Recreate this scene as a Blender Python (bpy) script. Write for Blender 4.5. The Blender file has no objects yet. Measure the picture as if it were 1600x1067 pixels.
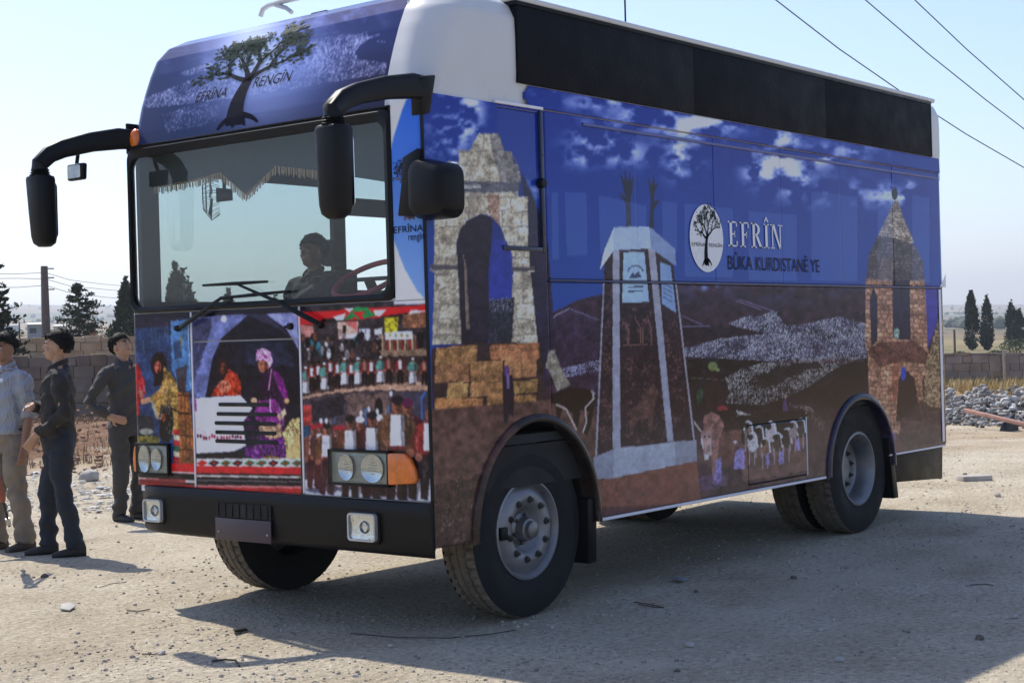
import bpy, bmesh, math, random
import numpy as np
from mathutils import Vector, Matrix
random.seed(7); RNG = np.random.default_rng(7)
sc = bpy.context.scene
COL = sc.collection

# ------------------------------------------------------------------ camera
CAM = np.array([-5.9191, -5.3172, 1.5700])
_yaw, _pit, _rol, FPX = 0.6774, -0.0020, -0.0284, 2403.965
_f = np.array([math.cos(_yaw)*math.cos(_pit), math.sin(_yaw)*math.cos(_pit), math.sin(_pit)])
_r0 = np.cross(_f, [0, 0, 1]); _r0 /= np.linalg.norm(_r0); _u0 = np.cross(_r0, _f)
_r = math.cos(_rol)*_r0 + math.sin(_rol)*_u0
_u = -math.sin(_rol)*_r0 + math.cos(_rol)*_u0
cd = bpy.data.cameras.new('camera'); cam = bpy.data.objects.new('camera', cd); COL.objects.link(cam)
cd.sensor_width = 36.0; cd.lens = 36.0*FPX/1600.0; cd.clip_end = 20000; cd.clip_start = 0.05
cam.matrix_world = Matrix(((_r[0], _u[0], -_f[0], CAM[0]), (_r[1], _u[1], -_f[1], CAM[1]),
                           (_r[2], _u[2], -_f[2], CAM[2]), (0, 0, 0, 1)))
sc.camera = cam

# ------------------------------------------------------------------ sky, sun, exposure
SUN_DIR = Vector((0.16, 0.74, 1.0)).normalized()
elev = math.asin(SUN_DIR.z); azim = math.atan2(SUN_DIR.x, SUN_DIR.y)
w = bpy.data.worlds.new('World'); sc.world = w; w.use_nodes = True
nt = w.node_tree
bg = nt.nodes.get('Background') or nt.nodes.new('ShaderNodeBackground')
sky = nt.nodes.new('ShaderNodeTexSky'); sky.sky_type = 'NISHITA'; sky.sun_disc = False
sky.sun_elevation = elev; sky.sun_rotation = azim
sky.air_density = 1.2; sky.dust_density = 1.0; sky.ozone_density = 5.0; sky.altitude = 400
tint = nt.nodes.new('ShaderNodeMix'); tint.data_type = 'RGBA'; tint.blend_type = 'MULTIPLY'; tint.inputs[0].default_value = 1.0
tint.inputs[7].default_value = (1.08, 0.975, 1.02, 1.0); nt.links.new(sky.outputs[0], tint.inputs[6]); nt.links.new(tint.outputs[2], bg.inputs[0]); bg.inputs[1].default_value = 0.118
sl = bpy.data.lights.new('sun', 'SUN'); so = bpy.data.objects.new('sun', sl); COL.objects.link(so)
sl.energy = 3.6; sl.angle = math.radians(0.55); sl.color = (1.0, 0.94, 0.83)
so.rotation_euler = SUN_DIR.to_track_quat('Z', 'Y').to_euler()
sc.view_settings.view_transform = 'Standard'; sc.view_settings.look = 'None'
sc.view_settings.exposure = 0.74; sc.view_settings.gamma = 1.0; sc.view_settings.use_curve_mapping = False
sc.cycles.use_denoising = True
sc.cycles.max_bounces = 8; sc.cycles.transparent_max_bounces = 16; sc.cycles.volume_bounces = 0
sc.cycles.caustics_reflective = False; sc.cycles.caustics_refractive = False

# ------------------------------------------------------------------ projection helpers (layout of prints and placement)
def ray(x, y):
    return _f + _r*((x-800)/FPX) + _u*((533.5-y)/FPX)
def on_side(x, y, Y=0.0):
    d = ray(x, y); t = (Y-CAM[1])/d[1]; return CAM + t*d
def on_front(x, y, X=0.0):
    d = ray(x, y); t = (X-CAM[0])/d[0]; return CAM + t*d
def on_ground(x, y, Z=0.0):
    d = ray(x, y); t = (Z-CAM[2])/d[2]; return CAM + t*d
def at_dist(x, y, D):
    d = ray(x, y); return CAM + d*(D/math.hypot(d[0], d[1]))
def to_px(P):
    P = np.asarray(P, float) - CAM
    z = P @ _f
    return 800+FPX*(P @ _r)/z, 533.5-FPX*(P @ _u)/z

# ------------------------------------------------------------------ colour helpers
def lin(c):
    c = np.asarray(c, float)/255.0
    return np.where(c <= 0.04045, c/12.92, ((c+0.055)/1.055)**2.4)
def rgb(*c): return tuple(float(v) for v in lin(c))

# ------------------------------------------------------------------ numpy noise
def _hash(ix, iy, seed):
    n = (ix.astype(np.int64)*374761393 + iy.astype(np.int64)*668265263 + seed*1442695041) & 0xffffffff
    n = ((n ^ (n >> 13))*1274126177) & 0xffffffff
    return ((n ^ (n >> 16)) & 0xffffff)/float(0xffffff)
def vnoise(x, y, seed=0):
    x = np.asarray(x, float); y = np.asarray(y, float)
    ix = np.floor(x); iy = np.floor(y); fx = x-ix; fy = y-iy
    fx = fx*fx*(3-2*fx); fy = fy*fy*(3-2*fy)
    a = _hash(ix, iy, seed); b = _hash(ix+1, iy, seed); c = _hash(ix, iy+1, seed); d = _hash(ix+1, iy+1, seed)
    return (a*(1-fx)+b*fx)*(1-fy) + (c*(1-fx)+d*fx)*fy
def fbm(x, y, seed=0, octv=4):
    s = 0; a = 0.5; t = 0
    for k in range(octv):
        s = s + a*vnoise(x*2**k, y*2**k, seed+k*17); t += a; a *= 0.5
    return s/t

# ------------------------------------------------------------------ materials
MATS = {}
def mat(name, col, rough=0.6, metal=0.0, var=0.12, scale=8.0, bump=0.0, bscale=40.0, coat=0.0, spec=0.5, attr=None, trans=0.0, dist=0.01, dust=0.0):
    if name in MATS: return MATS[name]
    m = bpy.data.materials.new(name); m.use_nodes = True; t = m.node_tree; t.nodes.clear()
    o = t.nodes.new('ShaderNodeOutputMaterial'); b = t.nodes.new('ShaderNodeBsdfPrincipled')
    t.links.new(b.outputs[0], o.inputs[0])
    tc = t.nodes.new('ShaderNodeTexCoord')
    n = t.nodes.new('ShaderNodeTexNoise'); n.inputs['Scale'].default_value = scale; n.inputs['Detail'].default_value = 6
    t.links.new(tc.outputs['Object'], n.inputs['Vector'])
    mr = t.nodes.new('ShaderNodeMapRange'); mr.inputs[1].default_value = 0.25; mr.inputs[2].default_value = 0.75
    mr.inputs[3].default_value = 1-var; mr.inputs[4].default_value = 1+var
    t.links.new(n.outputs[0], mr.inputs[0])
    mx = t.nodes.new('ShaderNodeMix'); mx.data_type = 'RGBA'; mx.blend_type = 'MULTIPLY'; mx.inputs[0].default_value = 1.0
    if attr:
        at = t.nodes.new('ShaderNodeAttribute'); at.attribute_name = attr; t.links.new(at.outputs['Color'], mx.inputs[6])
    else:
        mx.inputs[6].default_value = (*col, 1)
    t.links.new(mr.outputs[0], mx.inputs[7]); colour = mx.outputs[2]
    if dust:
        ge = t.nodes.new('ShaderNodeNewGeometry'); sp = t.nodes.new('ShaderNodeSeparateXYZ'); t.links.new(ge.outputs['Position'], sp.inputs[0])
        hz_ = t.nodes.new('ShaderNodeMapRange'); hz_.inputs[1].default_value = 1.0; hz_.inputs[2].default_value = .45; hz_.inputs[3].default_value = .04; hz_.inputs[4].default_value = 1.0; t.links.new(sp.outputs['Z'], hz_.inputs[0])
        nd_ = t.nodes.new('ShaderNodeTexNoise'); nd_.inputs['Scale'].default_value = 9; nd_.inputs['Detail'].default_value = 9; nd_.inputs['Roughness'].default_value = .72; t.links.new(ge.outputs['Position'], nd_.inputs['Vector'])
        md_ = t.nodes.new('ShaderNodeMapRange'); md_.inputs[1].default_value = .42; md_.inputs[2].default_value = .70; md_.inputs[4].default_value = dust; t.links.new(nd_.outputs[0], md_.inputs[0])
        mm_ = t.nodes.new('ShaderNodeMath'); mm_.operation = 'MULTIPLY'; t.links.new(hz_.outputs[0], mm_.inputs[0]); t.links.new(md_.outputs[0], mm_.inputs[1])
        dm_ = t.nodes.new('ShaderNodeMix'); dm_.data_type = 'RGBA'; t.links.new(mm_.outputs[0], dm_.inputs[0]); t.links.new(colour, dm_.inputs[6]); dm_.inputs[7].default_value = (.36, .29, .22, 1); colour = dm_.outputs[2]
    t.links.new(colour, b.inputs['Base Color'])
    b.inputs['Roughness'].default_value = rough; b.inputs['Metallic'].default_value = metal
    b.inputs['Specular IOR Level'].default_value = spec
    if coat: b.inputs['Coat Weight'].default_value = coat; b.inputs['Coat Roughness'].default_value = 0.06
    if trans: b.inputs['Transmission Weight'].default_value = trans
    if bump:
        n2 = t.nodes.new('ShaderNodeTexNoise'); n2.inputs['Scale'].default_value = bscale; n2.inputs['Detail'].default_value = 5
        t.links.new(tc.outputs['Object'], n2.inputs['Vector'])
        bp = t.nodes.new('ShaderNodeBump'); bp.inputs['Strength'].default_value = bump; bp.inputs['Distance'].default_value = dist
        t.links.new(n2.outputs[0], bp.inputs['Height']); t.links.new(bp.outputs[0], b.inputs['Normal'])
    rr = t.nodes.new('ShaderNodeMapRange'); rr.inputs[1].default_value = 0.3; rr.inputs[2].default_value = 0.7
    rr.inputs[3].default_value = max(0.02, rough*0.8); rr.inputs[4].default_value = min(1, rough*1.2)
    t.links.new(n.outputs[0], rr.inputs[0]); t.links.new(rr.outputs[0], b.inputs['Roughness'])
    MATS[name] = m
    return m
def glass_mat(name, tint, ior=1.5, rough=0.0, refl=1.0, bump=0.0, bscale=3.0, dust=0.0):
    if name in MATS: return MATS[name]
    m = bpy.data.materials.new(name); m.use_nodes = True; t = m.node_tree; t.nodes.clear()
    o = t.nodes.new('ShaderNodeOutputMaterial'); mx = t.nodes.new('ShaderNodeMixShader')
    tr = t.nodes.new('ShaderNodeBsdfTransparent'); tr.inputs[0].default_value = (*tint, 1)
    gl = t.nodes.new('ShaderNodeBsdfGlossy'); gl.inputs['Roughness'].default_value = rough
    gl.inputs[0].default_value = (refl, refl, refl, 1)
    lw = t.nodes.new('ShaderNodeLayerWeight'); lw.inputs[0].default_value = 0.5
    pw = t.nodes.new('ShaderNodeMath'); pw.operation = 'POWER'; pw.inputs[1].default_value = 5.0; t.links.new(lw.outputs['Facing'], pw.inputs[0])
    fr = t.nodes.new('ShaderNodeMapRange'); fr.inputs[3].default_value = ((ior-1)/(ior+1))**2*1.05; fr.inputs[4].default_value = 1.0; t.links.new(pw.outputs[0], fr.inputs[0])
    t.links.new(fr.outputs[0], mx.inputs[0]); t.links.new(tr.outputs[0], mx.inputs[1]); t.links.new(gl.outputs[0], mx.inputs[2])
    if bump:
        n2 = t.nodes.new('ShaderNodeTexNoise'); n2.inputs['Scale'].default_value = bscale
        tc = t.nodes.new('ShaderNodeTexCoord'); t.links.new(tc.outputs['Object'], n2.inputs['Vector'])
        bp = t.nodes.new('ShaderNodeBump'); bp.inputs['Strength'].default_value = bump; bp.inputs['Distance'].default_value = 0.02
        t.links.new(n2.outputs[0], bp.inputs['Height']); t.links.new(bp.outputs[0], gl.inputs['Normal'])
    if dust:
        df = t.nodes.new('ShaderNodeBsdfDiffuse'); df.inputs[0].default_value = (.55, .52, .47, 1); m2 = t.nodes.new('ShaderNodeMixShader')
        tc2 = t.nodes.new('ShaderNodeTexCoord'); n3 = t.nodes.new('ShaderNodeTexNoise'); n3.inputs['Scale'].default_value = 2.2; n3.inputs['Detail'].default_value = 8; n3.inputs['Roughness'].default_value = .7
        mr3 = t.nodes.new('ShaderNodeMapRange'); mr3.inputs[1].default_value = .38; mr3.inputs[2].default_value = .75; mr3.inputs[3].default_value = dust*.25; mr3.inputs[4].default_value = dust
        t.links.new(tc2.outputs['Object'], n3.inputs['Vector']); t.links.new(n3.outputs[0], mr3.inputs[0]); t.links.new(mr3.outputs[0], m2.inputs[0])
        t.links.new(mx.outputs[0], m2.inputs[1]); t.links.new(df.outputs[0], m2.inputs[2]); mx = m2
    t.links.new(mx.outputs[0], o.inputs[0])
    MATS[name] = m
    return m

# ------------------------------------------------------------------ mesh builder
class MB:
    def __init__(s): s.v = []; s.f = []
    def add(s, vs, fs):
        k = len(s.v); s.v.extend([tuple(map(float, q)) for q in vs]); s.f.extend([tuple(k+i for i in q) for q in fs]); return s
    def box(s, a, b):
        (x0, y0, z0), (x1, y1, z1) = a, b
        return s.add([(x0,y0,z0),(x1,y0,z0),(x1,y1,z0),(x0,y1,z0),(x0,y0,z1),(x1,y0,z1),(x1,y1,z1),(x0,y1,z1)],
                     [(0,3,2,1),(4,5,6,7),(0,1,5,4),(1,2,6,5),(2,3,7,6),(3,0,4,7)])
    def hexa(s, eight):
        return s.add(eight, [(0,3,2,1),(4,5,6,7),(0,1,5,4),(1,2,6,5),(2,3,7,6),(3,0,4,7)])
    def tube(s, pts, rad, n=10, cap=True, flat=None, up=None, sq=1.0):
        P = [Vector(q) for q in pts]; R = rad if hasattr(rad, '__len__') else [rad]*len(P)
        vs = []; ref = Vector(up) if up else None
        for i, c in enumerate(P):
            t = (P[min(i+1, len(P)-1)] - P[max(i-1, 0)]).normalized()
            if ref is None:
                ref = Vector((0, 0, 1)) if abs(t.z) < 0.9 else Vector((1, 0, 0))
            a = (ref - t*ref.dot(t))
            if a.length < 1e-5: a = t.orthogonal()
            a.normalize(); b = t.cross(a)
            if not up: ref = a
            ra = R[i]; rb = ra
            if hasattr(ra, '__len__'): ra, rb = ra
            elif flat: rb = ra*flat
            for k in range(n):
                an = 2*math.pi*k/n; ca, sa = math.cos(an), math.sin(an)
                if sq != 1.0: ca, sa = math.copysign(abs(ca)**sq, ca), math.copysign(abs(sa)**sq, sa)
                vs.append(c + a*ca*ra + b*sa*rb)
        fs = []
        for i in range(len(P)-1):
            for k in range(n):
                fs.append((i*n+k, i*n+(k+1) % n, (i+1)*n+(k+1) % n, (i+1)*n+k))
        if cap:
            fs.append(tuple(range(n-1, -1, -1))); fs.append(tuple((len(P)-1)*n+k for k in range(n)))
        return s.add(vs, fs)
    def lathe(s, prof, c, axis='Y', n=48, close=False, mod=None):
        """prof: (offset along axis, radius)"""
        vs = []
        for k in range(n):
            an = 2*math.pi*k/n
            for j, (o, r) in enumerate(prof):
                rr = r if mod is None else mod(k, j, r)
                if axis == 'Y': vs.append((c[0]+rr*math.cos(an), c[1]+o, c[2]+rr*math.sin(an)))
                elif axis == 'X': vs.append((c[0]+o, c[1]+rr*math.cos(an), c[2]+rr*math.sin(an)))
                else: vs.append((c[0]+rr*math.cos(an), c[1]+rr*math.sin(an), c[2]+o))
        m = len(prof); fs = []
        for k in range(n):
            k2 = (k+1) % n
            for j in range(m-1 if not close else m):
                j2 = (j+1) % m
                fs.append((k*m+j, k2*m+j, k2*m+j2, k*m+j2))
        return s.add(vs, fs)
    def prism(s, poly, fn, d0, d1):
        """poly in 2D, fn(u,v,d)->3D"""
        n = len(poly)
        vs = [fn(u, v, d0) for u, v in poly] + [fn(u, v, d1) for u, v in poly]
        fs = [tuple(range(n)), tuple(range(2*n-1, n-1, -1))]
        fs += [(i, n+i, n+(i+1) % n, (i+1) % n) for i in range(n)]
        return s.add(vs, fs)
    def blob(s, c, r, n=10, m=7):
        vs = []; fs = []
        rx, ry, rz = r if hasattr(r, '__len__') else (r, r, r)
        for i in range(m+1):
            th = math.pi*i/m
            for k in range(n):
                an = 2*math.pi*k/n
                vs.append((c[0]+rx*math.sin(th)*math.cos(an), c[1]+ry*math.sin(th)*math.sin(an), c[2]+rz*math.cos(th)))
        for i in range(m):
            for k in range(n): fs.append((i*n+k, (i+1)*n+k, (i+1)*n+(k+1) % n, i*n+(k+1) % n))
        return s.add(vs, fs)
    def mesh(s, name, bevel=0.0, segs=2, fix=True):
        me = bpy.data.meshes.new(name); me.from_pydata(s.v, [], s.f)
        if bevel or fix:
            bm = bmesh.new(); bm.from_mesh(me)
            bmesh.ops.remove_doubles(bm, verts=bm.verts, dist=1e-5)
            if fix: bmesh.ops.recalc_face_normals(bm, faces=bm.faces)
            if bevel:
                es = [e for e in bm.edges if len(e.link_faces) == 2 and e.calc_face_angle(0) > 0.6]
                bmesh.ops.bevel(bm, geom=es, offset=bevel, segments=segs, affect='EDGES', profile=0.5, clamp_overlap=True)
            bm.to_mesh(me); bm.free()
        return me
    def build(s, name, m, parent=None, bevel=0.0, segs=2, smooth=None, fix=True):
        return link(name, s.mesh(name, bevel, segs, fix), m, parent, smooth if smooth is not None else bool(bevel))
def link(name, me, m, parent=None, smooth=False):
    o = bpy.data.objects.new(name, me); COL.objects.link(o)
    if m is not None and not me.materials: me.materials.append(m)
    if smooth:
        me.polygons.foreach_set('use_smooth', np.ones(len(me.polygons), bool))
        try: me.set_sharp_from_angle(angle=math.radians(42))
        except Exception: pass
    if parent is not None: o.parent = parent
    return o
def thing(name, label, cat, loc=(0, 0, 0), rz=0.0, group=None):
    o = bpy.data.objects.new(name, None); COL.objects.link(o); o.empty_display_size = 0.1
    o.location = loc; o.rotation_euler = (0, 0, rz); return tag(o, label, cat, group)
def tag(o, label, cat, group=None):
    o['label'] = label; o['category'] = cat; o['kind'] = 'thing'
    if group: o['group'] = group
    return o
def structure(o): o['kind'] = 'structure'; return o
def empty(name, parent, loc=(0, 0, 0)):
    o = bpy.data.objects.new(name, None); COL.objects.link(o); o.location = loc; o.parent = parent; return o
def grid_mesh(name, P, colors=None, keep=None, flange=None):
    """P: (n,m,3) vertex grid; colours (n,m,3) linear; keep (n-1,m-1) bool; flange: vector along which a short turned-in edge is added"""
    n, m, _ = P.shape
    idx = np.arange(n*m).reshape(n, m)
    q = np.stack([idx[:-1, :-1], idx[1:, :-1], idx[1:, 1:], idx[:-1, 1:]], -1)
    q = q[keep] if keep is not None else q.reshape(-1, 4)
    V = P.reshape(-1, 3); C = colors.reshape(-1, 3) if colors is not None else None
    if flange is not None:
        ring = np.concatenate([idx[:, 0], idx[-1, 1:], idx[-2::-1, -1], idx[0, -2:0:-1]])
        k0 = len(V); V = np.vstack([V, V[ring]+np.asarray(flange)])
        if C is not None: C = np.vstack([C, C[ring]])
        L = len(ring); a = np.arange(L); b = (a+1) % L
        fl = np.stack([ring[a], k0+a, k0+b, ring[b]], -1)
        if keep is None: q = np.vstack([q, fl])
        else:
            used = np.zeros(len(V), bool); used[q.ravel()] = True
            fl = fl[used[fl[:, 0]] & used[fl[:, 3]]]; q = np.vstack([q, fl])
    me = bpy.data.meshes.new(name)
    me.vertices.add(len(V)); me.vertices.foreach_set('co', V.ravel().astype(np.float32))
    me.loops.add(len(q)*4); me.loops.foreach_set('vertex_index', q.ravel().astype(np.int32))
    me.polygons.add(len(q)); me.polygons.foreach_set('loop_start', np.arange(0, len(q)*4, 4, dtype=np.int32))
    me.polygons.foreach_set('use_smooth', np.ones(len(q), bool))
    if C is not None:
        at = me.color_attributes.new('print', 'FLOAT_COLOR', 'POINT')
        at.data.foreach_set('color', np.hstack([C, np.ones((len(C), 1))]).ravel().astype(np.float32))
    me.update(calc_edges=True); me.validate()
    return me
def flat_mesh(name, polys, fn):
    """polygons in 2D mapped by fn(u,v)->3D"""
    me = bpy.data.meshes.new(name); vs = []; fs = []
    for p in polys:
        k = len(vs); vs += [tuple(map(float, fn(u, v))) for u, v in p]; fs.append(tuple(range(k, k+len(p))))
    me.from_pydata(vs, [], fs); me.update(); return me
def text_mesh(body, fn, x0, y0, width, height, shear=0.0, space=1.0):
    cu = bpy.data.curves.new('lettering', 'FONT'); cu.body = body; cu.size = 1.0; cu.shear = shear; cu.space_character = space
    cu.resolution_u = 4
    o = bpy.data.objects.new('lettering', cu); COL.objects.link(o)
    dg = bpy.context.evaluated_depsgraph_get(); me = bpy.data.meshes.new_from_object(o.evaluated_get(dg))
    bpy.data.objects.remove(o); bpy.data.curves.remove(cu)
    n = len(me.vertices); co = np.zeros(n*3); me.vertices.foreach_get('co', co); co = co.reshape(-1, 3)
    a = co.min(0); b = co.max(0)
    u = x0+(co[:, 0]-a[0])/(b[0]-a[0])*width; v = y0+(co[:, 1]-min(0, a[1])*0)/(b[1])*height
    for i in range(n): me.vertices[i].co = fn(u[i], v[i])
    me.update(); return me

# ================================================================== terrain
_kr = np.log(np.array([1., 20, 36, 60, 150, 400, 1000, 2000, 3400, 3900]))
_hl = np.array([0, 0, .0, .35, 1.6, 5.6, 14, 46, 106, 70.]); _hr = np.array([0, 0, -.25, -.62, -.95, -1.0, 1.2, 13, 41, 30.])
def terrain(x, y):
    dx = np.asarray(x)-CAM[0]; dy = np.asarray(y)-CAM[1]; r = np.hypot(dx, dy)
    fwd = dx*math.cos(_yaw)+dy*math.sin(_yaw); rt = dx*math.sin(_yaw)-dy*math.cos(_yaw)
    t = np.clip((np.arctan2(rt, fwd)+.34)/.68, 0, 1); lr = np.log(np.maximum(r, 1.0))
    h = np.interp(lr, _kr, _hl)*(1-t)+np.interp(lr, _kr, _hr)*t
    far = np.clip((r-900)/2200, 0, 1)
    h = h + far*9*(fbm(x*.0011, y*.0011, 41, 3)-.5)
    w_ = np.clip((r-13)/14, 0, 1)
    h = h + w_*.10*(fbm(x*.35, y*.35, 6, 3)-.5) + .020*(fbm(x*1.1, y*1.1, 2, 3)-.5)*np.clip((r-3)/5, 0, 1)
    # earth bank with dry weeds behind the standing men
    bx, by = 9.2, 15.6; h = h + .42*np.exp(-(((x-bx)*.79+(y-by)*.62)/2.6)**2-(((x-bx)*.62-(y-by)*.79)/4.4)**2)
    return h
nr, na = 250, 900
rad = np.concatenate([[0.02], np.geomspace(.8, 3900, nr-1)])
# finer wedges where the camera looks
az = np.concatenate([np.linspace(_yaw-.42, _yaw+.42, 620), np.linspace(_yaw+.42, _yaw-.42+2*math.pi, na-620+2)[1:-1]])
A, Rr_ = np.meshgrid(np.concatenate([az, az[:1]]), rad, indexing='ij')
gx, gy = CAM[0]+Rr_*np.cos(A), CAM[1]+Rr_*np.sin(A)
gP = np.stack([gx, gy, terrain(gx, gy)], -1)
gm = bpy.data.materials.new('dry_ground'); gm.use_nodes = True; t = gm.node_tree; N = t.nodes; L = t.links; N.clear()
def nd(kind, **kw):
    n = N.new(kind)
    for k, v in kw.items():
        if k in n.inputs: n.inputs[k].default_value = v
        else: setattr(n, k, v)
    return n
out = nd('ShaderNodeOutputMaterial'); pb = nd('ShaderNodeBsdfPrincipled'); pb.inputs['Roughness'].default_value = .95; pb.inputs['Specular IOR Level'].default_value = .15
L.new(pb.outputs[0], out.inputs[0]); geo = nd('ShaderNodeNewGeometry')
def noise(scale, detail=5, rough=.6, src=None):
    n = nd('ShaderNodeTexNoise'); n.inputs['Scale'].default_value = scale; n.inputs['Detail'].default_value = detail; n.inputs['Roughness'].default_value = rough
    L.new(src or geo.outputs['Position'], n.inputs['Vector']); return n.outputs[0]
def ramp(src, stops):
    r = nd('ShaderNodeValToRGB'); e = r.color_ramp.elements
    while len(e) > 1: e.remove(e[0])
    e[0].position = stops[0][0]; e[0].color = (*stops[0][1], 1)
    for p, c in stops[1:]: q = e.new(p); q.color = (*c, 1)
    L.new(src, r.inputs[0]); return r.outputs[0]
def mix(f, a, b, mode='MIX'):
    m = nd('ShaderNodeMix'); m.data_type = 'RGBA'; m.blend_type = mode
    if isinstance(f, float): m.inputs[0].default_value = f
    else: L.new(f, m.inputs[0])
    for i, v in ((6, a), (7, b)):
        if isinstance(v, tuple): m.inputs[i].default_value = (*v, 1)
        else: L.new(v, m.inputs[i])
    return m.outputs[2]
def mrange(src, a, b, c=0., d=1.):
    m = nd('ShaderNodeMapRange'); L.new(src, m.inputs[0])
    for i, v in enumerate((a, b, c, d)): m.inputs[i+1].default_value = v
    return m.outputs[0]
# near: pale limestone gravel and dust with brown earthy patches
base = ramp(noise(.9, 8, .65), [(.30, (.40, .335, .240)), (.48, (.525, .455, .345)), (.62, (.60, .535, .42)), (.75, (.47, .37, .25))])
fine = ramp(noise(26, 6, .7), [(.28, (.38, .35, .32)), (.43, (.80, .79, .77)), (.58, (1.08, 1.07, 1.05)), (.74, (1.50, 1.48, 1.44))])
near = mix(.9, base, fine, 'MULTIPLY')
vor = nd('ShaderNodeTexVoronoi'); vor.inputs['Scale'].default_value = 34; L.new(geo.outputs['Position'], vor.inputs['Vector'])
peb = mrange(vor.outputs['Distance'], .10, .24, 1., 0.); pmask = nd('ShaderNodeMath', operation='MULTIPLY'); L.new(peb, pmask.inputs[0]); L.new(mrange(noise(2.3, 3), .46, .62), pmask.inputs[1])
near = mix(pmask.outputs[0], near, mix(.5, vor.outputs['Color'], (.40, .36, .31), 'MIX') if False else (.64, .58, .50))
vor2 = nd('ShaderNodeTexVoronoi'); vor2.inputs['Scale'].default_value = 13; L.new(geo.outputs['Position'], vor2.inputs['Vector'])
dk = nd('ShaderNodeMath', operation='MULTIPLY'); L.new(mrange(vor2.outputs['Distance'], .08, .16, 1., 0.), dk.inputs[0]); L.new(mrange(noise(1.1, 3), .5, .6), dk.inputs[1])
near = mix(dk.outputs[0], near, (.19, .15, .11))
# faint compacted tyre tracks running past the bus
sx_ = nd('ShaderNodeSeparateXYZ'); L.new(geo.outputs['Position'], sx_.inputs[0])
wob_ = mrange(noise(.35, 3), .3, .7, -.35, .35)
for yc_ in (-.85, -2.75, 3.9, 5.6):
    dy_ = nd('ShaderNodeMath', operation='ADD'); L.new(sx_.outputs['Y'], dy_.inputs[0]); L.new(wob_, dy_.inputs[1])
    d2_ = nd('ShaderNodeMath', operation='SUBTRACT'); L.new(dy_.outputs[0], d2_.inputs[0]); d2_.inputs[1].default_value = yc_
    ab_ = nd('ShaderNodeMath', operation='ABSOLUTE'); L.new(d2_.outputs[0], ab_.inputs[0])
    tm_ = nd('ShaderNodeMath', operation='MULTIPLY'); L.new(mrange(ab_.outputs[0], .10, .24, .55, 0.), tm_.inputs[0]); L.new(mrange(noise(1.6, 5), .36, .60), tm_.inputs[1])
    near = mix(tm_.outputs[0], near, (.60, .52, .40))
# distance bands
vs_ = nd('ShaderNodeVectorMath', operation='DISTANCE'); L.new(geo.outputs['Position'], vs_.inputs[0]); vs_.inputs[1].default_value = tuple(CAM)
dist = vs_.outputs['Value']
dry = ramp(noise(.8, 6, .7), [(.3, (.23, .14, .08)), (.5, (.34, .23, .13)), (.66, (.44, .34, .19)), (.8, (.26, .23, .12))])
nn = nd('ShaderNodeMath', operation='ADD'); L.new(dist, nn.inputs[0]); L.new(mrange(noise(.25, 4), .3, .7, -7., 7.), nn.inputs[1])
col = mix(mrange(nn.outputs[0], 21, 30), near, dry)
bk_ = nd('ShaderNodeVectorMath', operation='DISTANCE'); L.new(geo.outputs['Position'], bk_.inputs[0]); bk_.inputs[1].default_value = (11.0, 18.5, 0)
ba_ = nd('ShaderNodeMath', operation='ADD'); L.new(bk_.outputs['Value'], ba_.inputs[0]); L.new(mrange(noise(.6, 5), .3, .7, -2.2, 2.2), ba_.inputs[1])
earth = ramp(noise(2.2, 7, .7), [(.3, (.13, .072, .042)), (.5, (.22, .125, .075)), (.62, (.30, .19, .115)), (.75, (.40, .30, .19))])
col = mix(mrange(ba_.outputs[0], 7.6, 6.4), col, earth)
mp = nd('ShaderNodeMapping'); mp.inputs['Rotation'].default_value = (0, 0, .25); mp.inputs['Scale'].default_value = (.006, .0022, 0); L.new(geo.outputs['Position'], mp.inputs['Vector'])
fld = nd('ShaderNodeTexVoronoi'); fld.inputs['Scale'].default_value = 1.0; L.new(mp.outputs[0], fld.inputs['Vector'])
fsep = nd('ShaderNodeSeparateColor'); L.new(fld.outputs['Color'], fsep.inputs[0])
fields = ramp(fsep.outputs[0], [(.0, (.30, .20, .14)), (.3, (.34, .26, .16)), (.5, (.20, .17, .09)), (.62, (.38, .30, .20)), (.8, (.13, .14, .075)), (1., (.26, .17, .12))])
fields = mix(.6, fields, ramp(noise(.03, 6, .65), [(.35, (.45, .5, .4)), (.55, (1., 1., 1.)), (.7, (1.15, 1.1, 1.05))]), 'MULTIPLY')
trees_ = mrange(noise(.009, 7, .7), .53, .60); fields = mix(trees_, fields, (.035, .05, .030))
col = mix(mrange(dist, 60, 110), col, fields)
L.new(col, pb.inputs['Base Color'])
hh_ = nd('ShaderNodeMath', operation='ADD'); L.new(noise(26, 6, .7), hh_.inputs[0]); L.new(pmask.outputs[0], hh_.inputs[1])
h2 = nd('ShaderNodeMath', operation='ADD'); L.new(hh_.outputs[0], h2.inputs[0]); L.new(noise(6, 4), h2.inputs[1])
bu = nd('ShaderNodeBump'); bu.inputs['Strength'].default_value = .9; bu.inputs['Distance'].default_value = .05; L.new(h2.outputs[0], bu.inputs['Height']); L.new(bu.outputs[0], pb.inputs['Normal'])
ground = link('ground', grid_mesh('ground', gP), gm); structure(ground)

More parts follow.
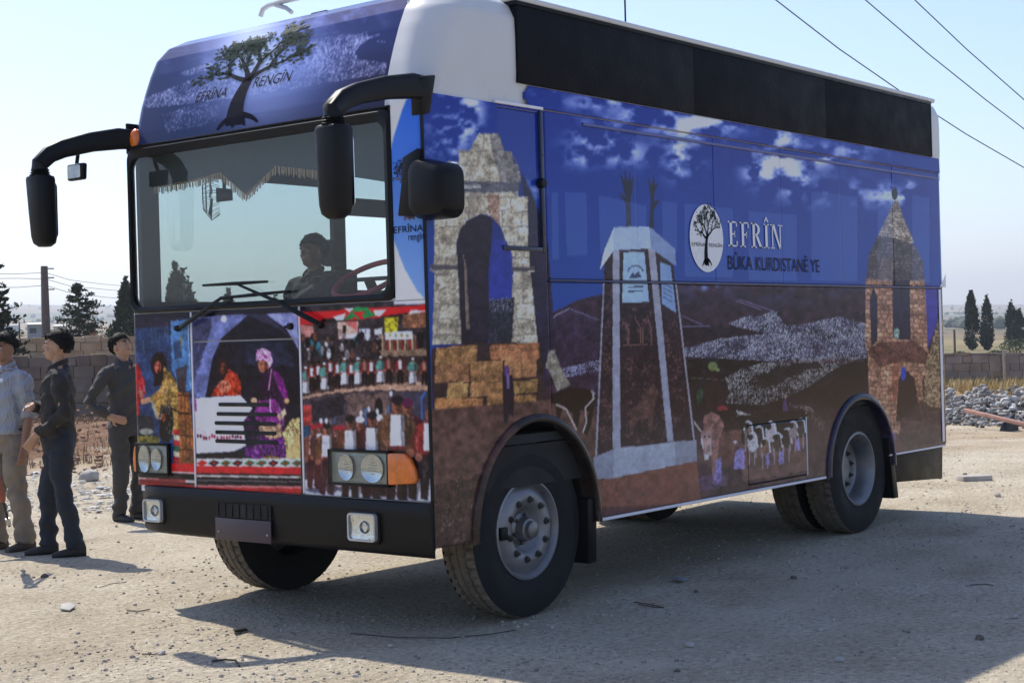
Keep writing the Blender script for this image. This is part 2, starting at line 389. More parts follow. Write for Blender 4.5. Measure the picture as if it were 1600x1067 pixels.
# ================================================================== the printed wrap (flat print on the panels)
def tf(ox, oy, s): return lambda pts: [(ox+x/s, oy+y/s) for x, y in pts]
Z2 = tf(200, 0, 3.3333); Z4 = tf(190, 470, 2.482); Z5 = tf(580, 100, 2.32); Z6 = tf(660, 540, 2.427); Z7 = tf(840, 240, 1.976)
Z8 = tf(1060, 280, 2.052); ZR = tf(1060, 440, 5.336); ZD = tf(1070, 550, 4.85); ZT = tf(1330, 280, 2.54)
ZA = tf(200, 480, 3.682); ZB = tf(290, 480, 3.558); ZC = tf(465, 470, 3.335)
class Canvas:
    def __init__(s, PX, PY, base):
        s.X = PX; s.Y = PY; s.C = np.zeros(PX.shape+(3,)); s.C[:] = base
        s.n1 = fbm(PX*0.11, PY*0.11, 3, 4); s.n2 = fbm(PX*0.45, PY*0.45, 9, 3)
        s.wn = RNG.random(PX.shape)
    def inside(s, pts):
        xs = [p[0] for p in pts]; ys = [p[1] for p in pts]
        bb = np.nonzero((s.X >= min(xs)) & (s.X <= max(xs)) & (s.Y >= min(ys)) & (s.Y <= max(ys)))
        x = s.X[bb]; y = s.Y[bb]; c = np.zeros(x.shape, bool); n = len(pts)
        for i in range(n):
            x1, y1 = pts[i]; x2, y2 = pts[(i+1) % n]
            if y1 == y2: continue
            c ^= ((y1 > y) != (y2 > y)) & (x < (x2-x1)*(y-y1)/(y2-y1)+x1)
        return bb[0][c], bb[1][c]
    def put(s, i, col, alpha=1.0, tex=0.0, fine=0.0):
        if len(i[0]) == 0: return
        col = np.asarray(col, float)
        k = 1 + tex*(s.n1[i]-0.5)*2 + fine*(s.n2[i]-0.5)*2
        c = np.clip(col*k[:, None], 0, 255)
        a = np.asarray(alpha); a = a[:, None] if a.ndim else a
        s.C[i] = s.C[i]*(1-a) + c*a
    def poly(s, pts, col, alpha=1.0, tex=0.12, fine=0.07, jit=0.0):
        if jit:
            q = []
            for k in range(len(pts)):
                (x1, y1), (x2, y2) = pts[k], pts[(k+1) % len(pts)]; m = max(1, int(math.hypot(x2-x1, y2-y1)/(jit*2.5)))
                for t in range(m): q.append((x1+(x2-x1)*t/m+random.uniform(-jit, jit), y1+(y2-y1)*t/m+random.uniform(-jit, jit)))
            pts = q
        s.put(s.inside(pts), col, alpha, tex, fine)
    def ell(s, c, rx, ry, col, alpha=1.0, tex=0.1, fine=0.12, rot=0.0):
        s.poly([(c[0]+rx*math.cos(t)*math.cos(rot)-ry*math.sin(t)*math.sin(rot), c[1]+rx*math.cos(t)*math.sin(rot)+ry*math.sin(t)*math.cos(rot)) for t in np.linspace(0, 2*math.pi, 24)[:-1]], col, alpha, tex, fine)
    def line(s, pts, w, col, alpha=1.0):
        for (x1, y1), (x2, y2) in zip(pts[:-1], pts[1:]):
            d = math.hypot(x2-x1, y2-y1) or 1; nx, ny = -(y2-y1)/d*w/2, (x2-x1)/d*w/2
            s.poly([(x1+nx, y1+ny), (x2+nx, y2+ny), (x2-nx, y2-ny), (x1-nx, y1-ny)], col, alpha, 0, 0)
    def glow(s, c, sx, sy, col, amp, noise=0.0, seed=1, fs=0.05):
        g = np.exp(-((s.X-c[0])/sx)**2-((s.Y-c[1])/sy)**2)*amp
        if noise: g = g*np.clip((fbm(s.X*fs, s.Y*fs*1.4, seed, 5)-0.42)*noise, 0, 1.6)
        g = np.clip(g, 0, 1)[..., None]
        s.C = s.C*(1-g)+np.asarray(col, float)*g
    def city(s, pts, lo, hi, p=0.45, jit=3, fs=0.55, anis=0.6):
        i = s.inside(pts)
        if len(i[0]) == 0: return
        v = vnoise(s.X[i]*fs, s.Y[i]*fs*anis, 5)*0.35 + s.wn[i]*0.65
        dens = fbm(s.X[i]*0.05, s.Y[i]*0.08, 8, 3)
        b = np.clip((v - (1-p) + (dens-0.5)*0.5)*4, 0, 1)[:, None]
        s.C[i] = s.C[i]*(1-0.85*b) + (np.asarray(lo)+(np.asarray(hi)-np.asarray(lo))*np.roll(s.wn[i], 7)[:, None])*b*0.85
    def stones(s, pts, col, joint, w, h, var=0.18, skew=0.0):
        i = s.inside(pts)
        if len(i[0]) == 0: return
        y = (s.Y[i]+s.X[i]*skew+9.0*s.n1[i])/h; r = np.floor(y)
        x = (s.X[i]+5.0*s.n2[i]+6.0*s.n1[i])/w + 0.37*r + 0.6*_hash(r, r*0, 4)
        cell = _hash(np.floor(x), r, 21)
        c = np.asarray(col, float)*(1+var*2*(cell-0.5)+0.6*(s.n2[i]-0.5)+0.8*(s.n1[i]-0.5)+0.18*(s.wn[i]-.5))[:, None]
        e = np.minimum(np.minimum(x-np.floor(x), 1-(x-np.floor(x)))*w, np.minimum(y-r, 1-(y-r))*h)
        k = np.clip((e-0.35)/0.6, 0, 1)[:, None]
        s.C[i] = np.clip(c*k+np.asarray(joint, float)*(1-k), 0, 255)
    def linear(s, blur=True):
        C = s.C; Cb = C.copy()
        Cb[1:-1] = C[1:-1]*.5+(C[:-2]+C[2:])*.25; C2 = Cb.copy(); C2[:, 1:-1] = Cb[:, 1:-1]*.5+(Cb[:, :-2]+Cb[:, 2:])*.25
        if not blur: C2 = C
        return np.clip(lin(np.clip(C2, 0, 255))**1.13*1.72, 0.003, 0.84)

# ---- side of the bus: canvas in real metres (X along the bus, Z up), 6 mm cells
SX0, SX1, SZ0, SZ1, SD = -0.02, 6.66, 0.40, 3.06, 0.0062
_gx = np.arange(SX0, SX1, SD); _gz = np.arange(SZ0, SZ1, SD)
GX, GZ = np.meshgrid(_gx, _gz, indexing='ij')
_px, _py = to_px(np.stack([GX, np.zeros_like(GX), GZ], -1))
S = Canvas(_px, _py, (40, 52, 128))
t = np.clip((GZ-1.9)/1.0, 0, 1)[..., None]
S.C[:] = np.array((44, 74, 142))*(1-t)+np.array((26, 46, 128))*t
for c in [(710,185,34,40,.9),(735,170,16,30,.8),(690,230,40,20,.4),(835,290,14,20,.35),(1085,195,50,22,.9),(1140,190,30,14,.7),(1010,185,50,18,.6),(1065,245,26,30,.9),(1215,255,40,32,1.0),(1185,270,20,16,.9),(1245,285,24,20,.8),(1280,245,30,18,.6),(930,215,40,26,.6),(905,245,26,16,.5),(975,240,40,20,.5),(1340,235,40,14,.5),(1390,305,50,18,.5),(1420,300,20,16,.6),(1300,300,60,24,.3),(940,160,60,12,.5),(850,145,14,8,.8),(1225,215,20,14,.9)]:
    S.glow((c[0], c[1]), c[2], c[3], (196, 204, 238), min(1, c[4]*1.25), 6.0, 3, 0.045)
# land
land = [(840,500),(905,468),(1000,446),(1060,441),(1480,451),(1500,720),(1278,760),(930,830),(670,880),(670,640),(840,640)]
S.poly(land, (58, 40, 50), 1, 0.55, 0.05)
S.glow((1250,452), 260, 22, (64, 74, 124), 0.75, 3, 4, .03)
S.glow((1110,448), 30, 7, (120, 130, 180), 0.8, 4, 6, .1)
S.poly([(1064,510),(1130,509),(1190,520),(1195,530),(1120,530),(1068,535)], (42, 32, 40), .8, .3, .2, 2)
S.poly([(1066,560),(1160,560),(1230,572),(1330,566),(1360,560),(1360,640),(1300,640),(1270,660),(1180,640),(1080,660)], (34, 29, 33), .9, .5, .08, 3)
S.poly([(865,495),(900,480),(935,500),(935,620),(865,640)], (62, 46, 66), .9, .4, .3, 2)
S.line([(866,494),(890,482)], 1.4, (150, 140, 160)); S.line([(866,494),(862,520)], 1.2, (120, 112, 140)); S.line([(890,482),(935,500)], 1.2, (120, 112, 140))
for a, b in [((1062,492),(1098,508)),((1155,468),(1215,488)),((1066,510),(1110,509)),((1150,470),(1190,484)),((1330,505),(1350,512))]: S.line([a, b], 1.3, (140, 130, 165), .7)
cityA = ZR([(0,560),(120,540),(350,475),(560,452),(720,430),(480,372),(420,350),(560,290),(700,280),(800,240),(860,320),(900,372),(1050,350),(1250,310),(1350,290),(1570,350),(1570,640),(1100,650),(800,665),(560,650),(30,625)])
S.poly(cityA, (62, 58, 78), .8, .5, .2, 1); S.city(cityA, (120, 122, 142), (250, 250, 255), .50)
cityB = ZR([(390,800),(540,720),(700,680),(1100,640),(1494,600),(1494,650),(1380,690),(1280,740),(1100,870),(900,960),(700,1025),(380,1015),(430,930)])
S.city(cityB, (120, 118, 118), (240, 238, 228), .50)
S.poly(ZR([(640,790),(860,700),(1180,665),(1190,710),(900,800),(860,850),(700,890)]), (40, 34, 38), .85, .3, .3, 2)
S.city([(880,575),(938,562),(938,580),(880,590)], (120, 120, 150), (200, 205, 225), .6)
# brown foreground with a slow change of tone
S.glow((1130,770), 170, 75, (112, 80, 74), .9, 5, 12, .02); S.glow((1000,790), 120, 40, (100, 62, 58), .7)
S.glow((1410,690), 70, 42, (98, 72, 68), .85); S.glow((1270,680), 40, 60, (92, 66, 60), .6)
# ruin: arch gate
S.poly(Z5([(225,1000),(232,560),(320,400),(560,400),(625,560),(650,1010),(640,1170),(225,1170)]), (44, 42, 92), .5, .2, .2)
S.poly(Z5([(545,380),(600,500),(626,570),(645,690),(668,1010),(600,1180),(560,1180),(575,745),(560,480)]), (46, 38, 58), .96, .25, .25, 1)
stone = [(275,355),(318,355),(318,312),(355,315),(390,253),(468,253),(487,315),(515,320),(520,362),(538,366),(548,420),(535,430),(538,480),(572,482),(574,735),(592,738),(592,752),(578,755),(604,1015),(498,1015),(515,755),(510,690),(480,600),(440,552),(400,542),(350,565),(322,600),(308,650),(312,720),(318,745),(327,1015),(222,1015),(230,755),(212,745),(228,720),(230,560),(298,500),(315,420),(275,415)]
S.stones(Z5(stone), (178, 167, 147), (122, 112, 102), 30, 24, .10)
S.poly(Z5([(430,262),(470,255),(487,315),(520,330),(540,370),(548,420),(535,480),(478,440),(455,380),(440,330)]), (92, 88, 92), .65, .4, .4, 1)
S.poly(Z5([(318,425),(540,430),(540,462),(400,470),(318,462)]), (86, 84, 92), .9, .2, .3); S.poly(Z5([(318,440),(398,440),(398,452),(318,452)]), (168, 164, 160), .9, .1, .2)
S.poly(Z5([(350,470),(400,465),(400,540),(350,562)]), (150, 138, 122), .8, .3, .3); S.poly(Z5([(420,470),(465,470),(470,590),(425,545)]), (152, 120, 104), .8, .3, .4, 1)
S.poly(Z5([(310,650),(322,600),(350,567),(400,545),(440,560),(436,650),(425,760),(430,900),(420,1090),(327,1020),(314,745)]), (46, 38, 50), 1, .25, .2)
S.poly(Z5([(335,690),(345,740),(357,960),(345,960)]), (130, 112, 98), .9, .3, .3)
S.poly(Z5([(440,640),(497,640),(513,700),(510,850),(428,850),(428,720)]), (52, 62, 138), 1, .15, .1)
S.poly(Z5([(428,860),(520,845),(510,1010),(425,1060)]), (46, 46, 56), 1, .4, .6); S.city(Z5([(428,850),(520,845),(515,900),(430,900)]), (90, 90, 100), (170, 170, 190), .45)
S.poly(Z5([(212,728),(312,728),(312,745),(218,748)]), (86, 80, 84)); S.poly(Z5([(508,735),(592,735),(592,750),(512,752)]), (86, 80, 84))
S.poly([(674,545),(745,535),(845,535),(852,600),(845,640),(676,660)], (60, 44, 46), 1, .3, .3)
for q in [[(682,543),(746,540),(744,566),(680,570)],[(765,540),(842,535),(842,560),(767,563)],[(680,570),(732,566),(733,596),(680,598)],[(735,566),(785,563),(785,618),(735,620)],[(789,563),(839,560),(838,588),(789,592)],[(700,598),(732,598),(730,620),(698,622)],[(680,622),(755,622),(752,642),(680,646)],[(760,620),(838,617),(836,634),(762,638)],[(802,596),(840,592),(840,612),(804,616)]]:
    S.stones(q, (164+random.uniform(-14, 12), 120+random.uniform(-12, 8), 78), (110, 80, 58), 60, 50, .1)
S.poly([(670,640),(860,625),(935,640),(935,830),(670,880)], (92, 67, 60), 1, .45, .12)
S.glow((715,680), 40, 26, (120, 92, 82), .6, 3, 2, .05); S.poly([(670,760),(760,740),(760,870),(670,880)], (62, 44, 40), .8, .4, .5, 3)
S.city([(676,745),(760,730),(750,860),(678,862)], (110, 88, 78), (165, 140, 124), .3, fs=.25)
# goat and child
S.poly(Z6([(480,20),(500,18),(522,75),(562,150),(512,172),(482,95),(466,82)]), (138, 130, 116), 1, .3, .3, .6)
S.poly(Z6([(485,185),(560,158),(640,165),(656,200),(640,300),(625,340),(612,335),(630,250),(600,245),(590,320),(575,310),(570,255),(530,232),(520,300),(510,300),(505,225),(488,215)]), (34, 22, 22), 1, .3, .15, .6)
S.line(Z6([(505,222),(545,240),(585,320)]), 2.0, (190, 178, 170)); S.line(Z6([(645,175),(650,200),(618,235),(622,290),(608,330)]), 2.0, (176, 166, 160)); S.line(Z6([(640,170),(654,185)]), 2.4, (160, 150, 150))
S.poly(Z6([(306,112),(342,112),(348,200),(346,270),(330,260),(322,295),(306,290)]), (40, 30, 44), 1, .2, .2); S.ell(Z6([(321,95)])[0], 4, 9, (96, 68, 118)); S.poly(Z6([(318,105),(330,110),(330,160),(320,165)]), (120, 96, 140))
# monument
S.poly(Z7([(205,385),(205,300),(240,290),(350,290),(420,345),(425,400),(490,885),(410,895),(240,915),(178,937)]), (52, 36, 44), 1, .3, .3)
for q in [[(258,470),(352,470),(358,600),(260,600)],[(262,630),(365,625),(372,740),(262,750)],[(275,770),(390,700),(395,890),(270,895)],[(385,500),(430,520),(465,860),(425,870)],[(208,420),(230,420),(228,890),(190,910)]]:
    i = S.inside(Z7(q)); v = np.clip((S.n2[i]-.5)*5, 0, 1)*np.clip((S.n1[i]-.38)*4, 0, 1); S.put(i, (118, 86, 78), v*.75, 0, .2)
for q in [[(300,505),(318,540),(318,590),(282,590),(282,540)],[(338,500),(350,540),(352,590),(325,590),(325,540)],[(270,520),(278,550),(278,590),(264,590)]]: S.line(Z7(q), 1.4, (120, 88, 80)); 
S.poly(Z7([(285,790),(330,760),(345,720),(360,710),(372,740),(360,790),(355,860),(345,862),(340,820),(300,820),(295,870),(285,868)]), (92, 66, 62), .8, .3, .3, .6)
S.poly(Z7([(232,298),(252,298),(256,910),(232,912)]), (152, 152, 164), 1, .12, .1); S.poly(Z7([(342,295),(363,295),(420,888),(401,890)]), (150, 150, 162), 1, .12, .1)
S.poly(Z7([(203,390),(207,390),(184,930),(178,934)]), (150, 146, 156)); S.poly(Z7([(424,395),(429,400),(486,885),(481,886)]), (152, 148, 156))
S.poly(Z7([(235,228),(235,298),(192,358),(204,302)]), (188, 198, 214), 1, .06, .06); S.poly(Z7([(235,228),(345,225),(351,293),(235,298)]), (166, 180, 200), 1, .06, .06); S.poly(Z7([(345,225),(425,295),(428,347),(351,293)]), (126, 142, 172), 1, .08, .06)
S.poly(Z7([(265,305),(330,305),(344,458),(261,461)]), (152, 176, 204), 1, .06, .06); S.poly(Z7([(378,335),(411,347),(428,492),(384,463)]), (128, 152, 186), 1, .08, .06)
for k in range(3): S.line(Z7([(278,398+k*14),(326,396+k*14)]), 2.4, (50, 62, 92), .85)
for k in range(4): S.line(Z7([(388,400+k*14),(416,416+k*14)]), 2.0, (60, 74, 108), .7)
for an in np.linspace(-2.9, -.25, 11): S.ell(Z7([(302+24*math.cos(an), 368+22*math.sin(an))])[0], 1.4, 1.6, (50, 62, 92))
S.poly(Z7([(282,384),(292,366),(300,374),(312,362),(322,384)]), (60, 72, 100))
S.poly(Z7([(172,938),(235,912),(425,888),(490,885),(492,948),(425,962),(235,1000),(178,1006)]), (158, 162, 172), 1, .1, .1); S.poly(Z7([(172,938),(235,912),(235,1000),(178,1006)]), (136, 140, 152), 1, .1, .1); S.poly(Z7([(425,888),(490,885),(492,948),(425,962)]), (138, 140, 150), 1, .1, .1)
S.poly(Z7([(186,1006),(235,1000),(425,962),(492,948),(505,1080),(190,1090)]), (120, 76, 64), 1, .25, .15)
for arm in [[(272,225),(289,225),(286,150),(293,105),(297,66),(288,88),(285,58),(278,90),(268,40),(268,86),(253,58),(264,108),(272,135),(248,116),(272,160)],[(345,230),(361,230),(359,175),(379,140),(362,148),(361,125),(375,88),(363,100),(359,66),(352,98),(341,70),(346,112),(350,138)]]:
    S.poly(Z7(arm), (40, 40, 56), 1, .1, .1)
# shepherd, donkey, flock
S.poly(ZD([(190,140),(250,140),(285,300),(300,420),(150,430),(160,260)]), (48, 30, 36), .95, .3, .2, 1); S.ell(ZD([(212,108)])[0], 7.5, 7, (112, 122, 78)); S.poly(ZD([(225,115),(262,128),(264,146),(240,146)]), (130, 138, 92))
S.poly(ZD([(92,300),(120,262),(140,300),(130,380),(95,400)]), (46, 74, 58), .8, .4, .6, 1); S.ell(ZD([(285,430)])[0], 8, 5, (140, 52, 62)); S.line(ZD([(20,195),(310,212)]), 1.0, (120, 130, 124), .5)
S.poly(ZD([(140,560),(150,480),(200,455),(260,480),(298,540),(290,600),(262,650),(250,780),(240,900),(235,1000),(212,1000),(205,830),(190,700),(130,700)]), (134, 98, 90), 1, .4, .25, 1)
S.poly(ZD([(250,440),(380,430),(450,500),(440,590),(330,580),(290,600),(295,530)]), (44, 28, 34), .95, .2, .2, 1)
S.poly(ZD([(290,600),(440,590),(440,700),(380,720),(350,830),(300,830),(262,800),(262,650)]), (104, 70, 62), .9, .3, .3, 1)
S.poly(ZD([(128,600),(190,590),(205,660),(190,760),(176,800),(148,800),(135,720),(120,680)]), (160, 130, 124), 1, .3, .2, 1); S.ell(ZD([(150,640)])[0], 1.6, 2.0, (20, 14, 14)); S.ell(ZD([(184,638)])[0], 1.6, 2.0, (20, 14, 14)); S.poly(ZD([(145,775),(178,775),(180,810),(150,815)]), (190, 184, 186)); S.line(ZD([(68,525),(122,600)]), 2.2, (176, 162, 158)); S.line(ZD([(190,590),(215,540)]), 2.4, (150, 128, 122)); S.line(ZD([(125,650),(140,730)]), 1.8, (196, 190, 190)); S.line(ZD([(186,650),(196,720),(196,780)]), 1.8, (176, 168, 170))
S.poly(ZD([(395,440),(470,470),(590,480),(520,500),(400,495)]), (188, 180, 172), .9, .2, .3, .8)
S.poly(ZD([(400,470),(930,450),(930,640),(700,700),(440,700)]), (30, 23, 25), .9, .3, .1, 2); S.poly(ZD([(430,700),(930,640),(930,900),(440,980)]), (112, 82, 74), .8, .3, .1, 2)
for bx, by, s_, col in [(480,560,42,(120,104,98)),(560,600,46,(62,46,44)),(650,570,52,(168,156,158)),(700,650,46,(78,58,54)),(770,620,50,(44,32,32)),(820,560,44,(132,118,116)),(880,540,42,(70,56,56)),(510,650,48,(188,178,174)),(610,690,44,(126,94,80))]:
    c = ZD([(bx, by+20)])[0]; k = s_/4.85
    S.ell((c[0], c[1]+k*.3), k*.85, k*1.5, col, 1, .2, .3); S.line(ZD([(bx-s_*.75, by+30), (bx-s_*.5, by-s_*.55), (bx, by-s_*.9), (bx+s_*.55, by-s_*.5), (bx+s_*.8, by+70)]), 2.3, (206, 204, 208), .9)
    S.ell((c[0]-k*.35, c[1]-k*.55), k*.42, k*.55, (24, 17, 18), .9)
    for dx in (-.5, .35): S.line(ZD([(bx+s_*dx, by+80), (bx+s_*dx, by+80+s_*2.6)]), 1.6, (168, 158, 160), .75)
for q in [[(380,760),(420,730),(450,740),(455,880),(370,890)],[(612,770),(632,765),(645,850),(612,860)],[(712,760),(740,740),(750,840),(708,850)],[(845,660),(862,655),(872,740),(842,745)],[(230,820),(275,800),(280,1000),(225,1010)]]: S.poly(ZD(q), (142, 132, 186), .85, .15, .4, 1)
S.poly(ZD([(90,960),(300,900),(330,1010),(120,1060)]), (104, 84, 122), .5, .3, .6, 2); S.ell(ZD([(383,683)])[0], 3.5, 2.5, (176, 170, 172)); S.line(ZD([(385,685),(425,720)]), 2, (110, 90, 90))
S.poly(ZD([(742,395),(762,330),(785,440),(745,450)]), (92, 66, 104)); S.ell(ZD([(763,335)])[0], 2, 3, (160, 130, 120))
S.city(ZD([(790,390),(930,400),(1060,520),(1060,600),(960,560),(900,430),(800,420)]), (120, 112, 104), (206, 196, 184), .42)
# tomb tower
S.poly(ZT([(290,420),(345,420),(342,570),(300,680),(290,560)]), (66, 60, 142), 1, .12, .1)
S.stones(ZT([(172,85),(186,85),(205,150),(250,250),(235,258),(180,235),(150,230),(108,222)]), (156, 142, 128), (96, 88, 88), 7, 5, .2)
S.stones(ZT([(108,222),(150,230),(180,235),(235,258),(255,262),(285,330),(292,405),(60,395),(70,300)]), (84, 76, 80), (56, 50, 58), 8, 6, .15)
S.stones(ZT([(58,395),(292,400),(300,560),(302,650),(312,720),(282,800),(292,960),(270,1010),(150,1010),(130,930),(70,850),(66,700),(56,640)]), (164, 124, 102), (106, 78, 66), 9.5, 7.5, .16)
S.poly(ZT([(130,300),(170,330),(165,395),(100,395)]), (120, 94, 80), .6, .3, .4, 1)
for q in [[(74,480),(88,428),(104,470),(104,640),(80,662)],[(163,400),(232,400),(236,640),(166,630)]]: S.poly(ZT(q), (44, 38, 60), 1, .15, .15, .5)
S.poly(ZT([(62,682),(110,648),(250,640),(306,690),(296,735),(200,722),(112,745)]), (96, 62, 56), .92, .35, .4, .8); S.poly(ZT([(188,800),(205,745),(250,790),(280,960),(178,960)]), (46, 32, 38), 1, .2, .2, .8)
S.poly(ZT([(168,730),(190,730),(180,880),(160,880)]), (142, 78, 66), .6, .3, .3); S.ell(ZT([(207,772)])[0], 4, 11, (40, 70, 160)); S.ell(ZT([(180,612)])[0], 4.5, 9, (120, 140, 130), 1, .3, .8); S.ell(ZT([(173,58)])[0], 4.6, 10, (52, 50, 56))
S.poly(ZT([(345,555),(378,560),(400,920),(285,930),(292,760),(312,680)]), (124, 106, 84), 1, .4, .7, .8); S.poly(ZT([(275,880),(392,930),(392,1040),(200,1067),(190,960)]), (70, 52, 54), .85, .3, .3, 2); S.poly(ZT([(148,1010),(175,1000),(180,1030),(150,1045)]), (120, 104, 156), .7)
# light showing through the film-covered windows, painted into the print as paler rectangles
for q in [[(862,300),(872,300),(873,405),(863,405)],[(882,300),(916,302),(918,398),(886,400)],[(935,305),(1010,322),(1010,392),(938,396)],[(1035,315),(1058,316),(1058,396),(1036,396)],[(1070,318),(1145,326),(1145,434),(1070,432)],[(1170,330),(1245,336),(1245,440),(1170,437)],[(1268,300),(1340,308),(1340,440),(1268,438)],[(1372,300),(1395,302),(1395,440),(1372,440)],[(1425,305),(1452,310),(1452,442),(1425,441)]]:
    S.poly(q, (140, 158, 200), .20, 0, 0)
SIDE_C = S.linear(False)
def side_col(x, z):
    a = np.clip((np.asarray(x)-SX0)/SD, 0, SIDE_C.shape[0]-1.001); b = np.clip((np.asarray(z)-SZ0)/SD, 0, SIDE_C.shape[1]-1.001)
    i = a.astype(int); j = b.astype(int); fa = (a-i)[..., None]; fb = (b-j)[..., None]
    return (SIDE_C[i, j]*(1-fa)+SIDE_C[i+1, j]*fa)*(1-fb)+(SIDE_C[i, j+1]*(1-fa)+SIDE_C[i+1, j+1]*fa)*fb

# ---- front below the windscreen: canvas (Y across, Z up)
FD = 0.0042
_gy = np.arange(-0.02, 2.48, FD); _gz2 = np.arange(0.68, 1.86, FD)
GY, GZ2 = np.meshgrid(_gy, _gz2, indexing='ij')
_px, _py = to_px(np.stack([np.zeros_like(GY), GY, GZ2], -1))
F = Canvas(_px, _py, (30, 30, 44))
# left picture: two women churning in a blue room
F.poly(ZA([(0,60),(365,60),(400,1067),(0,1067)]), (44, 62, 96), 1, .35, .2)
F.poly(ZA([(20,60),(360,60),(250,110),(30,120)]), (44, 34, 48), .8, .3, .2); F.poly(ZA([(245,80),(352,70),(362,480),(300,480),(250,350)]), (84, 126, 172), .9, .3, .2, 1)
F.poly(ZA([(262,200),(310,190),(310,290),(268,300)]), (44, 58, 84), .8); F.poly(ZA([(300,170),(312,170),(306,260)]), (150, 130, 60)); F.poly(ZA([(340,70),(362,70),(392,820),(370,600)]), (150, 176, 214), .9)
F.poly(ZA([(40,320),(62,330),(98,440),(100,500),(66,560),(70,620),(40,620)]), (150, 32, 44), 1, .25, .2, 1); F.poly(ZA([(62,480),(86,478),(84,520),(64,520)]), (150, 96, 78))
F.ell(ZA([(178,330)])[0], 13, 20, (30, 20, 24)); F.poly(ZA([(150,300),(205,300),(210,440),(150,460)]), (28, 18, 22), 1, .2, .2, 1); F.ell(ZA([(172,345)])[0], 5.4, 10, (176, 92, 78)); F.ell(ZA([(176,372)])[0], 2.4, 2.6, (60, 16, 18))
F.poly(ZA([(205,340),(245,380),(285,450),(300,520),(290,700),(240,740),(180,640),(140,580),(140,540),(200,480)]), (150, 118, 62), 1, .4, .5, 1)
F.poly(ZA([(205,400),(235,420),(215,500),(140,545),(75,555),(72,530),(130,515),(185,470)]), (166, 126, 70), 1, .3, .4, .6); F.poly(ZA([(125,520),(150,545),(180,650),(160,640)]), (150, 148, 140), .9); F.poly(ZA([(70,530),(125,520),(125,545),(80,560)]), (196, 150, 120))
F.poly(ZA([(190,560),(245,560),(262,620),(258,720),(240,775),(196,775),(180,720),(182,620)]), (22, 22, 26), 1, .2, .2); F.ell(ZA([(204,635)])[0], 3.4, 6.5, (150, 74, 44)); F.poly(ZA([(188,562),(248,560),(246,578),(190,580)]), (52, 48, 44))
F.poly(ZA([(50,620),(140,620),(150,700),(120,765),(60,760)]), (42, 44, 50), 1, .3, .3, 1); F.ell(ZA([(105,715)])[0], 11, 5, (140, 140, 128)); F.poly(ZA([(50,740),(180,740),(180,790),(50,790)]), (140, 122, 48), .8, .4, .5, 1)
F.poly(ZA([(285,490),(350,490),(385,820),(380,900),(290,900),(290,640)]), (130, 82, 48), 1, .4, .4, .6); F.poly(ZA([(275,360),(340,330),(330,490),(290,490)]), (66, 54, 60), .9, .3, .3)
for y in (510, 610, 740, 820): F.line(ZA([(286,y-6),(372,y+2)]), 2.4, (64, 38, 26))
for x in (305, 325, 348): F.line(ZA([(x,500),(x+12,890)]), 1.0, (92, 54, 32))
F.line(ZA([(315,415),(318,500)]), 3, (70, 46, 34)); F.line(ZA([(250,580),(300,610),(350,615)]), 2.4, (40, 30, 26))
for k, c in enumerate([(176, 32, 36), (196, 180, 150), (176, 32, 36), (38, 88, 60), (196, 180, 150), (170, 30, 34)]): F.poly(ZA([(262,700+k*32),(296,705+k*32),(296,735+k*32),(262,728+k*32)]), c, .9)
for y0, y1, c in [(890,940,(184,34,40)),(940,948,(214,196,190)),(948,985,(20,18,22)),(985,1000,(206,190,186)),(1000,1012,(30,20,22)),(1012,1067,(176,32,38))]: F.poly(ZA([(40,y0-8),(395,y0+12),(395,y1+12),(40,y1-8)]), c)
F.poly(ZA([(60,985),(330,985),(330,1067),(60,1067)]), (120, 26, 32), .8)
# middle picture: women at a loom in a stone arch
F.poly(ZB([(15,40),(630,20),(660,1067),(60,1067)]), (26, 24, 38), 1, .4, .2)
F.poly(ZB([(20,60),(260,40),(350,40),(200,170),(150,280),(110,500),(40,500)]), (104, 112, 158), 1, .25, .12); F.poly(ZB([(25,60),(150,60),(120,200),(40,420)]), (58, 60, 92), .85, .3, .2, 2)
F.poly(ZB([(440,35),(620,28),(630,240),(560,120)]), (140, 146, 196), 1, .2, .1); F.poly(ZB([(330,38),(450,36),(620,200),(520,120),(400,70)]), (60, 58, 84), .8)
F.poly(ZB([(330,200),(560,200),(610,330),(330,320)]), (42, 48, 74), .7, .4, .2, 2); F.ell(ZB([(212,65)])[0], 4.4, 5.6, (214, 216, 226))
F.ell(ZB([(208,330)])[0], 8.4, 13, (40, 22, 24)); F.ell(ZB([(208,342)])[0], 5, 9, (142, 74, 56)); F.poly(ZB([(180,320),(240,320),(245,400),(185,420)]), (34, 18, 20), .5)
F.poly(ZB([(240,345),(285,370),(308,420),(308,490),(140,495),(170,440),(215,400)]), (176, 56, 34), 1, .35, .5, 1); F.ell(ZB([(215,440)])[0], 11, 10, (214, 120, 96), .8, .2, .9)
F.ell(ZB([(436,320)])[0], 9.5, 13, (150, 96, 74)); F.poly(ZB([(390,300),(395,240),(430,225),(470,245),(485,300),(465,345),(455,300),(420,290)]), (208, 160, 196), 1, .1, .5); F.poly(ZB([(425,370),(480,320),(535,380),(560,480),(575,560),(535,700),(460,690),(400,600),(410,500)]), (42, 20, 48), 1, .3, .3, 1)
F.poly(ZB([(485,350),(535,385),(572,500),(550,520),(500,420)]), (116, 36, 112), .9, .3, .7, 1); F.poly(ZB([(395,520),(500,510),(545,590),(540,690),(430,700),(380,600)]), (146, 54, 140), .9, .3, .4, 1); F.line(ZB([(478,340),(462,460)]), 1.6, (220, 150, 190)); F.line(ZB([(468,510),(474,600)]), 1.6, (220, 180, 210))
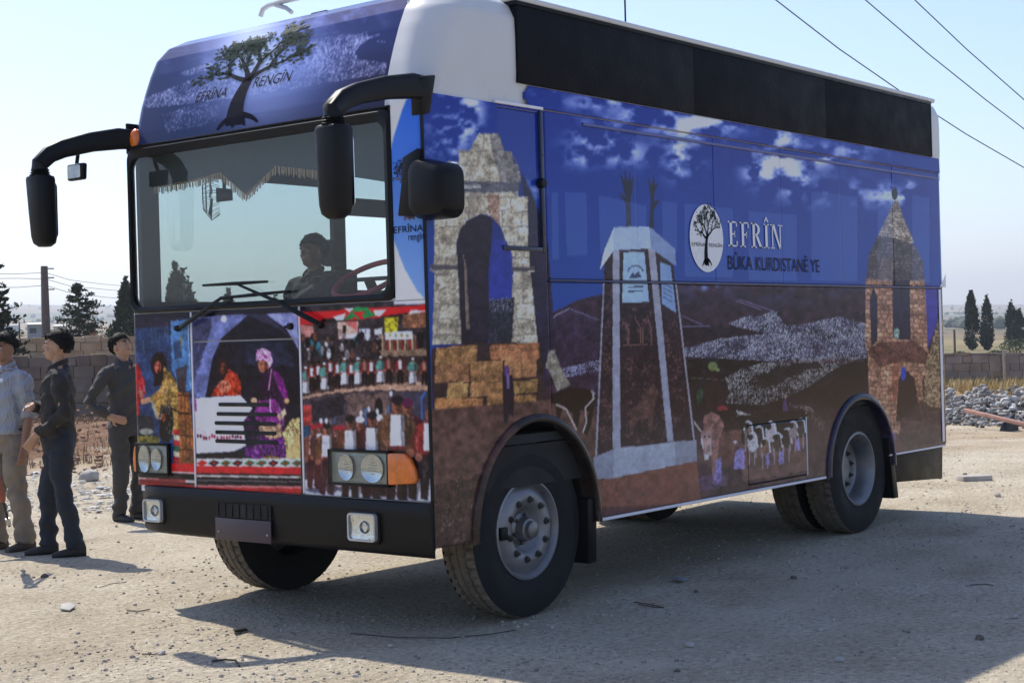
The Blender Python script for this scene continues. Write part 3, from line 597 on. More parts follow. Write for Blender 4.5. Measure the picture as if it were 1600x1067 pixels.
F.poly(ZB([(340,600),(440,690),(545,720),(556,840),(420,855),(330,820)]), (92, 34, 104), 1, .4, .9, 1); F.poly(ZB([(325,630),(410,630),(410,760),(330,780)]), (34, 24, 44), .85, .3, .3)
F.poly(ZB([(510,600),(552,560),(560,590),(525,635)]), (208, 176, 142)); F.ell(ZB([(380,518)])[0], 5, 4.4, (206, 164, 130)); F.ell(ZB([(562,520)])[0], 4, 4, (206, 160, 110))
F.poly(ZB([(45,505),(305,490),(370,560),(320,640),(335,770),(270,800),(60,812)]), (214, 214, 230), 1, .05, .04); F.poly(ZB([(55,640),(100,690),(320,720),(325,740),(60,745)]), (214, 176, 172), .6); F.poly(ZB([(45,510),(60,510),(62,580),(45,575)]), (150, 80, 150))
for k in range(16): F.ell(ZB([(68+k*16+random.uniform(-3, 3), 722+random.uniform(-8, 8))])[0], 1.7, 3.2, random.choice([(130, 40, 60), (60, 40, 60), (150, 60, 80)]))
F.poly(ZB([(410,640),(530,650),(535,720),(470,735),(410,690)]), (180, 150, 110), .9, .3, .6, 1); F.poly(ZB([(540,700),(580,630),(635,610),(635,700),(560,810)]), (214, 184, 124), 1, .3, .7, 1); F.poly(ZB([(560,800),(635,700),(640,840),(555,845)]), (198, 170, 118), 1, .1, .1); F.poly(ZB([(410,850),(450,820),(560,840),(555,862),(420,862)]), (140, 108, 60), 1, .3, .8)
F.poly(ZB([(60,812),(270,800),(330,800),(330,835),(60,850)]), (30, 24, 28), .9); F.poly(ZB([(60,840),(640,840),(645,900),(60,895)]), (196, 190, 190), 1)
for k in range(9):
    x = 60+k*66; F.poly(ZB([(x,868),(x+30,848),(x+62,862),(x+34,884)]), [(170, 30, 36), (24, 20, 24), (34, 104, 60)][k % 3 if k < 3 else (2 if k in (4, 5, 7, 8) else 1)]); F.poly(ZB([(x+18,868),(x+31,858),(x+45,866),(x+32,876)]), (170, 30, 36))
for y0, y1, c in [(885,925,(190,36,42)),(925,935,(24,20,24)),(935,945,(206,190,186)),(945,990,(22,20,26)),(990,1002,(196,120,120)),(1002,1067,(176,40,42))]: F.poly(ZB([(58,y0-4),(650,y0+4),(652,y1+4),(58,y1-4)]), c)
F.poly(ZB([(60,958),(650,968),(650,972),(60,962)]), (196, 186, 186), .8)
# right picture: street dance above, marching band below
F.poly(ZC([(0,0),(720,-10),(720,1080),(20,1080)]), (52, 44, 48), 1, .5, .4)
F.poly(ZC([(0,60),(690,20),(690,60),(0,130)]), (196, 34, 40), 1, .05, .05)
F.poly(ZC([(130,95),(250,90),(245,112),(110,112)]), (34, 26, 28)); F.poly(ZC([(240,100),(280,65),(320,100),(330,45),(290,45)]), (40, 130, 72)); F.poly(ZC([(240,102),(300,34),(360,34),(410,78),(345,92),(320,55),(285,95)]), (40, 130, 72)); F.poly(ZC([(285,60),(358,54),(322,88)]), (196, 34, 40))
F.poly(ZC([(185,85),(250,65),(240,100),(205,104)]), (214, 214, 216)); F.poly(ZC([(395,50),(465,45),(430,80),(405,78)]), (214, 214, 216)); F.poly(ZC([(245,42),(295,36),(270,60)]), (214, 214, 216)); F.poly(ZC([(440,82),(590,60),(580,75),(450,92)]), (26, 22, 24)); F.poly(ZC([(590,48),(690,50),(570,76)]), (206, 196, 196))
F.poly(ZC([(10,125),(80,130),(86,185),(20,190)]), (176, 120, 116), 1, .2, .2); F.poly(ZC([(205,110),(315,105),(315,190),(215,200)]), (190, 158, 146), 1, .2, .2); F.poly(ZC([(245,110),(310,108),(310,160)]), (180, 92, 88), .9); F.poly(ZC([(235,130),(252,128),(252,170),(235,170)]), (30, 24, 28)); F.poly(ZC([(320,145),(380,145),(378,200),(325,200)]), (150, 152, 170), 1, .3, .8); F.poly(ZC([(230,175),(320,170),(318,196),(232,200)]), (206, 204, 208), .8)
F.poly(ZC([(450,88),(525,85),(520,165),(455,165)]), (176, 160, 42), 1, .3, .9); F.poly(ZC([(545,70),(690,62),(690,140),(550,140)]), (120, 82, 62), 1, .4, .5); F.poly(ZC([(400,150),(440,140),(440,175),(402,178)]), (210, 206, 206))
for k in range(18): F.poly(ZC([(425+k*13,178),(434+k*13,176),(434+k*13,256),(425+k*13,260)]), [(150, 44, 44), (190, 160, 130), (120, 90, 70)][k % 3])
F.poly(ZC([(455,165),(598,158),(598,200),(458,204)]), (208, 210, 222), 1, .02, .02)
for k in range(4): F.ell(ZC([(482+k*30, 180)])[0], 2.2, 3.6, (150, 150, 90)); 
F.poly(ZC([(620,165),(658,165),(655,245),(625,250)]), (26, 22, 26)); F.poly(ZC([(425,260),(690,250),(690,285),(430,290)]), (136, 112, 94), 1, .3, .3)
for k in range(46):
    x = random.uniform(10, 430); y = random.uniform(180, 290); F.ell(ZC([(x, y)])[0], random.uniform(2, 4.5), random.uniform(4, 9), random.choice([(26, 22, 26), (34, 30, 34), (60, 44, 40), (50, 100, 112), (120, 112, 116), (200, 200, 206), (96, 60, 52)]), 1, .2, .4)
F.poly(ZC([(15,470),(100,440),(300,400),(690,330),(690,470),(400,465),(200,480),(15,520)]), (176, 142, 122), 1, .2, .15, 2)
F.poly(ZC([(15,330),(690,300),(690,420),(400,440),(200,465),(20,500)]), (54, 38, 40), .8, .5, .6, 2)
def walker(cv, Z, x, y, h, top, mid, low, skin=(142, 90, 72), hat=None, apron=None):
    w_ = h*0.13
    cv.poly(Z([(x-w_*.8,y+h*.5),(x+w_*.8,y+h*.5),(x+w_*.7,y+h),(x+w_*.1,y+h*.98),(x,y+h*.7),(x-w_*.2,y+h),(x-w_*.8,y+h*.98)]), low, 1, .2, .3)
    cv.poly(Z([(x-w_*1.2,y+h*.2),(x-w_*.5,y+h*.14),(x+w_*.5,y+h*.14),(x+w_*1.2,y+h*.2),(x+w_*1.3,y+h*.5),(x-w_*1.3,y+h*.5)]), top, 1, .25, .35)
    cv.poly(Z([(x-w_*.5,y+h*.16),(x+w_*.5,y+h*.16),(x+w_*.55,y+h*.46),(x-w_*.55,y+h*.46)]), mid, 1, .06, .1)
    if apron: cv.poly(Z([(x-w_*.9,y+h*.45),(x+w_*.9,y+h*.45),(x+w_*1.1,y+h*.9),(x-w_*1.1,y+h*.92)]), apron, 1, .06, .12)
    cv.poly(Z([(x+w_*.25,y+h*.15),(x+w_*1.25,y+h*.2),(x+w_*1.3,y+h*.5),(x+w_*.8,y+h),(x+w_*.35,y+h)]), (14, 10, 14), .42, 0, .2)
    cv.poly(Z([(x-w_*.6,y+h*.46),(x+w_*.6,y+h*.46),(x+w_*.6,y+h*.5),(x-w_*.6,y+h*.5)]), (110, 40, 44), .8)
    for sg in (-1, 1): cv.line(Z([(x+sg*w_*1.1,y+h*.22),(x+sg*w_*(1.25+random.uniform(-.2,.3)),y+h*.38),(x+sg*w_*(.9+random.uniform(-.4,.4)),y+h*.52)]), max(1.2, w_*.30*(Z([(1, 0)])[0][0]-Z([(0, 0)])[0][0])), tuple(v*.8 for v in top)); cv.ell(Z([(x+sg*w_*.95,y+h*.53)])[0], max(.8, h*.012), max(.9, h*.014), skin)
    c = Z([(x, y+h*.075)])[0]; s0 = (Z([(1, 0)])[0][0]-Z([(0, 0)])[0][0])
    cv.ell(c, h*.052*s0, h*.075*s0, skin)
    cv.ell((c[0]+h*.022*s0, c[1]+h*.01*s0), h*.03*s0, h*.07*s0, tuple(v*.5 for v in skin), .7); cv.line([(c[0]-h*.03*s0, c[1]-h*.008*s0), (c[0]+h*.03*s0, c[1]-h*.008*s0)], h*.018*s0, (36, 22, 22), .75); cv.line([(c[0]-h*.018*s0, c[1]+h*.04*s0), (c[0]+h*.015*s0, c[1]+h*.04*s0)], h*.012*s0, (60, 26, 26), .7)
    if hat: cv.ell((c[0], c[1]-h*.055*s0), h*.058*s0, h*.045*s0, hat, 1, .05, .1)
W_, D_, R_, T_ = (206, 204, 212), (34, 26, 32), (124, 44, 44), (92, 140, 132)
for k, (x, y) in enumerate([(42,345),(75,325),(108,318),(140,325),(172,300),(208,310),(245,300),(280,310),(315,298),(350,295),(385,298),(432,292),(475,285),(535,288),(600,298),(660,296)]):
    if k in (0, 3, 6, 8, 11, 14): walker(F, ZC, x, y, 150-k*.5, T_, T_, (60, 56, 58), hat=W_, apron=W_)
    else: walker(F, ZC, x, y, 145, R_, W_ if k % 3 else (150, 110, 100), D_, hat=(30, 24, 28))
F.poly(ZC([(20,520),(80,500),(350,470),(690,470),(705,930),(35,930)]), (74, 62, 70), 1, .35, .3); F.poly(ZC([(70,520),(240,490),(250,590),(80,640)]), (46, 40, 50), 1, .3, .4, 2); F.poly(ZC([(250,490),(470,475),(470,590),(260,600)]), (112, 90, 84), .85, .3, .3, 3); F.poly(ZC([(400,590),(405,520),(425,500),(445,530),(445,590)]), (36, 28, 32))
F.poly(ZC([(20,545),(72,545),(75,650),(25,650)]), (166, 60, 56), .9, .3, .3); F.poly(ZC([(28,650),(66,650),(66,790),(30,790)]), (40, 74, 104), .9, .4, .4); F.poly(ZC([(540,480),(690,470),(700,840),(640,830)]), (64, 60, 78), .9)
F.poly(ZC([(30,930),(705,925),(712,1060),(40,1060)]), (192, 190, 204), 1, .1, .06); F.poly(ZC([(40,975),(300,960),(310,985),(60,1000)]), (70, 66, 84), .85, .2, .2, 2); F.poly(ZC([(330,1000),(560,985),(580,1010),(350,1020)]), (80, 76, 92), .8, .2, .2, 2)
F.line(ZC([(665,475),(645,510),(655,840)]), 2.6, (52, 110, 176)); F.line(ZC([(355,650),(352,570),(372,552)]), 2.2, (60, 130, 190)); F.line(ZC([(475,590),(474,545)]), 2.2, (60, 130, 190)); F.line(ZC([(190,640),(200,600)]), 1.6, (80, 110, 150))
for x, y, h, tp in [(85,650,330,(120,70,56)),(120,640,330,(90,50,52)),(200,655,300,R_),(232,655,300,R_),(325,610,400,R_),(420,600,420,R_)]: walker(F, ZC, x, y, h, tp, W_, (70, 26, 34), hat=(150, 40, 50) if h < 350 else W_)
walker(F, ZC, 152, 642, 370, (104, 66, 46), W_, (64, 28, 36), hat=(30, 22, 26)); walker(F, ZC, 275, 605, 430, (96, 58, 44), W_, (46, 26, 32), hat=(28, 22, 28)); walker(F, ZC, 388, 585, 470, (74, 36, 40), W_, (44, 24, 30), hat=(30, 26, 40)); walker(F, ZC, 572, 520, 520, (104, 34, 46), (180, 150, 160), (44, 24, 30), hat=(90, 30, 70)); walker(F, ZC, 520, 505, 545, (110, 76, 56), W_, (40, 24, 28), hat=(36, 28, 38)); walker(F, ZC, 690, 560, 480, R_, W_, D_)
for x, y in [(330,585),(372,565),(415,575),(487,483),(122,625),(150,625)]: F.ell(ZC([(x, y)])[0], 2.4, 4.4, W_)
F.poly(ZC([(500,0),(690,-20),(690,15),(500,20)]), (206, 200, 222), 1, 0, 0)
def folds(cv, Z, pts, n, amp, slant=0.0, ln=60):
    xs = [p[0] for p in pts]; ys = [p[1] for p in pts]
    mask = np.zeros(cv.X.shape, bool); mask[cv.inside(Z(pts))] = True; keep = cv.C.copy()
    for k in range(n):
        x, y = random.uniform(min(xs), max(xs)), random.uniform(min(ys), max(ys)); l = ln*random.uniform(.5, 1.3); q = Z([(x, y), (x+slant*l+random.uniform(-8, 8), y+l*.5), (x+slant*l*1.6, y+l)])
        cv.line(q, random.uniform(1.0, 2.4), (12, 8, 12) if random.random() < .55 else (238, 226, 214), amp*random.uniform(.4, 1))
    cv.C = np.where(mask[..., None], cv.C, keep)
folds(F, ZA, [(205,340),(285,450),(300,520),(290,700),(240,740),(180,640),(200,480)], 46, .4, -.2, 70); folds(F, ZA, [(40,320),(98,440),(100,500),(66,560),(40,620)], 16, .35, .1, 60)
folds(F, ZB, [(240,345),(308,420),(308,490),(140,495),(215,400)], 30, .35, .1, 40); folds(F, ZB, [(425,370),(480,320),(560,480),(545,840),(340,820),(400,600)], 70, .34, .12, 80); folds(F, ZB, [(45,505),(305,490),(335,770),(60,812)], 22, .14, .05, 110); folds(F, ZB, [(540,700),(635,610),(635,700),(560,810)], 40, .4, .3, 40)
folds(F, ZB, [(60,100),(340,40),(150,280),(110,500),(40,500)], 24, .14, -.3, 90); folds(F, ZA, [(40,60),(250,90),(250,300),(150,300),(45,320)], 26, .16, .05, 90)
folds(F, ZC, [(30,640),(700,500),(705,930),(40,930)], 150, .26, .03, 60); folds(F, ZC, [(15,180),(690,300),(690,420),(20,500)], 90, .24, .02, 34)
# small features of the women's faces and jewellery
for Zf, c_, k_ in ((ZA, (170, 345), 1.0), (ZB, (206, 342), .9), (ZB, (432, 328), 1.1)):
    F.line(Zf([(c_[0]-14*k_, c_[1]-10*k_), (c_[0]-3*k_, c_[1]-12*k_)]), 1.2, (30, 16, 16), .9); F.line(Zf([(c_[0]+4*k_, c_[1]-12*k_), (c_[0]+14*k_, c_[1]-10*k_)]), 1.2, (30, 16, 16), .9)
    F.line(Zf([(c_[0]-1, c_[1]-8*k_), (c_[0]-3*k_, c_[1]+6*k_)]), 1.2, (220, 150, 120), .6); F.line(Zf([(c_[0]-8*k_, c_[1]+16*k_), (c_[0]+7*k_, c_[1]+15*k_)]), 1.4, (150, 40, 44), .9); F.poly(Zf([(c_[0]+8*k_, c_[1]-28*k_), (c_[0]+22*k_, c_[1]-10*k_), (c_[0]+16*k_, c_[1]+26*k_), (c_[0]+6*k_, c_[1]+30*k_)]), (40, 18, 18), .5)
for k in range(40): F.ell(ZB([(random.uniform(395, 478), random.uniform(235, 300))])[0], 1.1, 1.3, random.choice([(236, 220, 232), (170, 70, 140), (120, 40, 96)]), .8)
for k in range(60): F.ell(ZA([(random.uniform(205, 290), random.uniform(420, 700))])[0], .9, 1.2, random.choice([(206, 180, 120), (84, 58, 26)]), .6)
F.C *= (1+.22*(F.n2-.5)+.12*(F.wn-.5)+.12*(F.n1-.5))[..., None]
FRONT_C = F.linear()
def front_col(y, z):
    a = np.clip((np.asarray(y)+0.02)/FD, 0, FRONT_C.shape[0]-1.001); b = np.clip((np.asarray(z)-0.68)/FD, 0, FRONT_C.shape[1]-1.001)
    i = a.astype(int); j = b.astype(int); fa = (a-i)[..., None]; fb = (b-j)[..., None]
    return (FRONT_C[i, j]*(1-fa)+FRONT_C[i+1, j]*fa)*(1-fb)+(FRONT_C[i, j+1]*(1-fa)+FRONT_C[i+1, j+1]*fa)*fb

# ================================================================== materials of the bus
M_WRAP = mat('printed_vinyl', (1, 1, 1), 0.12, var=0.04, scale=3, attr='print', bump=0.05, bscale=2.6, dist=0.02, spec=0.24, dust=.26)
M_FILM = mat('window_film', (1, 1, 1), 0.06, var=0.03, scale=3, attr='print', spec=0.35, dust=.2)
M_WHITE = mat('white_coachwork', (0.62, 0.62, 0.61), 0.32, var=0.05, scale=2.5, spec=0.5)
M_TRIM = mat('white_trim', (0.78, 0.76, 0.80), 0.4, var=0.05)
M_BLACK = mat('black_plastic', (0.0055, 0.0055, 0.0065), 0.4, spec=.2, var=0.25, scale=14, bump=0.12, bscale=160, dist=0.003)
M_RUB = mat('black_rubber', (0.005, 0.0055, 0.0065), 0.42, spec=.2, var=0.2, scale=9)
M_TYRE = mat('tyre_rubber', (0.014, 0.0135, 0.0135), 0.8, spec=.3, var=0.45, scale=11, bump=0.35, bscale=90, dist=0.004)
M_TREAD = mat('dusty_tread', (0.15, 0.125, 0.095), 0.92, var=0.4, scale=16, bump=0.3, bscale=80, dist=0.004)
M_RIM = mat('painted_rim', (0.24, 0.235, 0.24), 0.45, 0.55, var=0.35, scale=7, bump=0.25, bscale=60, dist=0.003)
M_NUT = mat('dirty_steel', (0.10, 0.095, 0.09), 0.5, 0.7, var=0.4, scale=30)
M_DARK = mat('dark_underbody', (0.018, 0.017, 0.016), 0.85, var=0.4, scale=6)
M_CHROME = mat('lamp_reflector', (0.50, 0.51, 0.54), 0.12, 1.0, var=0.06, scale=20)
M_AMBER = mat('amber_lens', (0.70, 0.155, 0.006), 0.2, var=0.25, scale=20, bump=0.4, bscale=55, dist=0.01, coat=0.6)
M_LENS = glass_mat('lamp_glass', (0.86, 0.9, 0.9), 1.45, 0.03)
M_LAMPBACK = mat('lamp_housing', (0.30, 0.32, 0.30), 0.25, 0.3, var=0.2, scale=12)
M_SCREEN = mat('led_screen', (0.004, 0.005, 0.008), 0.6, var=0.3, scale=5, bump=0.55, bscale=70, dist=0.012, spec=0.12)
M_INT = mat('cab_lining', (0.045, 0.060, 0.068), 0.8, var=0.1)
M_INTD = mat('dark_upholstery', (0.020, 0.022, 0.024), 0.85, var=0.2)
M_GLASS = glass_mat('windscreen_glass', (0.92, 0.96, 0.955), 1.55, 0.0, dust=.035)
M_FILMGLASS = glass_mat('perforated_film_glass', (0.66, 0.72, 0.705), 1.3, 0.0)
M_CLEAR = glass_mat('clear_glass', (0.93, 0.97, 0.97), 1.3, 0.0)
M_PLATE = mat('blank_plate', (0.050, 0.034, 0.046), 0.4, var=0.2)
M_INK = mat('dark_lettering', (0.010, 0.010, 0.018), 0.6, var=0.05, spec=.1)
M_INKW = mat('white_lettering', (0.80, 0.80, 0.82), 0.3, var=0.03)
M_INKG = mat('green_ink', (0.010, 0.034, 0.028), 0.6, var=0.3, scale=60, spec=.1)
M_INKB = mat('brown_ink', (0.13, 0.060, 0.050), 0.35, var=0.1)
M_FRINGE = mat('gold_fringe', (0.30, 0.23, 0.15), 0.8, var=0.4, scale=80)
M_RED = mat('red_wheel_cover', (0.35, 0.03, 0.05), 0.6)
M_MIRROR = mat('mirror_silver', (0.75, 0.78, 0.82), 0.04, 1.0, var=0.02)
M_STEEL = mat('grey_tube', (0.52, 0.52, 0.50), 0.4, 0.3, var=0.15)
M_BLUEEDGE = mat('dark_blue_edge', (0.020, 0.028, 0.060), 0.3, var=0.1)

BL, BW, ZS = 6.58, 2.442, 0.495
bus = thing('bus', 'tall display bus wrapped in blue picture print with black screen along the roof', 'bus')
ARCH_F = (0.893, 0.50, 0.545, 0.60); ARCH_R = (4.93, 0.50, 0.535, 0.53)
def in_arch(x, z, a, g=0.0):
    return (((x-a[0])/(a[2]+g))**2+((np.maximum(z, a[1])-a[1])/(a[3]+g))**2 < 1)
def side_panel(name, x0, x1, z0, z1, parent, m=None, yfn=None, keepfn=None, step=0.0075, y=0.0, fl=0.014):
    nx = max(2, int((x1-x0)/step)+1); nz = max(2, int((z1-z0)/step)+1)
    X, Z = np.meshgrid(np.linspace(x0, x1, nx), np.linspace(z0, z1, nz), indexing='ij')
    Y = np.full_like(X, y) if yfn is None else yfn(X, Z)
    C = side_col(X, Z); keep = None
    if keepfn is not None:
        xc = (X[:-1, :-1]+X[1:, 1:])/2; zc = (Z[:-1, :-1]+Z[1:, 1:])/2; keep = keepfn(xc, zc)
    me = grid_mesh(name, np.stack([X, Y, Z], -1), C, keep, (0, fl, 0))
    return link(name, me, m or M_WRAP, parent)
wav = lambda X, Z: 0.0022*(fbm(X*1.3, Z*1.1, 31, 2)-0.5)
DW = (0.615, 1.000, 2.075, 2.845)
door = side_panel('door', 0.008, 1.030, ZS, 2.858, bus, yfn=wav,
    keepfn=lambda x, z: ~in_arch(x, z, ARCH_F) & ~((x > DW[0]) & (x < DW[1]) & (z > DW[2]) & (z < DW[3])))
dwin = side_panel('door_window', DW[0]+.003, DW[1]-.003, DW[2]+.003, DW[3]-.003, bus, M_FILM, y=0.010)
b = MB(); b.box((DW[1]-.012, -.010, DW[2]-.02), (DW[1]+.014, .012, DW[3]+.012)); b.build('window_frame', M_BLUEEDGE, dwin, .003)
b = MB(); b.box((DW[0]+.02, -.008, DW[2]-.02), (DW[1]-.0125, .012, DW[2]+.004)); b.build('window_frame', M_BLUEEDGE, dwin, .003)
b = MB(); b.box((DW[0]-.02, -.012, DW[3]+.0125), (DW[1]+.02, .010, DW[3]+.030)); b.build('rain_gutter', M_TRIM, door, .003)
b = MB(); p = on_side(846, 287); b.lathe([(-.03, .001), (-.03, .024), (-.008, .03), (.004, .03)], (p[0]-.01, 0, p[2]), n=18); b.build('window_latch', M_BLACK, dwin, smooth=True)
HAT = (3.205, 4.045, 0.525, 0.935)
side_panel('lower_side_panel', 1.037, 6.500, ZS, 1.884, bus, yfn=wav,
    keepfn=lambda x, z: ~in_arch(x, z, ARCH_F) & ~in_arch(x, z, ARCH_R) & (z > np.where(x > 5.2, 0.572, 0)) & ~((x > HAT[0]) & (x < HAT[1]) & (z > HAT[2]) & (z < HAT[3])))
hat = side_panel('luggage_hatch', HAT[0]+.007, HAT[1]-.007, HAT[2]+.007, HAT[3]-.007, bus, yfn=lambda X, Z: -0.003+wav(X, Z))
b = MB(); b.box((HAT[1]-.004, -.006, HAT[2]), (HAT[1]+.006, .004, HAT[3]+.01)); b.build('hatch_edge', M_TRIM, hat, .002)
xs = [1.040, 1.950, 2.860, 3.770, 4.680, 5.590, 6.500]
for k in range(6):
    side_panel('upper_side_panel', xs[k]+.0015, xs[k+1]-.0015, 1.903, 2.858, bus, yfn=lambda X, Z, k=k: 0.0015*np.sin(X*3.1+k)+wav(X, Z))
# mouldings and sill
b = MB(); b.tube([(1.04, -.004, 1.8935), (6.49, -.004, 1.8935)], .0085, 8); b.build('waist_moulding', mat('waist_strip', (0.06, 0.06, 0.12), 0.22, var=.3), bus, smooth=True)
b = MB(); b.tube([(1.40, -.004, 2.815), (6.45, -.004, 2.815)], .011, 8); b.build('gutter_moulding', mat('gutter_strip', (0.09, 0.11, 0.32), 0.15, var=.2), bus, smooth=True)
b = MB(); b.box((1.46, -.006, ZS-.020), (4.33, .02, ZS-.002)); b.build('sill_strip', M_TRIM, bus, .003)
b = MB(); b.box((-.001, -.006, ZS-.01), (.007, .012, 2.86)); b.build('door_edge_strip', M_RUB, bus)
b = MB(); b.box((5.42, -.004, .556), (6.50, .015, .570)); b.build('sill_strip', M_TRIM, bus, .002)
# shoulder band under the screen
def shoulder(X, Z): return -0.008+(Z-2.866)/0.12*0.006
sh = side_panel('shoulder_band', 0.862, 6.520, 2.866, 2.985, bus, yfn=shoulder, keepfn=lambda x, z: x > 0.862+0.045*np.abs((z-2.925)/0.06)**2)
# rear corner
nz = 150; na = 12
A, Z = np.meshgrid(np.linspace(0, math.pi/2, na), np.linspace(.58, 2.98, nz), indexing='ij')
R_c = 0.085
P = np.stack([6.503+R_c*np.sin(A)-0.002, R_c*(1-np.cos(A)), Z], -1)
Cc = side_col(np.minimum(6.503+A*R_c, 6.6), Z)
up = (Z > 1.90)[..., None]; Cc = np.where(up, lin((78, 128, 200))*1.2, Cc*0.9)
link('rear_corner', grid_mesh('rear_corner', P, Cc, None, None), M_WRAP, bus)
b = MB(); b.box((6.430, -.007, .60), (6.475, -.0025, 1.88)); b.build('corner_strip', M_TRIM, bus, .001)
b = MB(); b.prism([(6.44, 1.89), (6.585, 1.90), (6.585, 2.02), (6.56, 1.98)], lambda u, v, d: (u, d, v), -.006, -.0035); b.build('wrap_patch', M_TRIM, bus)
# walls, floor, roof lining
b = MB(); b.box((.06, .018, ZS+.75), (6.50, .045, 2.86)); b.build('near_wall', M_INT, bus)
b = MB(); b.box((1.46, .018, ZS+.005), (4.38, .045, ZS+.748)); b.box((5.47, .018, .585), (6.50, .045, ZS+.748)); b.build('skirt_backing', M_DARK, bus)
b = MB(); b.box((6.515, .03, .585), (6.575, BW-.03, 2.98)); b.build('rear_wall', M_WHITE, bus, .01)
FW = [(0.20, 1.72, 1.86, 2.66), (1.835, 2.80, 1.945, 2.475), (1.835, 2.80, 2.60, 2.80), (3.0, 4.6, 1.95, 2.75), (4.75, 6.3, 1.95, 2.75)]
b = MB(); y0, y1 = BW-.042, BW
xs_ = [0.06, .20, 1.72, 1.835, 2.80, 3.0, 4.6, 4.75, 6.3, 6.51]
b.box((.06, y0, ZS), (6.51, y1, 1.86))
b.box((.06, y0, 2.8002), (6.51, y1, 2.90))
for k in range(0, len(xs_)-1, 2): b.box((xs_[k], y0+.001, 1.8602), (xs_[k+1], y1-.001, 2.80))
b.box((.2002, y0+.002, 2.66), (1.7198, y1-.002, 2.7998)); b.box((1.8352, y0+.002, 1.8604), (2.7998, y1-.002, 1.945)); b.box((1.8352, y0+.002, 2.475), (2.7998, y1-.002, 2.60))
b.box((3.0002, y0+.002, 1.8604), (4.5998, y1-.002, 1.95)); b.box((4.7502, y0+.002, 1.8604), (6.2998, y1-.002, 1.95)); b.box((3.0002, y0+.002, 2.75), (4.5998, y1-.002, 2.7998)); b.box((4.7502, y0+.002, 2.75), (6.2998, y1-.002, 2.7998))
fw = b.build('far_wall', M_INT, bus)
for k, (xa, xb, za, zb) in enumerate(FW):
    b = MB(); b.box((xa-.001, BW-.024, za-.001), (xb+.001, BW-.019, zb+.001)); b.build('far_window', M_CLEAR if k == 1 else M_FILMGLASS, bus)
b = MB(); b.box((.06, .05, .98), (6.51, BW-.05, 1.03)); b.build('floor', M_INTD, bus)
b = MB(); b.box((.10, .05, 2.865), (6.51, BW-.05, 2.885)); b.build('ceiling_lining', M_INT, bus)
b = MB(); b.box((3.1, .05, 1.03), (3.14, BW-.05, 2.86)); b.build('partition', mat('pale_partition', (.35, .38, .37), .8), bus)
# chassis
b = MB(); b.box((.5, .55, .46), (6.2, .75, .72)); b.box((.5, 1.7, .46), (6.2, 1.9, .72)); b.box((.9-.1, .3, .40), (.9+.1, 2.1, .58)); b.box((4.9, .4, .38), (5.1, 2.0, .6)); b.box((2.0, .25, .50), (3.1, .5, .75)); b.tube([(1.2, 1.25, .5), (4.9, 1.25, .48)], .06, 8)
b.build('chassis', M_DARK, bus)
b = MB(); b.box((.05, .06, .74), (6.50, BW-.06, .97)); b.build('underfloor', M_DARK, bus)

# ---------------------------------------------------------------- wheel arches, flaps
def flare(name, a, mm, printed, grow=0.0):
    pr = [(-.012, -.001), (-.012, -.012), (-.020, -.020), (-.046, -.024), (-.058, -.020), (-.060, -.005), (-.060, .09)]
    an = np.linspace(math.radians(-2), math.radians(182), 72)
    P = np.zeros((len(an), len(pr), 3)); C = np.zeros_like(P)
    for i, q in enumerate(an):
        for j, (d, y) in enumerate(pr):
            rx, rz = a[2]+.055+grow+d, a[3]+.055+grow+d
            x, z = a[0]+rx*math.cos(q), a[1]+rz*math.sin(q)
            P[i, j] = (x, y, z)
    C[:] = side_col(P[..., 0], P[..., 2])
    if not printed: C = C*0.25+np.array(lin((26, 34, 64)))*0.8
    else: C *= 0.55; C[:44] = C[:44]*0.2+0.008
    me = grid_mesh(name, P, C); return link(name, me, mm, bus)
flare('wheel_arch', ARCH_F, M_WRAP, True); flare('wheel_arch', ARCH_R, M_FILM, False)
for a in (ARCH_F, ARCH_R):
    an = np.linspace(0, math.pi, 25); P = np.zeros((25, 2, 3))
    for i, q in enumerate(an):
        for j, y in enumerate((.05, .78)): P[i, j] = (a[0]+(a[2]+.02)*math.cos(q), y, a[1]+(a[3]+.02)*math.sin(q))
    link('wheel_well', grid_mesh('wheel_well', P), M_DARK, bus)
    b = MB(); b.prism([(a[0]+(a[2]+.019)*math.cos(q), a[1]+(a[3]+.019)*math.sin(q)) for q in an], lambda u, v, d: (u, d, v), .781, .79); b.build('wheel_well', M_DARK, bus)
b = MB(); b.hexa([(1.375, .02, .235), (1.46, .02, .235), (1.46, .42, .235), (1.375, .42, .235), (1.36, .0, .62), (1.452, .0, .62), (1.452, .42, .62), (1.36, .42, .62)]); b.build('mud_flap', M_RUB, bus, .01)
b = MB(); b.hexa([(5.47, .0, .215), (5.56, .0, .215), (5.56, .62, .215), (5.47, .62, .215), (5.40, .0, .70), (5.46, .0, .70), (5.46, .62, .70), (5.40, .62, .70)]); b.build('mud_flap', M_RUB, bus, .006)
b = MB(); b.hexa([(5.58, .06, .33), (6.56, .06, .275), (6.56, 2.38, .275), (5.58, 2.38, .33), (5.50, .05, .555), (6.56, .05, .57), (6.56, 2.38, .57), (5.50, 2.38, .555)]); b.build('rear_bumper', M_RUB, bus, .008)

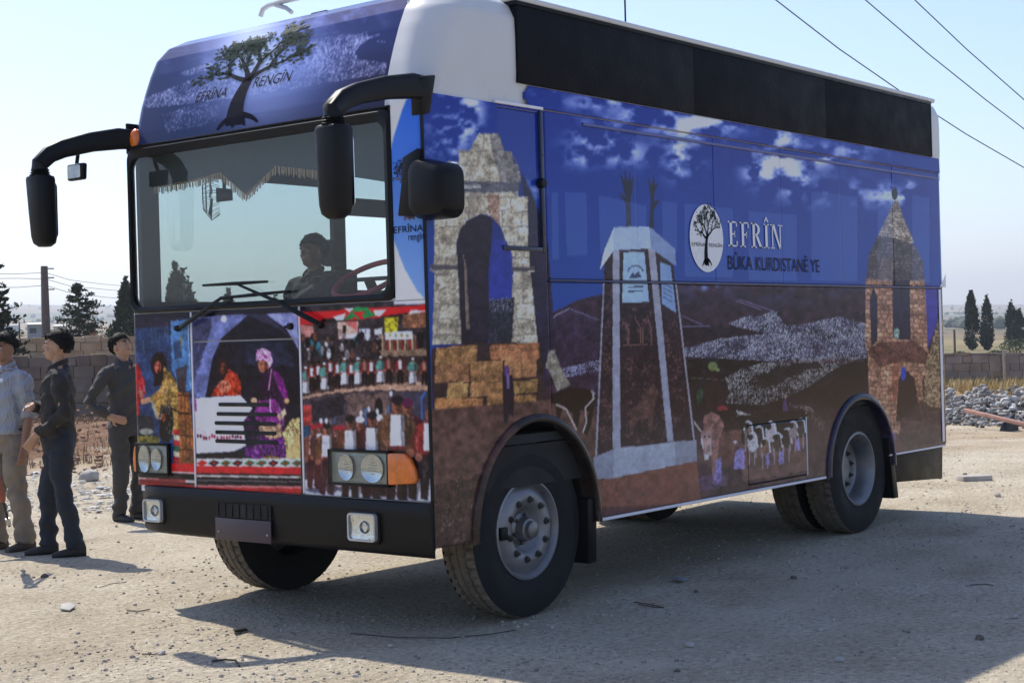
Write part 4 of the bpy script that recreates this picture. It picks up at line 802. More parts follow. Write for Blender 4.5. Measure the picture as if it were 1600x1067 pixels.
# ---------------------------------------------------------------- wheels
def wheel(cx, cy, cz, out, R=.495, wdt=.25, deep=False, nuts=True):
    """out: -1 when the outer face looks to -Y"""
    wob = empty('wheel', bus, (cx, cy, cz))
    h = wdt/2; Rr = .281
    prof = [(-h*.80, Rr-.012), (-h*.86, Rr+.006), (-h*.93, Rr+.03), (-h*1.0, Rr+.075), (-h*1.03, Rr+.115), (-h*.99, Rr+.15), (-h*.95, R-.036), (-h*.90, R-.008)]
    tread = [(-h*.90, R-.008), (-h*.84, R-.001), (-h*.52, R), (-h*.48, R-.012), (-h*.40, R-.012), (-h*.36, R), (-h*.04, R), (0, R-.012), (h*.04, R)]
    full = prof+[(-o, r) for o, r in prof[::-1]]
    b = MB(); b.lathe(prof, (0, 0, 0), n=72); b.lathe([(-o, r) for o, r in prof], (0, 0, 0), n=72); b.build('tyre', M_TYRE, wob, smooth=True)
    tp = tread+[(-o, r) for o, r in tread[-2::-1]]
    def lug(k, j, r):
        o = tp[j][0]
        if abs(o) > h*.5:
            ph = (k + (0 if o < 0 else 2)) % 4
            if ph == 0: return r-.020
            if ph == 1 and abs(o) > h*.8: return r-.010
        elif abs(o) > h*.3 and k % 6 == 0: return r-.010
        return r
    b = MB(); b.lathe(tp, (0, 0, 0), n=216, mod=lug); b.build('tread', M_TREAD, wob)
    s = out
    if deep: rp = [(s*h*.78, Rr+.004), (s*h*.92, Rr+.002), (s*h*.95, Rr-.012), (s*h*.80, Rr-.030), (s*h*.45, Rr-.050), (s*h*.1, Rr-.056), (-s*h*.2, Rr-.060), (-s*h*.30, Rr-.075), (-s*h*.34, .165), (-s*h*.28, .09), (-s*h*.1, .085), (-s*h*.1, .001)]
    else: rp = [(s*h*.78, Rr+.004), (s*h*.92, Rr+.002), (s*h*.95, Rr-.010), (s*h*.80, Rr-.024), (s*h*.66, Rr-.032), (s*h*.72, Rr-.045), (s*h*.84, .215), (s*h*.92, .185), (s*h*.90, .150), (s*h*.72, .125), (s*h*.50, .105), (s*h*.46, .085)]
    b = MB(); b.lathe(rp, (0, 0, 0), n=64); rim = b.build('rim', M_RIM, wob, smooth=True)
    if nuts:
        if not deep:
            b = MB(); b.lathe([(s*h*.40, .092), (s*h*.52, .090), (s*h*.60, .070), (s*h*.98, .062), (s*h*1.02, .050), (s*h*1.22, .046), (s*h*1.28, .032), (s*h*1.28, .001)], (0, 0, 0), n=36); b.build('hub', mat('hub_steel', (.20, .19, .19), .4, .7, var=.4, scale=20), wob, smooth=True)
            for k in range(6):
                an = k*math.pi/3+.3; b = MB(); b.lathe([(s*h*.5, .010), (s*h*.72, .010), (s*h*.74, .001)], (.080*math.cos(an), 0, .080*math.sin(an)), n=6); b.build('hub_bolt', M_NUT, wob)
        rn, y0, y1 = (.168, s*h*.90, s*h*1.10) if not deep else (.145, -s*h*.34, -s*h*.1)
        for k in range(10):
            an = 2*math.pi*(k+.3)/10; c = (rn*math.cos(an), 0, rn*math.sin(an))
            b = MB(); b.lathe([(y0, .022), (y0+(y1-y0)*.25, .021), (y0+(y1-y0)*.26, .0165), (y0+(y1-y0)*.75, .0155), (y0+(y1-y0)*.76, .009), (y1+(y1-y0)*.2, .009), (y1+(y1-y0)*.2, .001)], c, n=8); b.build('wheel_nut', M_NUT, wob)
        b = MB(); an = math.radians(184) if not deep else math.radians(250)
        b.tube([(.13*math.cos(an), s*h*(.5 if not deep else -.2), .13*math.sin(an)), (.24*math.cos(an), s*h*(.80 if not deep else .5), .24*math.sin(an))], .005, 6); b.build('valve', M_NUT, wob)
        if not deep:
            b = MB(); b.box((-.250, s*h*.70, -.035), (-.190, s*h*.99, .035)); b.build('balance_plate', M_RUB, wob, .004)
    return wob
wheel(.878, .185, .492, -1); wheel(.878, BW-.34, .492, 1, nuts=False)
wheel(4.985, .165, .490, -1, R=.492, wdt=.235, deep=True); wheel(4.985, .455, .490, -1, R=.492, wdt=.235, deep=True, nuts=False)
wheel(4.985, BW-.165, .490, 1, R=.492, wdt=.235, deep=True, nuts=False); wheel(4.985, BW-.455, .490, 1, R=.492, wdt=.235, deep=True, nuts=False)

# ---------------------------------------------------------------- front
CRN = 0.045
def front_x(Y):
    x = np.zeros_like(Y)
    d = np.clip(CRN-Y, 0, CRN); x = x + CRN-np.sqrt(np.maximum(CRN**2-d**2, 0))
    d = np.clip(Y-(BW-CRN), 0, CRN); x = x + CRN-np.sqrt(np.maximum(CRN**2-d**2, 0))
    return np.minimum(x, CRN)
def front_panel(name, ya, yb, za, zb, step=0.0052, col=None, m=None, off=0.0):
    ny = int((yb-ya)/step)+2; nz = int((zb-za)/step)+2
    Y, Z = np.meshgrid(np.linspace(ya, yb, ny), np.linspace(za, zb, nz), indexing='ij')
    P = np.stack([front_x(Y)*0.5+off, Y, Z], -1); C = front_col(Y, Z) if col is None else col(P)
    return link(name, grid_mesh(name, P, C, None, (.012, 0, 0)), m or M_WRAP, bus)
front_panel('front_panel', 1.888, BW-.001, .738, 1.782)
mid_lo = front_panel('bonnet_flap', .962, 1.872, .738, 1.598)
mid_up = front_panel('front_panel', .962, 1.872, 1.606, 1.782)
front_panel('front_panel', .004, .946, .738, 1.782)
b = MB(); b.box((.014, .03, .70), (.05, BW-.03, 1.80)); b.build('front_frame', M_TRIM, bus)
for ya_, yb_ in ((1.8745, 1.8865), (.9480, .9600)): b = MB(); b.box((-.004, ya_, .742), (.012, yb_, 1.780)); b.build('panel_strip', M_TRIM, bus, .001)
# cooling slots and bonnet catch
for (xa, xb, y) in [(344, 418, 632), (341, 431, 647), (338, 430, 661.5), (339, 430, 676), (339, 433, 690)]:
    p, q = on_front(xa, y), on_front(xb, y); zc = (p[2]+q[2])/2
    pts = [(p[1]-.012*math.cos(t)*-1, zc+.011*math.sin(t)) for t in np.linspace(math.pi/2, -math.pi/2, 7)]+[(q[1]-.012*math.cos(t), zc-.011*math.sin(t)) for t in np.linspace(math.pi/2, -math.pi/2, 7)]
    b = MB(); b.prism(pts, lambda u, v, d: (d, u, v), -.0035, .004); b.build('cooling_slot', mat('slot_black', (.006, .006, .007), .7), mid_lo)
p = on_front(455, 510); b = MB(); b.tube([(-.012, p[1]+.04, p[2]-.002), (-.012, p[1], p[2])], .008, 8); b.lathe([(-.02, .001), (-.02, .018), (.0, .02)], (0, p[1], p[2]), 'X', 14); b.build('bonnet_catch', M_BLACK, mid_up, smooth=True)

# windscreen
def rrect(ya, yb, za, zb, r, n=8):
    pts = []
    for (cy, cz, a0) in [(yb-r, zb-r, 0), (ya+r, zb-r, 90), (ya+r, za+r, 180), (yb-r, za+r, 270)]:
        for k in range(n+1):
            a = math.radians(a0+90*k/n); pts.append((cy+r*math.cos(a), cz+r*math.sin(a)))
    return pts
def wsx(Y, Z): return 0.004+0.0*Y
o_ = rrect(.222, BW-.004, 1.788, 2.800, .06); i_ = rrect(.268, BW-.030, 1.824, 2.738, .075); m_ = rrect(.240, BW-.014, 1.802, 2.785, .065)
b = MB(); n = len(o_)
vs = [(.03, y, z) for y, z in o_]+[(-.004, y, z) for y, z in o_]+[(-.016, y, z) for y, z in m_]+[(-.008, y, z) for y, z in i_]+[(.03, y, z) for y, z in i_]
fs = [(r*n+k, r*n+(k+1) % n, (r+1)*n+(k+1) % n, (r+1)*n+k) for r in range(4) for k in range(n)]
b.add(vs, fs); ws = b.build('windscreen', M_RUB, bus, smooth=True)
g = rrect(.262, BW-.026, 1.819, 2.743, .078, 10)
b = MB(); b.add([(.006, y, z) for y, z in g], [tuple(range(len(g)))[::-1]]); b.build('windscreen_glass', M_GLASS, ws, fix=False)
# pillars beside the windscreen
def pillar_col(P):
    px, py = to_px(P); c = Canvas(px, py, (206, 202, 222))
    c.poly([(648,128),(628,172),(612,225),(606,275),(607,330),(615,375),(632,420),(652,455),(672,476),(690,476),(690,110)], (66, 118, 206), 1, 0, 0)
    k = np.clip((py-150)/320, 0, 1)[..., None]; blue = c.C[..., 2:3]-c.C[..., 0:1] > 60
    c.C = np.where(blue, np.array((40, 96, 206))*(1-k)+np.array((120, 150, 208))*k, c.C)
    return c.linear()
pil = front_panel('corner_pillar', .004, .221, 1.786, 2.875, .006, pillar_col)
# head lamps
def headlamp(ya, yb, za, zb, bowls, amber, flip):
    hl = empty('headlamp', bus, (0, 0, 0))
    b = MB(); b.box((-.012, ya, za), (.010, yb, zb)); b.build('lamp_housing', M_LAMPBACK, hl, .006)
    b = MB(); f = .012
    b.box((-.030, ya-f, za-f), (-.002, ya-.0002, zb+f)); b.box((-.030, yb+.0002, za-f), (-.002, yb+f, zb+f)); b.box((-.030, ya, zb+.0002), (-.002, yb, zb+f)); b.box((-.030, ya, za-f), (-.002, yb, za-.0002)); b.build('lamp_rim', M_BLACK, hl, .003)
    for (cy, cz, ry, rz) in bowls:
        P = np.zeros((25, 7, 3))
        for i in range(25):
            for j in range(7):
                t = j/6; P[i, j] = (-.028+.022*(1-t*t)*.9, cy+ry*t*math.cos(i*math.pi/12), cz+rz*t*math.sin(i*math.pi/12))
        P[..., 0] = -.0135-.012*(np.linspace(0, 1, 7)**2)[None, :]
        link('reflector', grid_mesh('reflector', P), M_CHROME, hl)
    for k in range(11):
        z = za+(zb-za)*(k+.5)/11; b = MB(); b.box((-.016, ya+.005, z-.0022), (-.0125, yb-.005, z+.0022)); b.build('lamp_rib', M_LAMPBACK, hl)
    b = MB(); b.add([(-.031, ya+.001, za+.001), (-.031, ya+.001, zb-.001), (-.031, yb-.001, zb-.001), (-.031, yb-.001, za+.001)], [(0, 1, 2, 3)]); b.build('lamp_lens', M_LENS, hl, fix=False)
    b = MB(); b.prism(amber, lambda u, v, d: (d, u, v), -.030, .0); b.build('indicator', M_AMBER, hl, .010, 3)
    return hl
def fq(x, y): p = on_front(x, y); return p[1], p[2]
headlamp(.295, .722, .815, .985, [(.60, .900, .058, .070), (.405, .900, .082, .076)],
         [(.290, .815), (.290, .985), (.17, .985), (.125, .955), (.095, .90), (.085, .85), (.10, .83)], False)
headlamp(2.110, 2.395, .815, .985, [(2.215, .900, .050, .066), (2.33, .900, .055, .082)],
         [(2.40, .815), (2.40, .985), (2.425, .97), (2.438, .90), (2.43, .82)], True)
# bumper
bp = empty('bumper', bus)
def bumper_x(Y):
    d = np.clip(Y-(BW-.30), 0, .30)/.30; return -.022+.075*d**2.2
ny = 60; Yb = np.concatenate([np.linspace(-.004, BW-.32, 30), np.linspace(BW-.31, BW+.004, 30)])
prof = [(.10, .735), (.0, .735), (-.012, .724), (-.004, .66), (.0, .56), (.006, .47), (.02, .45), (.10, .447)]
P = np.zeros((ny, len(prof), 3))
for i, y in enumerate(Yb):
    for j, (dx, z) in enumerate(prof): P[i, j] = (bumper_x(np.array(y))+dx if dx < .09 else .006+max(0, y-BW+.3)*.25, y, z+.008*(y/BW-.5))
me = grid_mesh('bumper_bar', P); link('bumper_bar', me, M_BLACK, bp)
for q_ in (P[0], P[-1]): b = MB(); b.add([tuple(q) for q in q_], [tuple(range(len(prof)))]); b.build('bumper_end', M_BLACK, bp)
for (ya, yb, za, zb) in [(.372, .565, .518, .655), (2.165, 2.322, .528, .652)]:
    xb = float(bumper_x(np.array((ya+yb)/2)))
    b = MB(); b.prism(rrect(ya-.02, yb+.02, za-.022, zb+.018, .03, 4), lambda u, v, d: (d, u, v), xb-.012, xb+.03); b.build('fog_lamp_surround', M_BLACK, bp, .004)
    fl = MB(); P2 = np.zeros((13, 9, 3))
    for i in range(13):
        for j in range(9):
            u, v = i/12*2-1, j/8*2-1; P2[i, j] = (xb-.014-.010*(u*u+v*v)*.5, (ya+yb)/2+u*(yb-ya)/2*.94, (za+zb)/2+v*(zb-za)/2*.94)
    link('fog_lamp_reflector', grid_mesh('fog_lamp_reflector', P2), mat('ribbed_reflector', (.8, .8, .82), .12, 1.0, var=.1, scale=40, bump=.5, bscale=38, dist=.01), bp)
    b = MB(); b.lathe([(xb-.026, .028), (xb-.020, .034), (xb-.012, .036)], (0, (ya+yb)/2-.01, (za+zb)/2), 'X', 20); b.build('fog_bulb', M_CHROME, bp, smooth=True)
    o1 = rrect(ya-.006, yb+.006, za-.006, zb+.006, .022, 5); i1 = rrect(ya+.004, yb-.004, za+.004, zb-.004, .018, 5); n = len(o1)
    b = MB(); b.add([(xb-.034, y, z) for y, z in o1]+[(xb-.034, y, z) for y, z in i1]+[(xb-.008, y, z) for y, z in o1]+[(xb-.008, y, z) for y, z in i1],
        [(k, (k+1) % n, n+(k+1) % n, n+k) for k in range(n)]+[(k, 2*n+k, 2*n+(k+1) % n, (k+1) % n) for k in range(n)]+[(n+k, n+(k+1) % n, 3*n+(k+1) % n, 3*n+k) for k in range(n)]); b.build('fog_lamp_rim', M_STEEL, bp, smooth=True)
    b = MB(); b.add([(xb-.031, y, z) for y, z in i1], [tuple(range(n))[::-1]]); b.build('fog_lamp_lens', M_LENS, bp, fix=False)
b = MB(); b.box((-.0365, 1.195, .585), (-.0258, 1.660, .665)); gr = b.build('grille_opening', mat('slot_black', (0, 0, 0)), bp)
for k in range(8):
    y = 1.215+k*.060; b = MB(); b.box((-.041, y, .588), (-.0375, y+.012, .662)); b.build('grille_bar', M_BLACK, bp)
b = MB(); b.box((-.043, 1.190, .452), (-.0365, 1.665, .580)); pl = b.build('number_plate', M_PLATE, bp, .004)
for y in (1.22, 1.635): b = MB(); b.blob((-.044, y, .50), .006, 8, 5); b.build('plate_screw', M_STEEL, bp)

# ---------------------------------------------------------------- roof cap and visor
PROF = [(2.803, .0, .012, .05), (2.89, .012, .012, .09), (2.97, .032, .010, .14), (3.05, .056, .006, .17), (3.14, .088, .006, .19), (3.25, .132, .006, .21), (3.35, .180, .010, .23), (3.43, .240, .050, .25), (3.478, .330, .110, .27), (3.505, .520, .260, .30)]
_pz = np.array(PROF)
def prof_at(s):
    k = np.arange(len(PROF)); return [np.interp(s, k, _pz[:, c]) for c in range(4)]
YB = .262
def outline(s, part, n):
    z, xf, ys, rc = prof_at(s); rcc = max(rc, .02); xr = BL+.005-.3*max(0, ys-.06)
    if part == 'side':      # from rear, along the near side, round the corner, to the print edge
        a = np.linspace(0, math.pi/2, 14)
        pts = [(xr-.06, BW/2), (xr, BW/2), (xr, ys+.03)]+[(xr-.03+.03*math.cos(q), ys+.03-.03*math.sin(q)) for q in np.linspace(.2, math.pi/2, 5)]
        pts += [(x, ys) for x in np.linspace(xr-.3, xf+rcc+.02, 16)]
        pts += [(xf+rcc-rcc*math.sin(q), ys+rcc-rcc*math.cos(q)) for q in a]
        if ys+rcc < YB: pts += [(xf, y) for y in np.linspace(ys+rcc+.005, YB, 4)]
        else: pts += [(xf, ys+rcc)]*4
        return np.array([(x, y, z) for x, y in pts])
    if part == 'front':
        rf_ = min(rcc, .11); y0 = max(YB, ys+rcc); y1 = BW-ys-rf_
        Y = np.linspace(y0, y1, n); pts = [(xf, y) for y in Y]
        pts += [(xf+rf_-rf_*math.cos(q), BW-ys-rf_+rf_*math.sin(q)) for q in np.linspace(.05, math.pi/2, 16)]
        return np.array([(x, y, z) for x, y in pts])
    pts = [(x, BW-ys) for x in np.linspace(xf+min(rcc, .11), xr-.1, 10)]+[(xr, BW-ys-.10), (xr, BW/2), (xr-.06, BW/2)]
    return np.array([(x, y, z) for x, y in pts])
ss = np.linspace(0, len(PROF)-1, 37)
P = np.stack([outline(s, 'side', 0) for s in ss], 1); link('roof_cap', grid_mesh('roof_cap', P), M_WHITE, bus)
P = np.stack([outline(s, 'far', 0) for s in ss], 1); link('roof_cap', grid_mesh('roof_cap', P), M_WHITE, bus)
b = MB(); b.box((.50, .25, 3.49), (BL-.1, BW-.25, 3.506)); b.build('roof_top', M_WHITE, bus, .004)
sd = np.linspace(0, len(PROF)-1, 160); P = np.stack([outline(s, 'front', 420) for s in sd], 1)
px, py = to_px(P); V = Canvas(px, py, (33, 42, 80))
V.glow((560,60), 160, 90, (40, 50, 98), .8); V.glow((590,140), 90, 60, (40, 34, 56), .9); V.glow((470,190), 90, 30, (52, 46, 66), .7); V.glow((230,190), 40, 60, (58, 58, 86), .7)
V.glow((520,25), 70, 18, (128, 142, 206), .6, 4, 3, .05); V.glow((300,90), 60, 20, (96, 108, 170), .6, 4, 5, .05)
for q, p_ in [([(70,520),(350,410),(520,380),(700,330),(920,240),(1000,200),(1240,170),(1260,200),(1180,260),(1200,310),(1350,330),(1340,385),(900,455),(500,520),(100,565)], .5), ([(180,600),(300,560),(520,500),(450,640),(200,695)], .42), ([(270,380),(420,330),(520,330),(300,400)], .5), ([(900,230),(1240,175),(1180,280),(920,380)], .55)]:
    V.city(Z2(q), (110, 114, 158), (214, 218, 240), p_, fs=.7)
V.line(Z2([(1190,260),(1220,210),(1310,182)]), 1.2, (150, 150, 190)); V.line(Z2([(1290,215),(1340,220)]), 1, (140, 140, 180))
V.glow((400,80), 66, 68, (206, 216, 246), .9); V.glow((410,110), 95, 70, (140, 156, 206), .5); V.glow((400,170), 70, 40, (140, 152, 196), .4); V.glow((470,100), 60, 60, (120, 136, 190), .35)
for k in range(26):
    y = random.uniform(10, 700); x = random.uniform(60, 1250); V.line(Z2([(x, y), (x+random.uniform(60, 200), y-random.uniform(12, 42))]), .8, (128, 132, 176), .35)
vis = link('visor', grid_mesh('visor', P, V.linear()), M_WRAP, bus)
def on_visor(Y, z, off=-.004):
    x = np.interp(z, _pz[:, 0], _pz[:, 1]); sl = (np.interp(z+.02, _pz[:, 0], _pz[:, 1])-np.interp(z-.02, _pz[:, 0], _pz[:, 1]))/.04; q = math.sqrt(1+sl*sl)
    return (x+off/q, Y, z-off*sl/q)
# marker lamp on the far corner, drip strip over the windscreen
p = on_front(216, 222, .0); b = MB(); b.blob((.015, 2.372, 2.855), (.035, .045, .065), 14, 10); b.build('marker_lamp', M_AMBER, bus, smooth=True)
b = MB(); b.box((-.010, .2225, 2.8005), (.02, BW-.03, 2.812)); b.build('drip_strip', M_RUB, bus, .002)

# big screen on the roof side
sx = [.800, 2.640, 4.470, 6.350]
scr = empty('screen', bus)
for k in range(3):
    b = MB(); b.box((sx[k]+.003, -.010, 2.992), (sx[k+1]-.003, .060, 3.425)); b.build('screen_module', M_SCREEN, scr, .003)
b = MB(); b.box((.785, -.012, 3.4485), (6.455, .10, 3.484)); b.build('roof_edge', M_WHITE, bus, .012, 3)
b = MB(); b.box((.79, -.014, 3.4255), (6.37, .085, 3.448)); b.build('screen_frame', M_BLACK, scr, .003)
b = MB(); b.box((6.3505, -.012, 2.99), (6.372, .085, 3.425)); b.build('screen_frame', M_BLACK, scr, .003)
for x in sx[1:3]: b = MB(); b.box((x-.0028, -.0085, 2.993), (x+.0028, .06, 3.424)); b.build('screen_joint', M_RUB, scr, .002)
# roof rail, horn box, aerial
rl = lambda pts, X: [tuple(on_front(x, y, X)) for x, y in pts]
b = MB(); b.tube(rl([(407,26),(411,15),(420,9),(445,2),(500,-10)], .55), .016, 8); b.build('roof_rail', M_STEEL, bus, smooth=True)
b = MB(); b.tube(rl([(430,8),(447,13),(456,20)], .55), .014, 8); b.build('roof_rail', M_STEEL, bus, smooth=True)
p = on_front(494, -4, .6); b = MB(); b.box((p[0]+.1, p[1]+.02, 3.44), (p[0]+.30, p[1]+.16, 3.60)); b.build('roof_box', M_BLACK, bus, .01)
p = on_side(977, 24, .35); b = MB(); b.tube([(p[0], .35, p[2]-.3), (p[0], .35, p[2]+.5)], .006, 6); b.build('aerial', M_BLACK, bus)

# ---------------------------------------------------------------- mirrors
def cabin_mirror(sgn, root, elbow, head_c, hang, lw=1.0, arm_r=.052):
    mr = empty('mirror', bus)
    r0, e0 = Vector(root), Vector(elbow)
    pts = [r0, r0.lerp(e0, .15)+Vector((0, 0, .02)), r0.lerp(e0, .45)+Vector((0, 0, .03)), r0.lerp(e0, .75)+Vector((0, 0, .02)), e0.lerp(r0, .10)+Vector((0, 0, .0)), e0+Vector((0, 0, -.045)), e0+Vector((0, 0, -.075))]
    b = MB(); b.tube(pts, [(.060, .030), (.066, .030), (.060, .030), (.054, .032), (.052, .042), (.048, .048), (.046, .048)], 20, up=(0, 0, 1), sq=.55); b.build('mirror_arm', M_BLACK, mr, smooth=True)
    zt = e0.z-.075
    b = MB(); b.lathe([(0, .050), (-.008, .056), (-.014, .048), (-.022, .060), (-.028, .050), (-.036, .064), (-.044, .056)], (e0.x, e0.y, zt), 'Z', 18); b.build('rubber_boot', M_RUB, mr, smooth=True)
    zt -= .038; H = hang; ring = []
    for (t, a, c) in [(0, .060, .050), (.02, .088, .062), (.06, .093, .066), (.5, .086, .064), (.86, .079, .060), (.95, .070, .052), (1.0, .040, .03)]:
        n = 20; row = []
        for k in range(n):
            q = 2*math.pi*k/n; e = .55
            cx = math.copysign(abs(math.cos(q))**e, math.cos(q)); sx_ = math.copysign(abs(math.sin(q))**e, math.sin(q))
            row.append((e0.x+c*sx_+.012*t, e0.y+a*cx*lw-.01*t*sgn, zt-H*t))
        ring.append(row)
    b = MB(); n = 20; b.add([q for r in ring for q in r], [(i*n+k, i*n+(k+1) % n, (i+1)*n+(k+1) % n, (i+1)*n+k) for i in range(len(ring)-1) for k in range(n)]+[tuple(range(n)), tuple((len(ring)-1)*n+k for k in range(n))]); b.build('mirror_head', M_BLACK, mr, smooth=True)
    b = MB(); b.prism(rrect(e0.y-.066, e0.y+.066, zt-H*.88, zt-H*.1, .03, 4), lambda u, v, d: (d, u, v), e0.x+.066, e0.x+.070); b.build('mirror_glass', M_MIRROR, mr)
    return mr
pe = on_front(62, 250, -.52); mrr = cabin_mirror(1, (.03, BW-.02, 2.860), (pe[0], pe[1], pe[2]+.02), None, .425, .92)
b = MB(); b.box((.00, BW-.008, 2.77), (.09, BW+.012, 2.96)); b.build('mirror_foot', M_BLACK, mrr, .006)
p = on_front(120, 268, -.30); b = MB(); b.hexa([(p[0]-.02, p[1]-.075, p[2]-.055), (p[0]+.02, p[1]-.075, p[2]-.055), (p[0]+.02, p[1]+.075, p[2]-.055), (p[0]-.02, p[1]+.075, p[2]-.055), (p[0]-.02, p[1]-.085, p[2]+.045), (p[0]+.02, p[1]-.085, p[2]+.045), (p[0]+.02, p[1]+.075, p[2]+.045), (p[0]-.02, p[1]+.075, p[2]+.045)]); km = b.build('kerb_mirror', M_BLACK, mrr, .012, 3)
b = MB(); b.prism(rrect(p[1]-.066, p[1]+.062, p[2]-.042, p[2]+.034, .012, 4), lambda u, v, d: (d+.0, u, v), p[0]-.024, p[0]-.0215); b.build('kerb_mirror_glass', mat('dull_mirror', (.30, .30, .30), .08, 1.0, var=.3, scale=9), mrr)
b = MB(); b.tube([(p[0], p[1], p[2]+.04), (p[0]+.02, p[1]+.01, p[2]+.11)], .012, 8); b.build('kerb_mirror_bracket', M_BLACK, mrr)
pe = on_front(520, 165, -.62); mrl = cabin_mirror(-1, (.045, .005, 2.880), (pe[0], pe[1], pe[2]+.02), None, .455, 1.0)
b = MB(); b.hexa([(-.005, -.01, 2.735), (.06, -.01, 2.75), (.06, .07, 2.75), (-.005, .07, 2.735), (-.03, -.03, 2.93), (.09, -.03, 2.95), (.09, .05, 2.95), (-.03, .05, 2.93)]); b.build('mirror_foot', M_BLACK, mrl, .01)
# door mirror
dm = empty('door_mirror', bus)
b = MB(); q = [on_front(x, y, -.006) for x, y in [(658,232),(634,247),(633,282),(627,338),(655,338),(659,262)]]
b.prism([(v[1], v[2]) for v in q], lambda u, v, d: (d, u, v), -.035, -.004); b.build('mirror_bracket', M_BLACK, dm, .006)
ring = []
for (t, sc_) in [(-.06, .62), (-.045, .88), (-.01, .98), (.05, 1.0), (.09, 1.0)]:
    row = []
    for y_, z_ in rrect(-.145, .135, -.165, .150, .07, 5):
        slope = .10*(1-(y_+.145)/.28)
        row.append((t-.02, -.070+y_*sc_, 2.36+(z_ + (-.035 if y_ < -.05 and z_ > 0 else 0))*sc_))
    ring.append(row)
n = len(ring[0]); b = MB(); b.add([v for r in ring for v in r], [(i*n+k, i*n+(k+1) % n, (i+1)*n+(k+1) % n, (i+1)*n+k) for i in range(len(ring)-1) for k in range(n)]+[tuple(range(n)), tuple((len(ring)-1)*n+k for k in range(n))]); b.build('mirror_housing', M_BLACK, dm, smooth=True)
b = MB(); b.prism(rrect(-.190, .045, 2.23, 2.485, .05, 5), lambda u, v, d: (d, u, v), .071, .0745); b.build('mirror_glass', M_MIRROR, dm)
b = MB(); b.box((-.03, -.03, 2.40), (.02, .04, 2.46)); b.box((-.03, -.03, 2.23), (.02, .04, 2.28)); b.build('mirror_hinge', M_BLACK, dm, .006)

# ---------------------------------------------------------------- wipers
def wiper(piv, knee, tip, ba, bb):
    wp = empty('wiper', bus)
    P_ = lambda q, X: tuple(on_front(q[0], q[1], X))
    b = MB(); b.tube([P_(piv, -.015), P_(((piv[0]*3+knee[0])/4, (piv[1]*3+knee[1])/4), -.05), P_(knee, -.045), P_(tip, -.03)], [(.014, .010), (.016, .012), (.011, .008), (.007, .006)], 8); b.build('wiper_arm', M_BLACK, wp, smooth=True)
    b = MB(); b.tube([P_(ba, -.024), P_(((ba[0]+bb[0])/2, (ba[1]+bb[1])/2), -.03), P_(bb, -.024)], [.007, .011, .007], 6); b.build('wiper_blade', M_RUB, wp)
    c = P_(piv, 0); b = MB(); b.lathe([(-.03, .001), (-.03, .016), (0, .020)], (0, c[1], c[2]), 'X', 14); b.build('wiper_pivot', M_BLACK, wp, smooth=True)
wiper((280,513), (345,466), (400,460), (344,466), (452,455)); wiper((502,508), (430,470), (368,443), (317,446), (418,440))

# ---------------------------------------------------------------- cab interior
b = MB(); b.box((.07, .10, 1.45), (.55, BW-.08, 1.79)); b.build('dashboard', M_INTD, bus, .04, 3)
b = MB(); n = 40; ctr = Vector((.40, .80, 1.93)); ax = Vector((-.5, 0, .86)).normalized(); e1 = Vector((0, 1, 0)); e2 = ax.cross(e1)
b.tube([ctr+e1*.21*math.cos(2*math.pi*k/n)+e2*.21*math.sin(2*math.pi*k/n) for k in range(n+1)], .017, 8, cap=False); stw = b.build('steering_wheel', M_RED, bus, smooth=True)
b = MB(); b.tube([ctr-ax*.25, ctr], .03, 8); b.tube([ctr+e1*.2, ctr-e1*.2], .012, 6); b.build('steering_column', M_INTD, stw)
st = empty('seat', bus)
b = MB(); b.box((.85, 1.83, 1.25), (1.35, 2.36, 1.45)); b.build('seat_cushion', M_INTD, st, .06, 3)
b = MB(); b.hexa([(1.22, 1.82, 1.4), (1.38, 1.82, 1.4), (1.38, 2.36, 1.4), (1.22, 2.36, 1.4), (1.34, 1.88, 2.06), (1.44, 1.88, 2.06), (1.44, 2.30, 2.06), (1.34, 2.30, 2.06)]); b.build('seat_back', M_INTD, st, .06, 3)
b = MB(); b.box((1.36, 2.00, 2.09), (1.45, 2.20, 2.27)); b.build('headrest', M_INTD, st, .04, 3)
st2 = empty('seat', bus)
b = MB(); b.box((.85, .35, 1.25), (1.35, .90, 1.45)); b.build('seat_cushion', M_INTD, st2, .06, 3)
b = MB(); b.hexa([(1.22, .35, 1.4), (1.38, .35, 1.4), (1.38, .9, 1.4), (1.22, .9, 1.4), (1.34, .4, 2.12), (1.44, .4, 2.12), (1.44, .85, 2.12), (1.34, .85, 2.12)]); b.build('seat_back', M_INTD, st2, .06, 3)
# valance with gold fringe
va = [on_front(x, y, .16) for x, y in [(236,205),(236,296),(300,284),(345,272),(385,306),(432,262),(520,272),(612,286),(612,190)]]
b = MB(); b.prism([(q[1], q[2]) for q in va], lambda u, v, d: (d, u, v), .160, .168); cur = b.build('valance', mat('valance_cloth', (.035, .052, .062), .9, var=.1), bus)
ed = [(q[1], q[2]) for q in va[1:7]]; k = 0
for (y1, z1), (y2, z2) in zip(ed[:-1], ed[1:]):
    L_ = math.hypot(y2-y1, z2-z1); m = int(L_/.014)
    for i in range(m):
        t_ = (i+random.random()*.6)/m; y, z = y1+(y2-y1)*t_, z1+(z2-z1)*t_; h_ = random.uniform(.028, .045)
        if 'fr' not in dir(): fr = MB()
        fr.hexa([(.157, y, z-h_), (.1595, y, z-h_), (.1595, y+.006, z-h_), (.157, y+.006, z-h_), (.157, y, z+.01), (.1595, y, z+.01), (.1595, y+.008, z+.01), (.157, y+.008, z+.01)])
fro = fr.build('fringe', M_FRINGE, cur, fix=False); fro['kind'] = 'stuff'
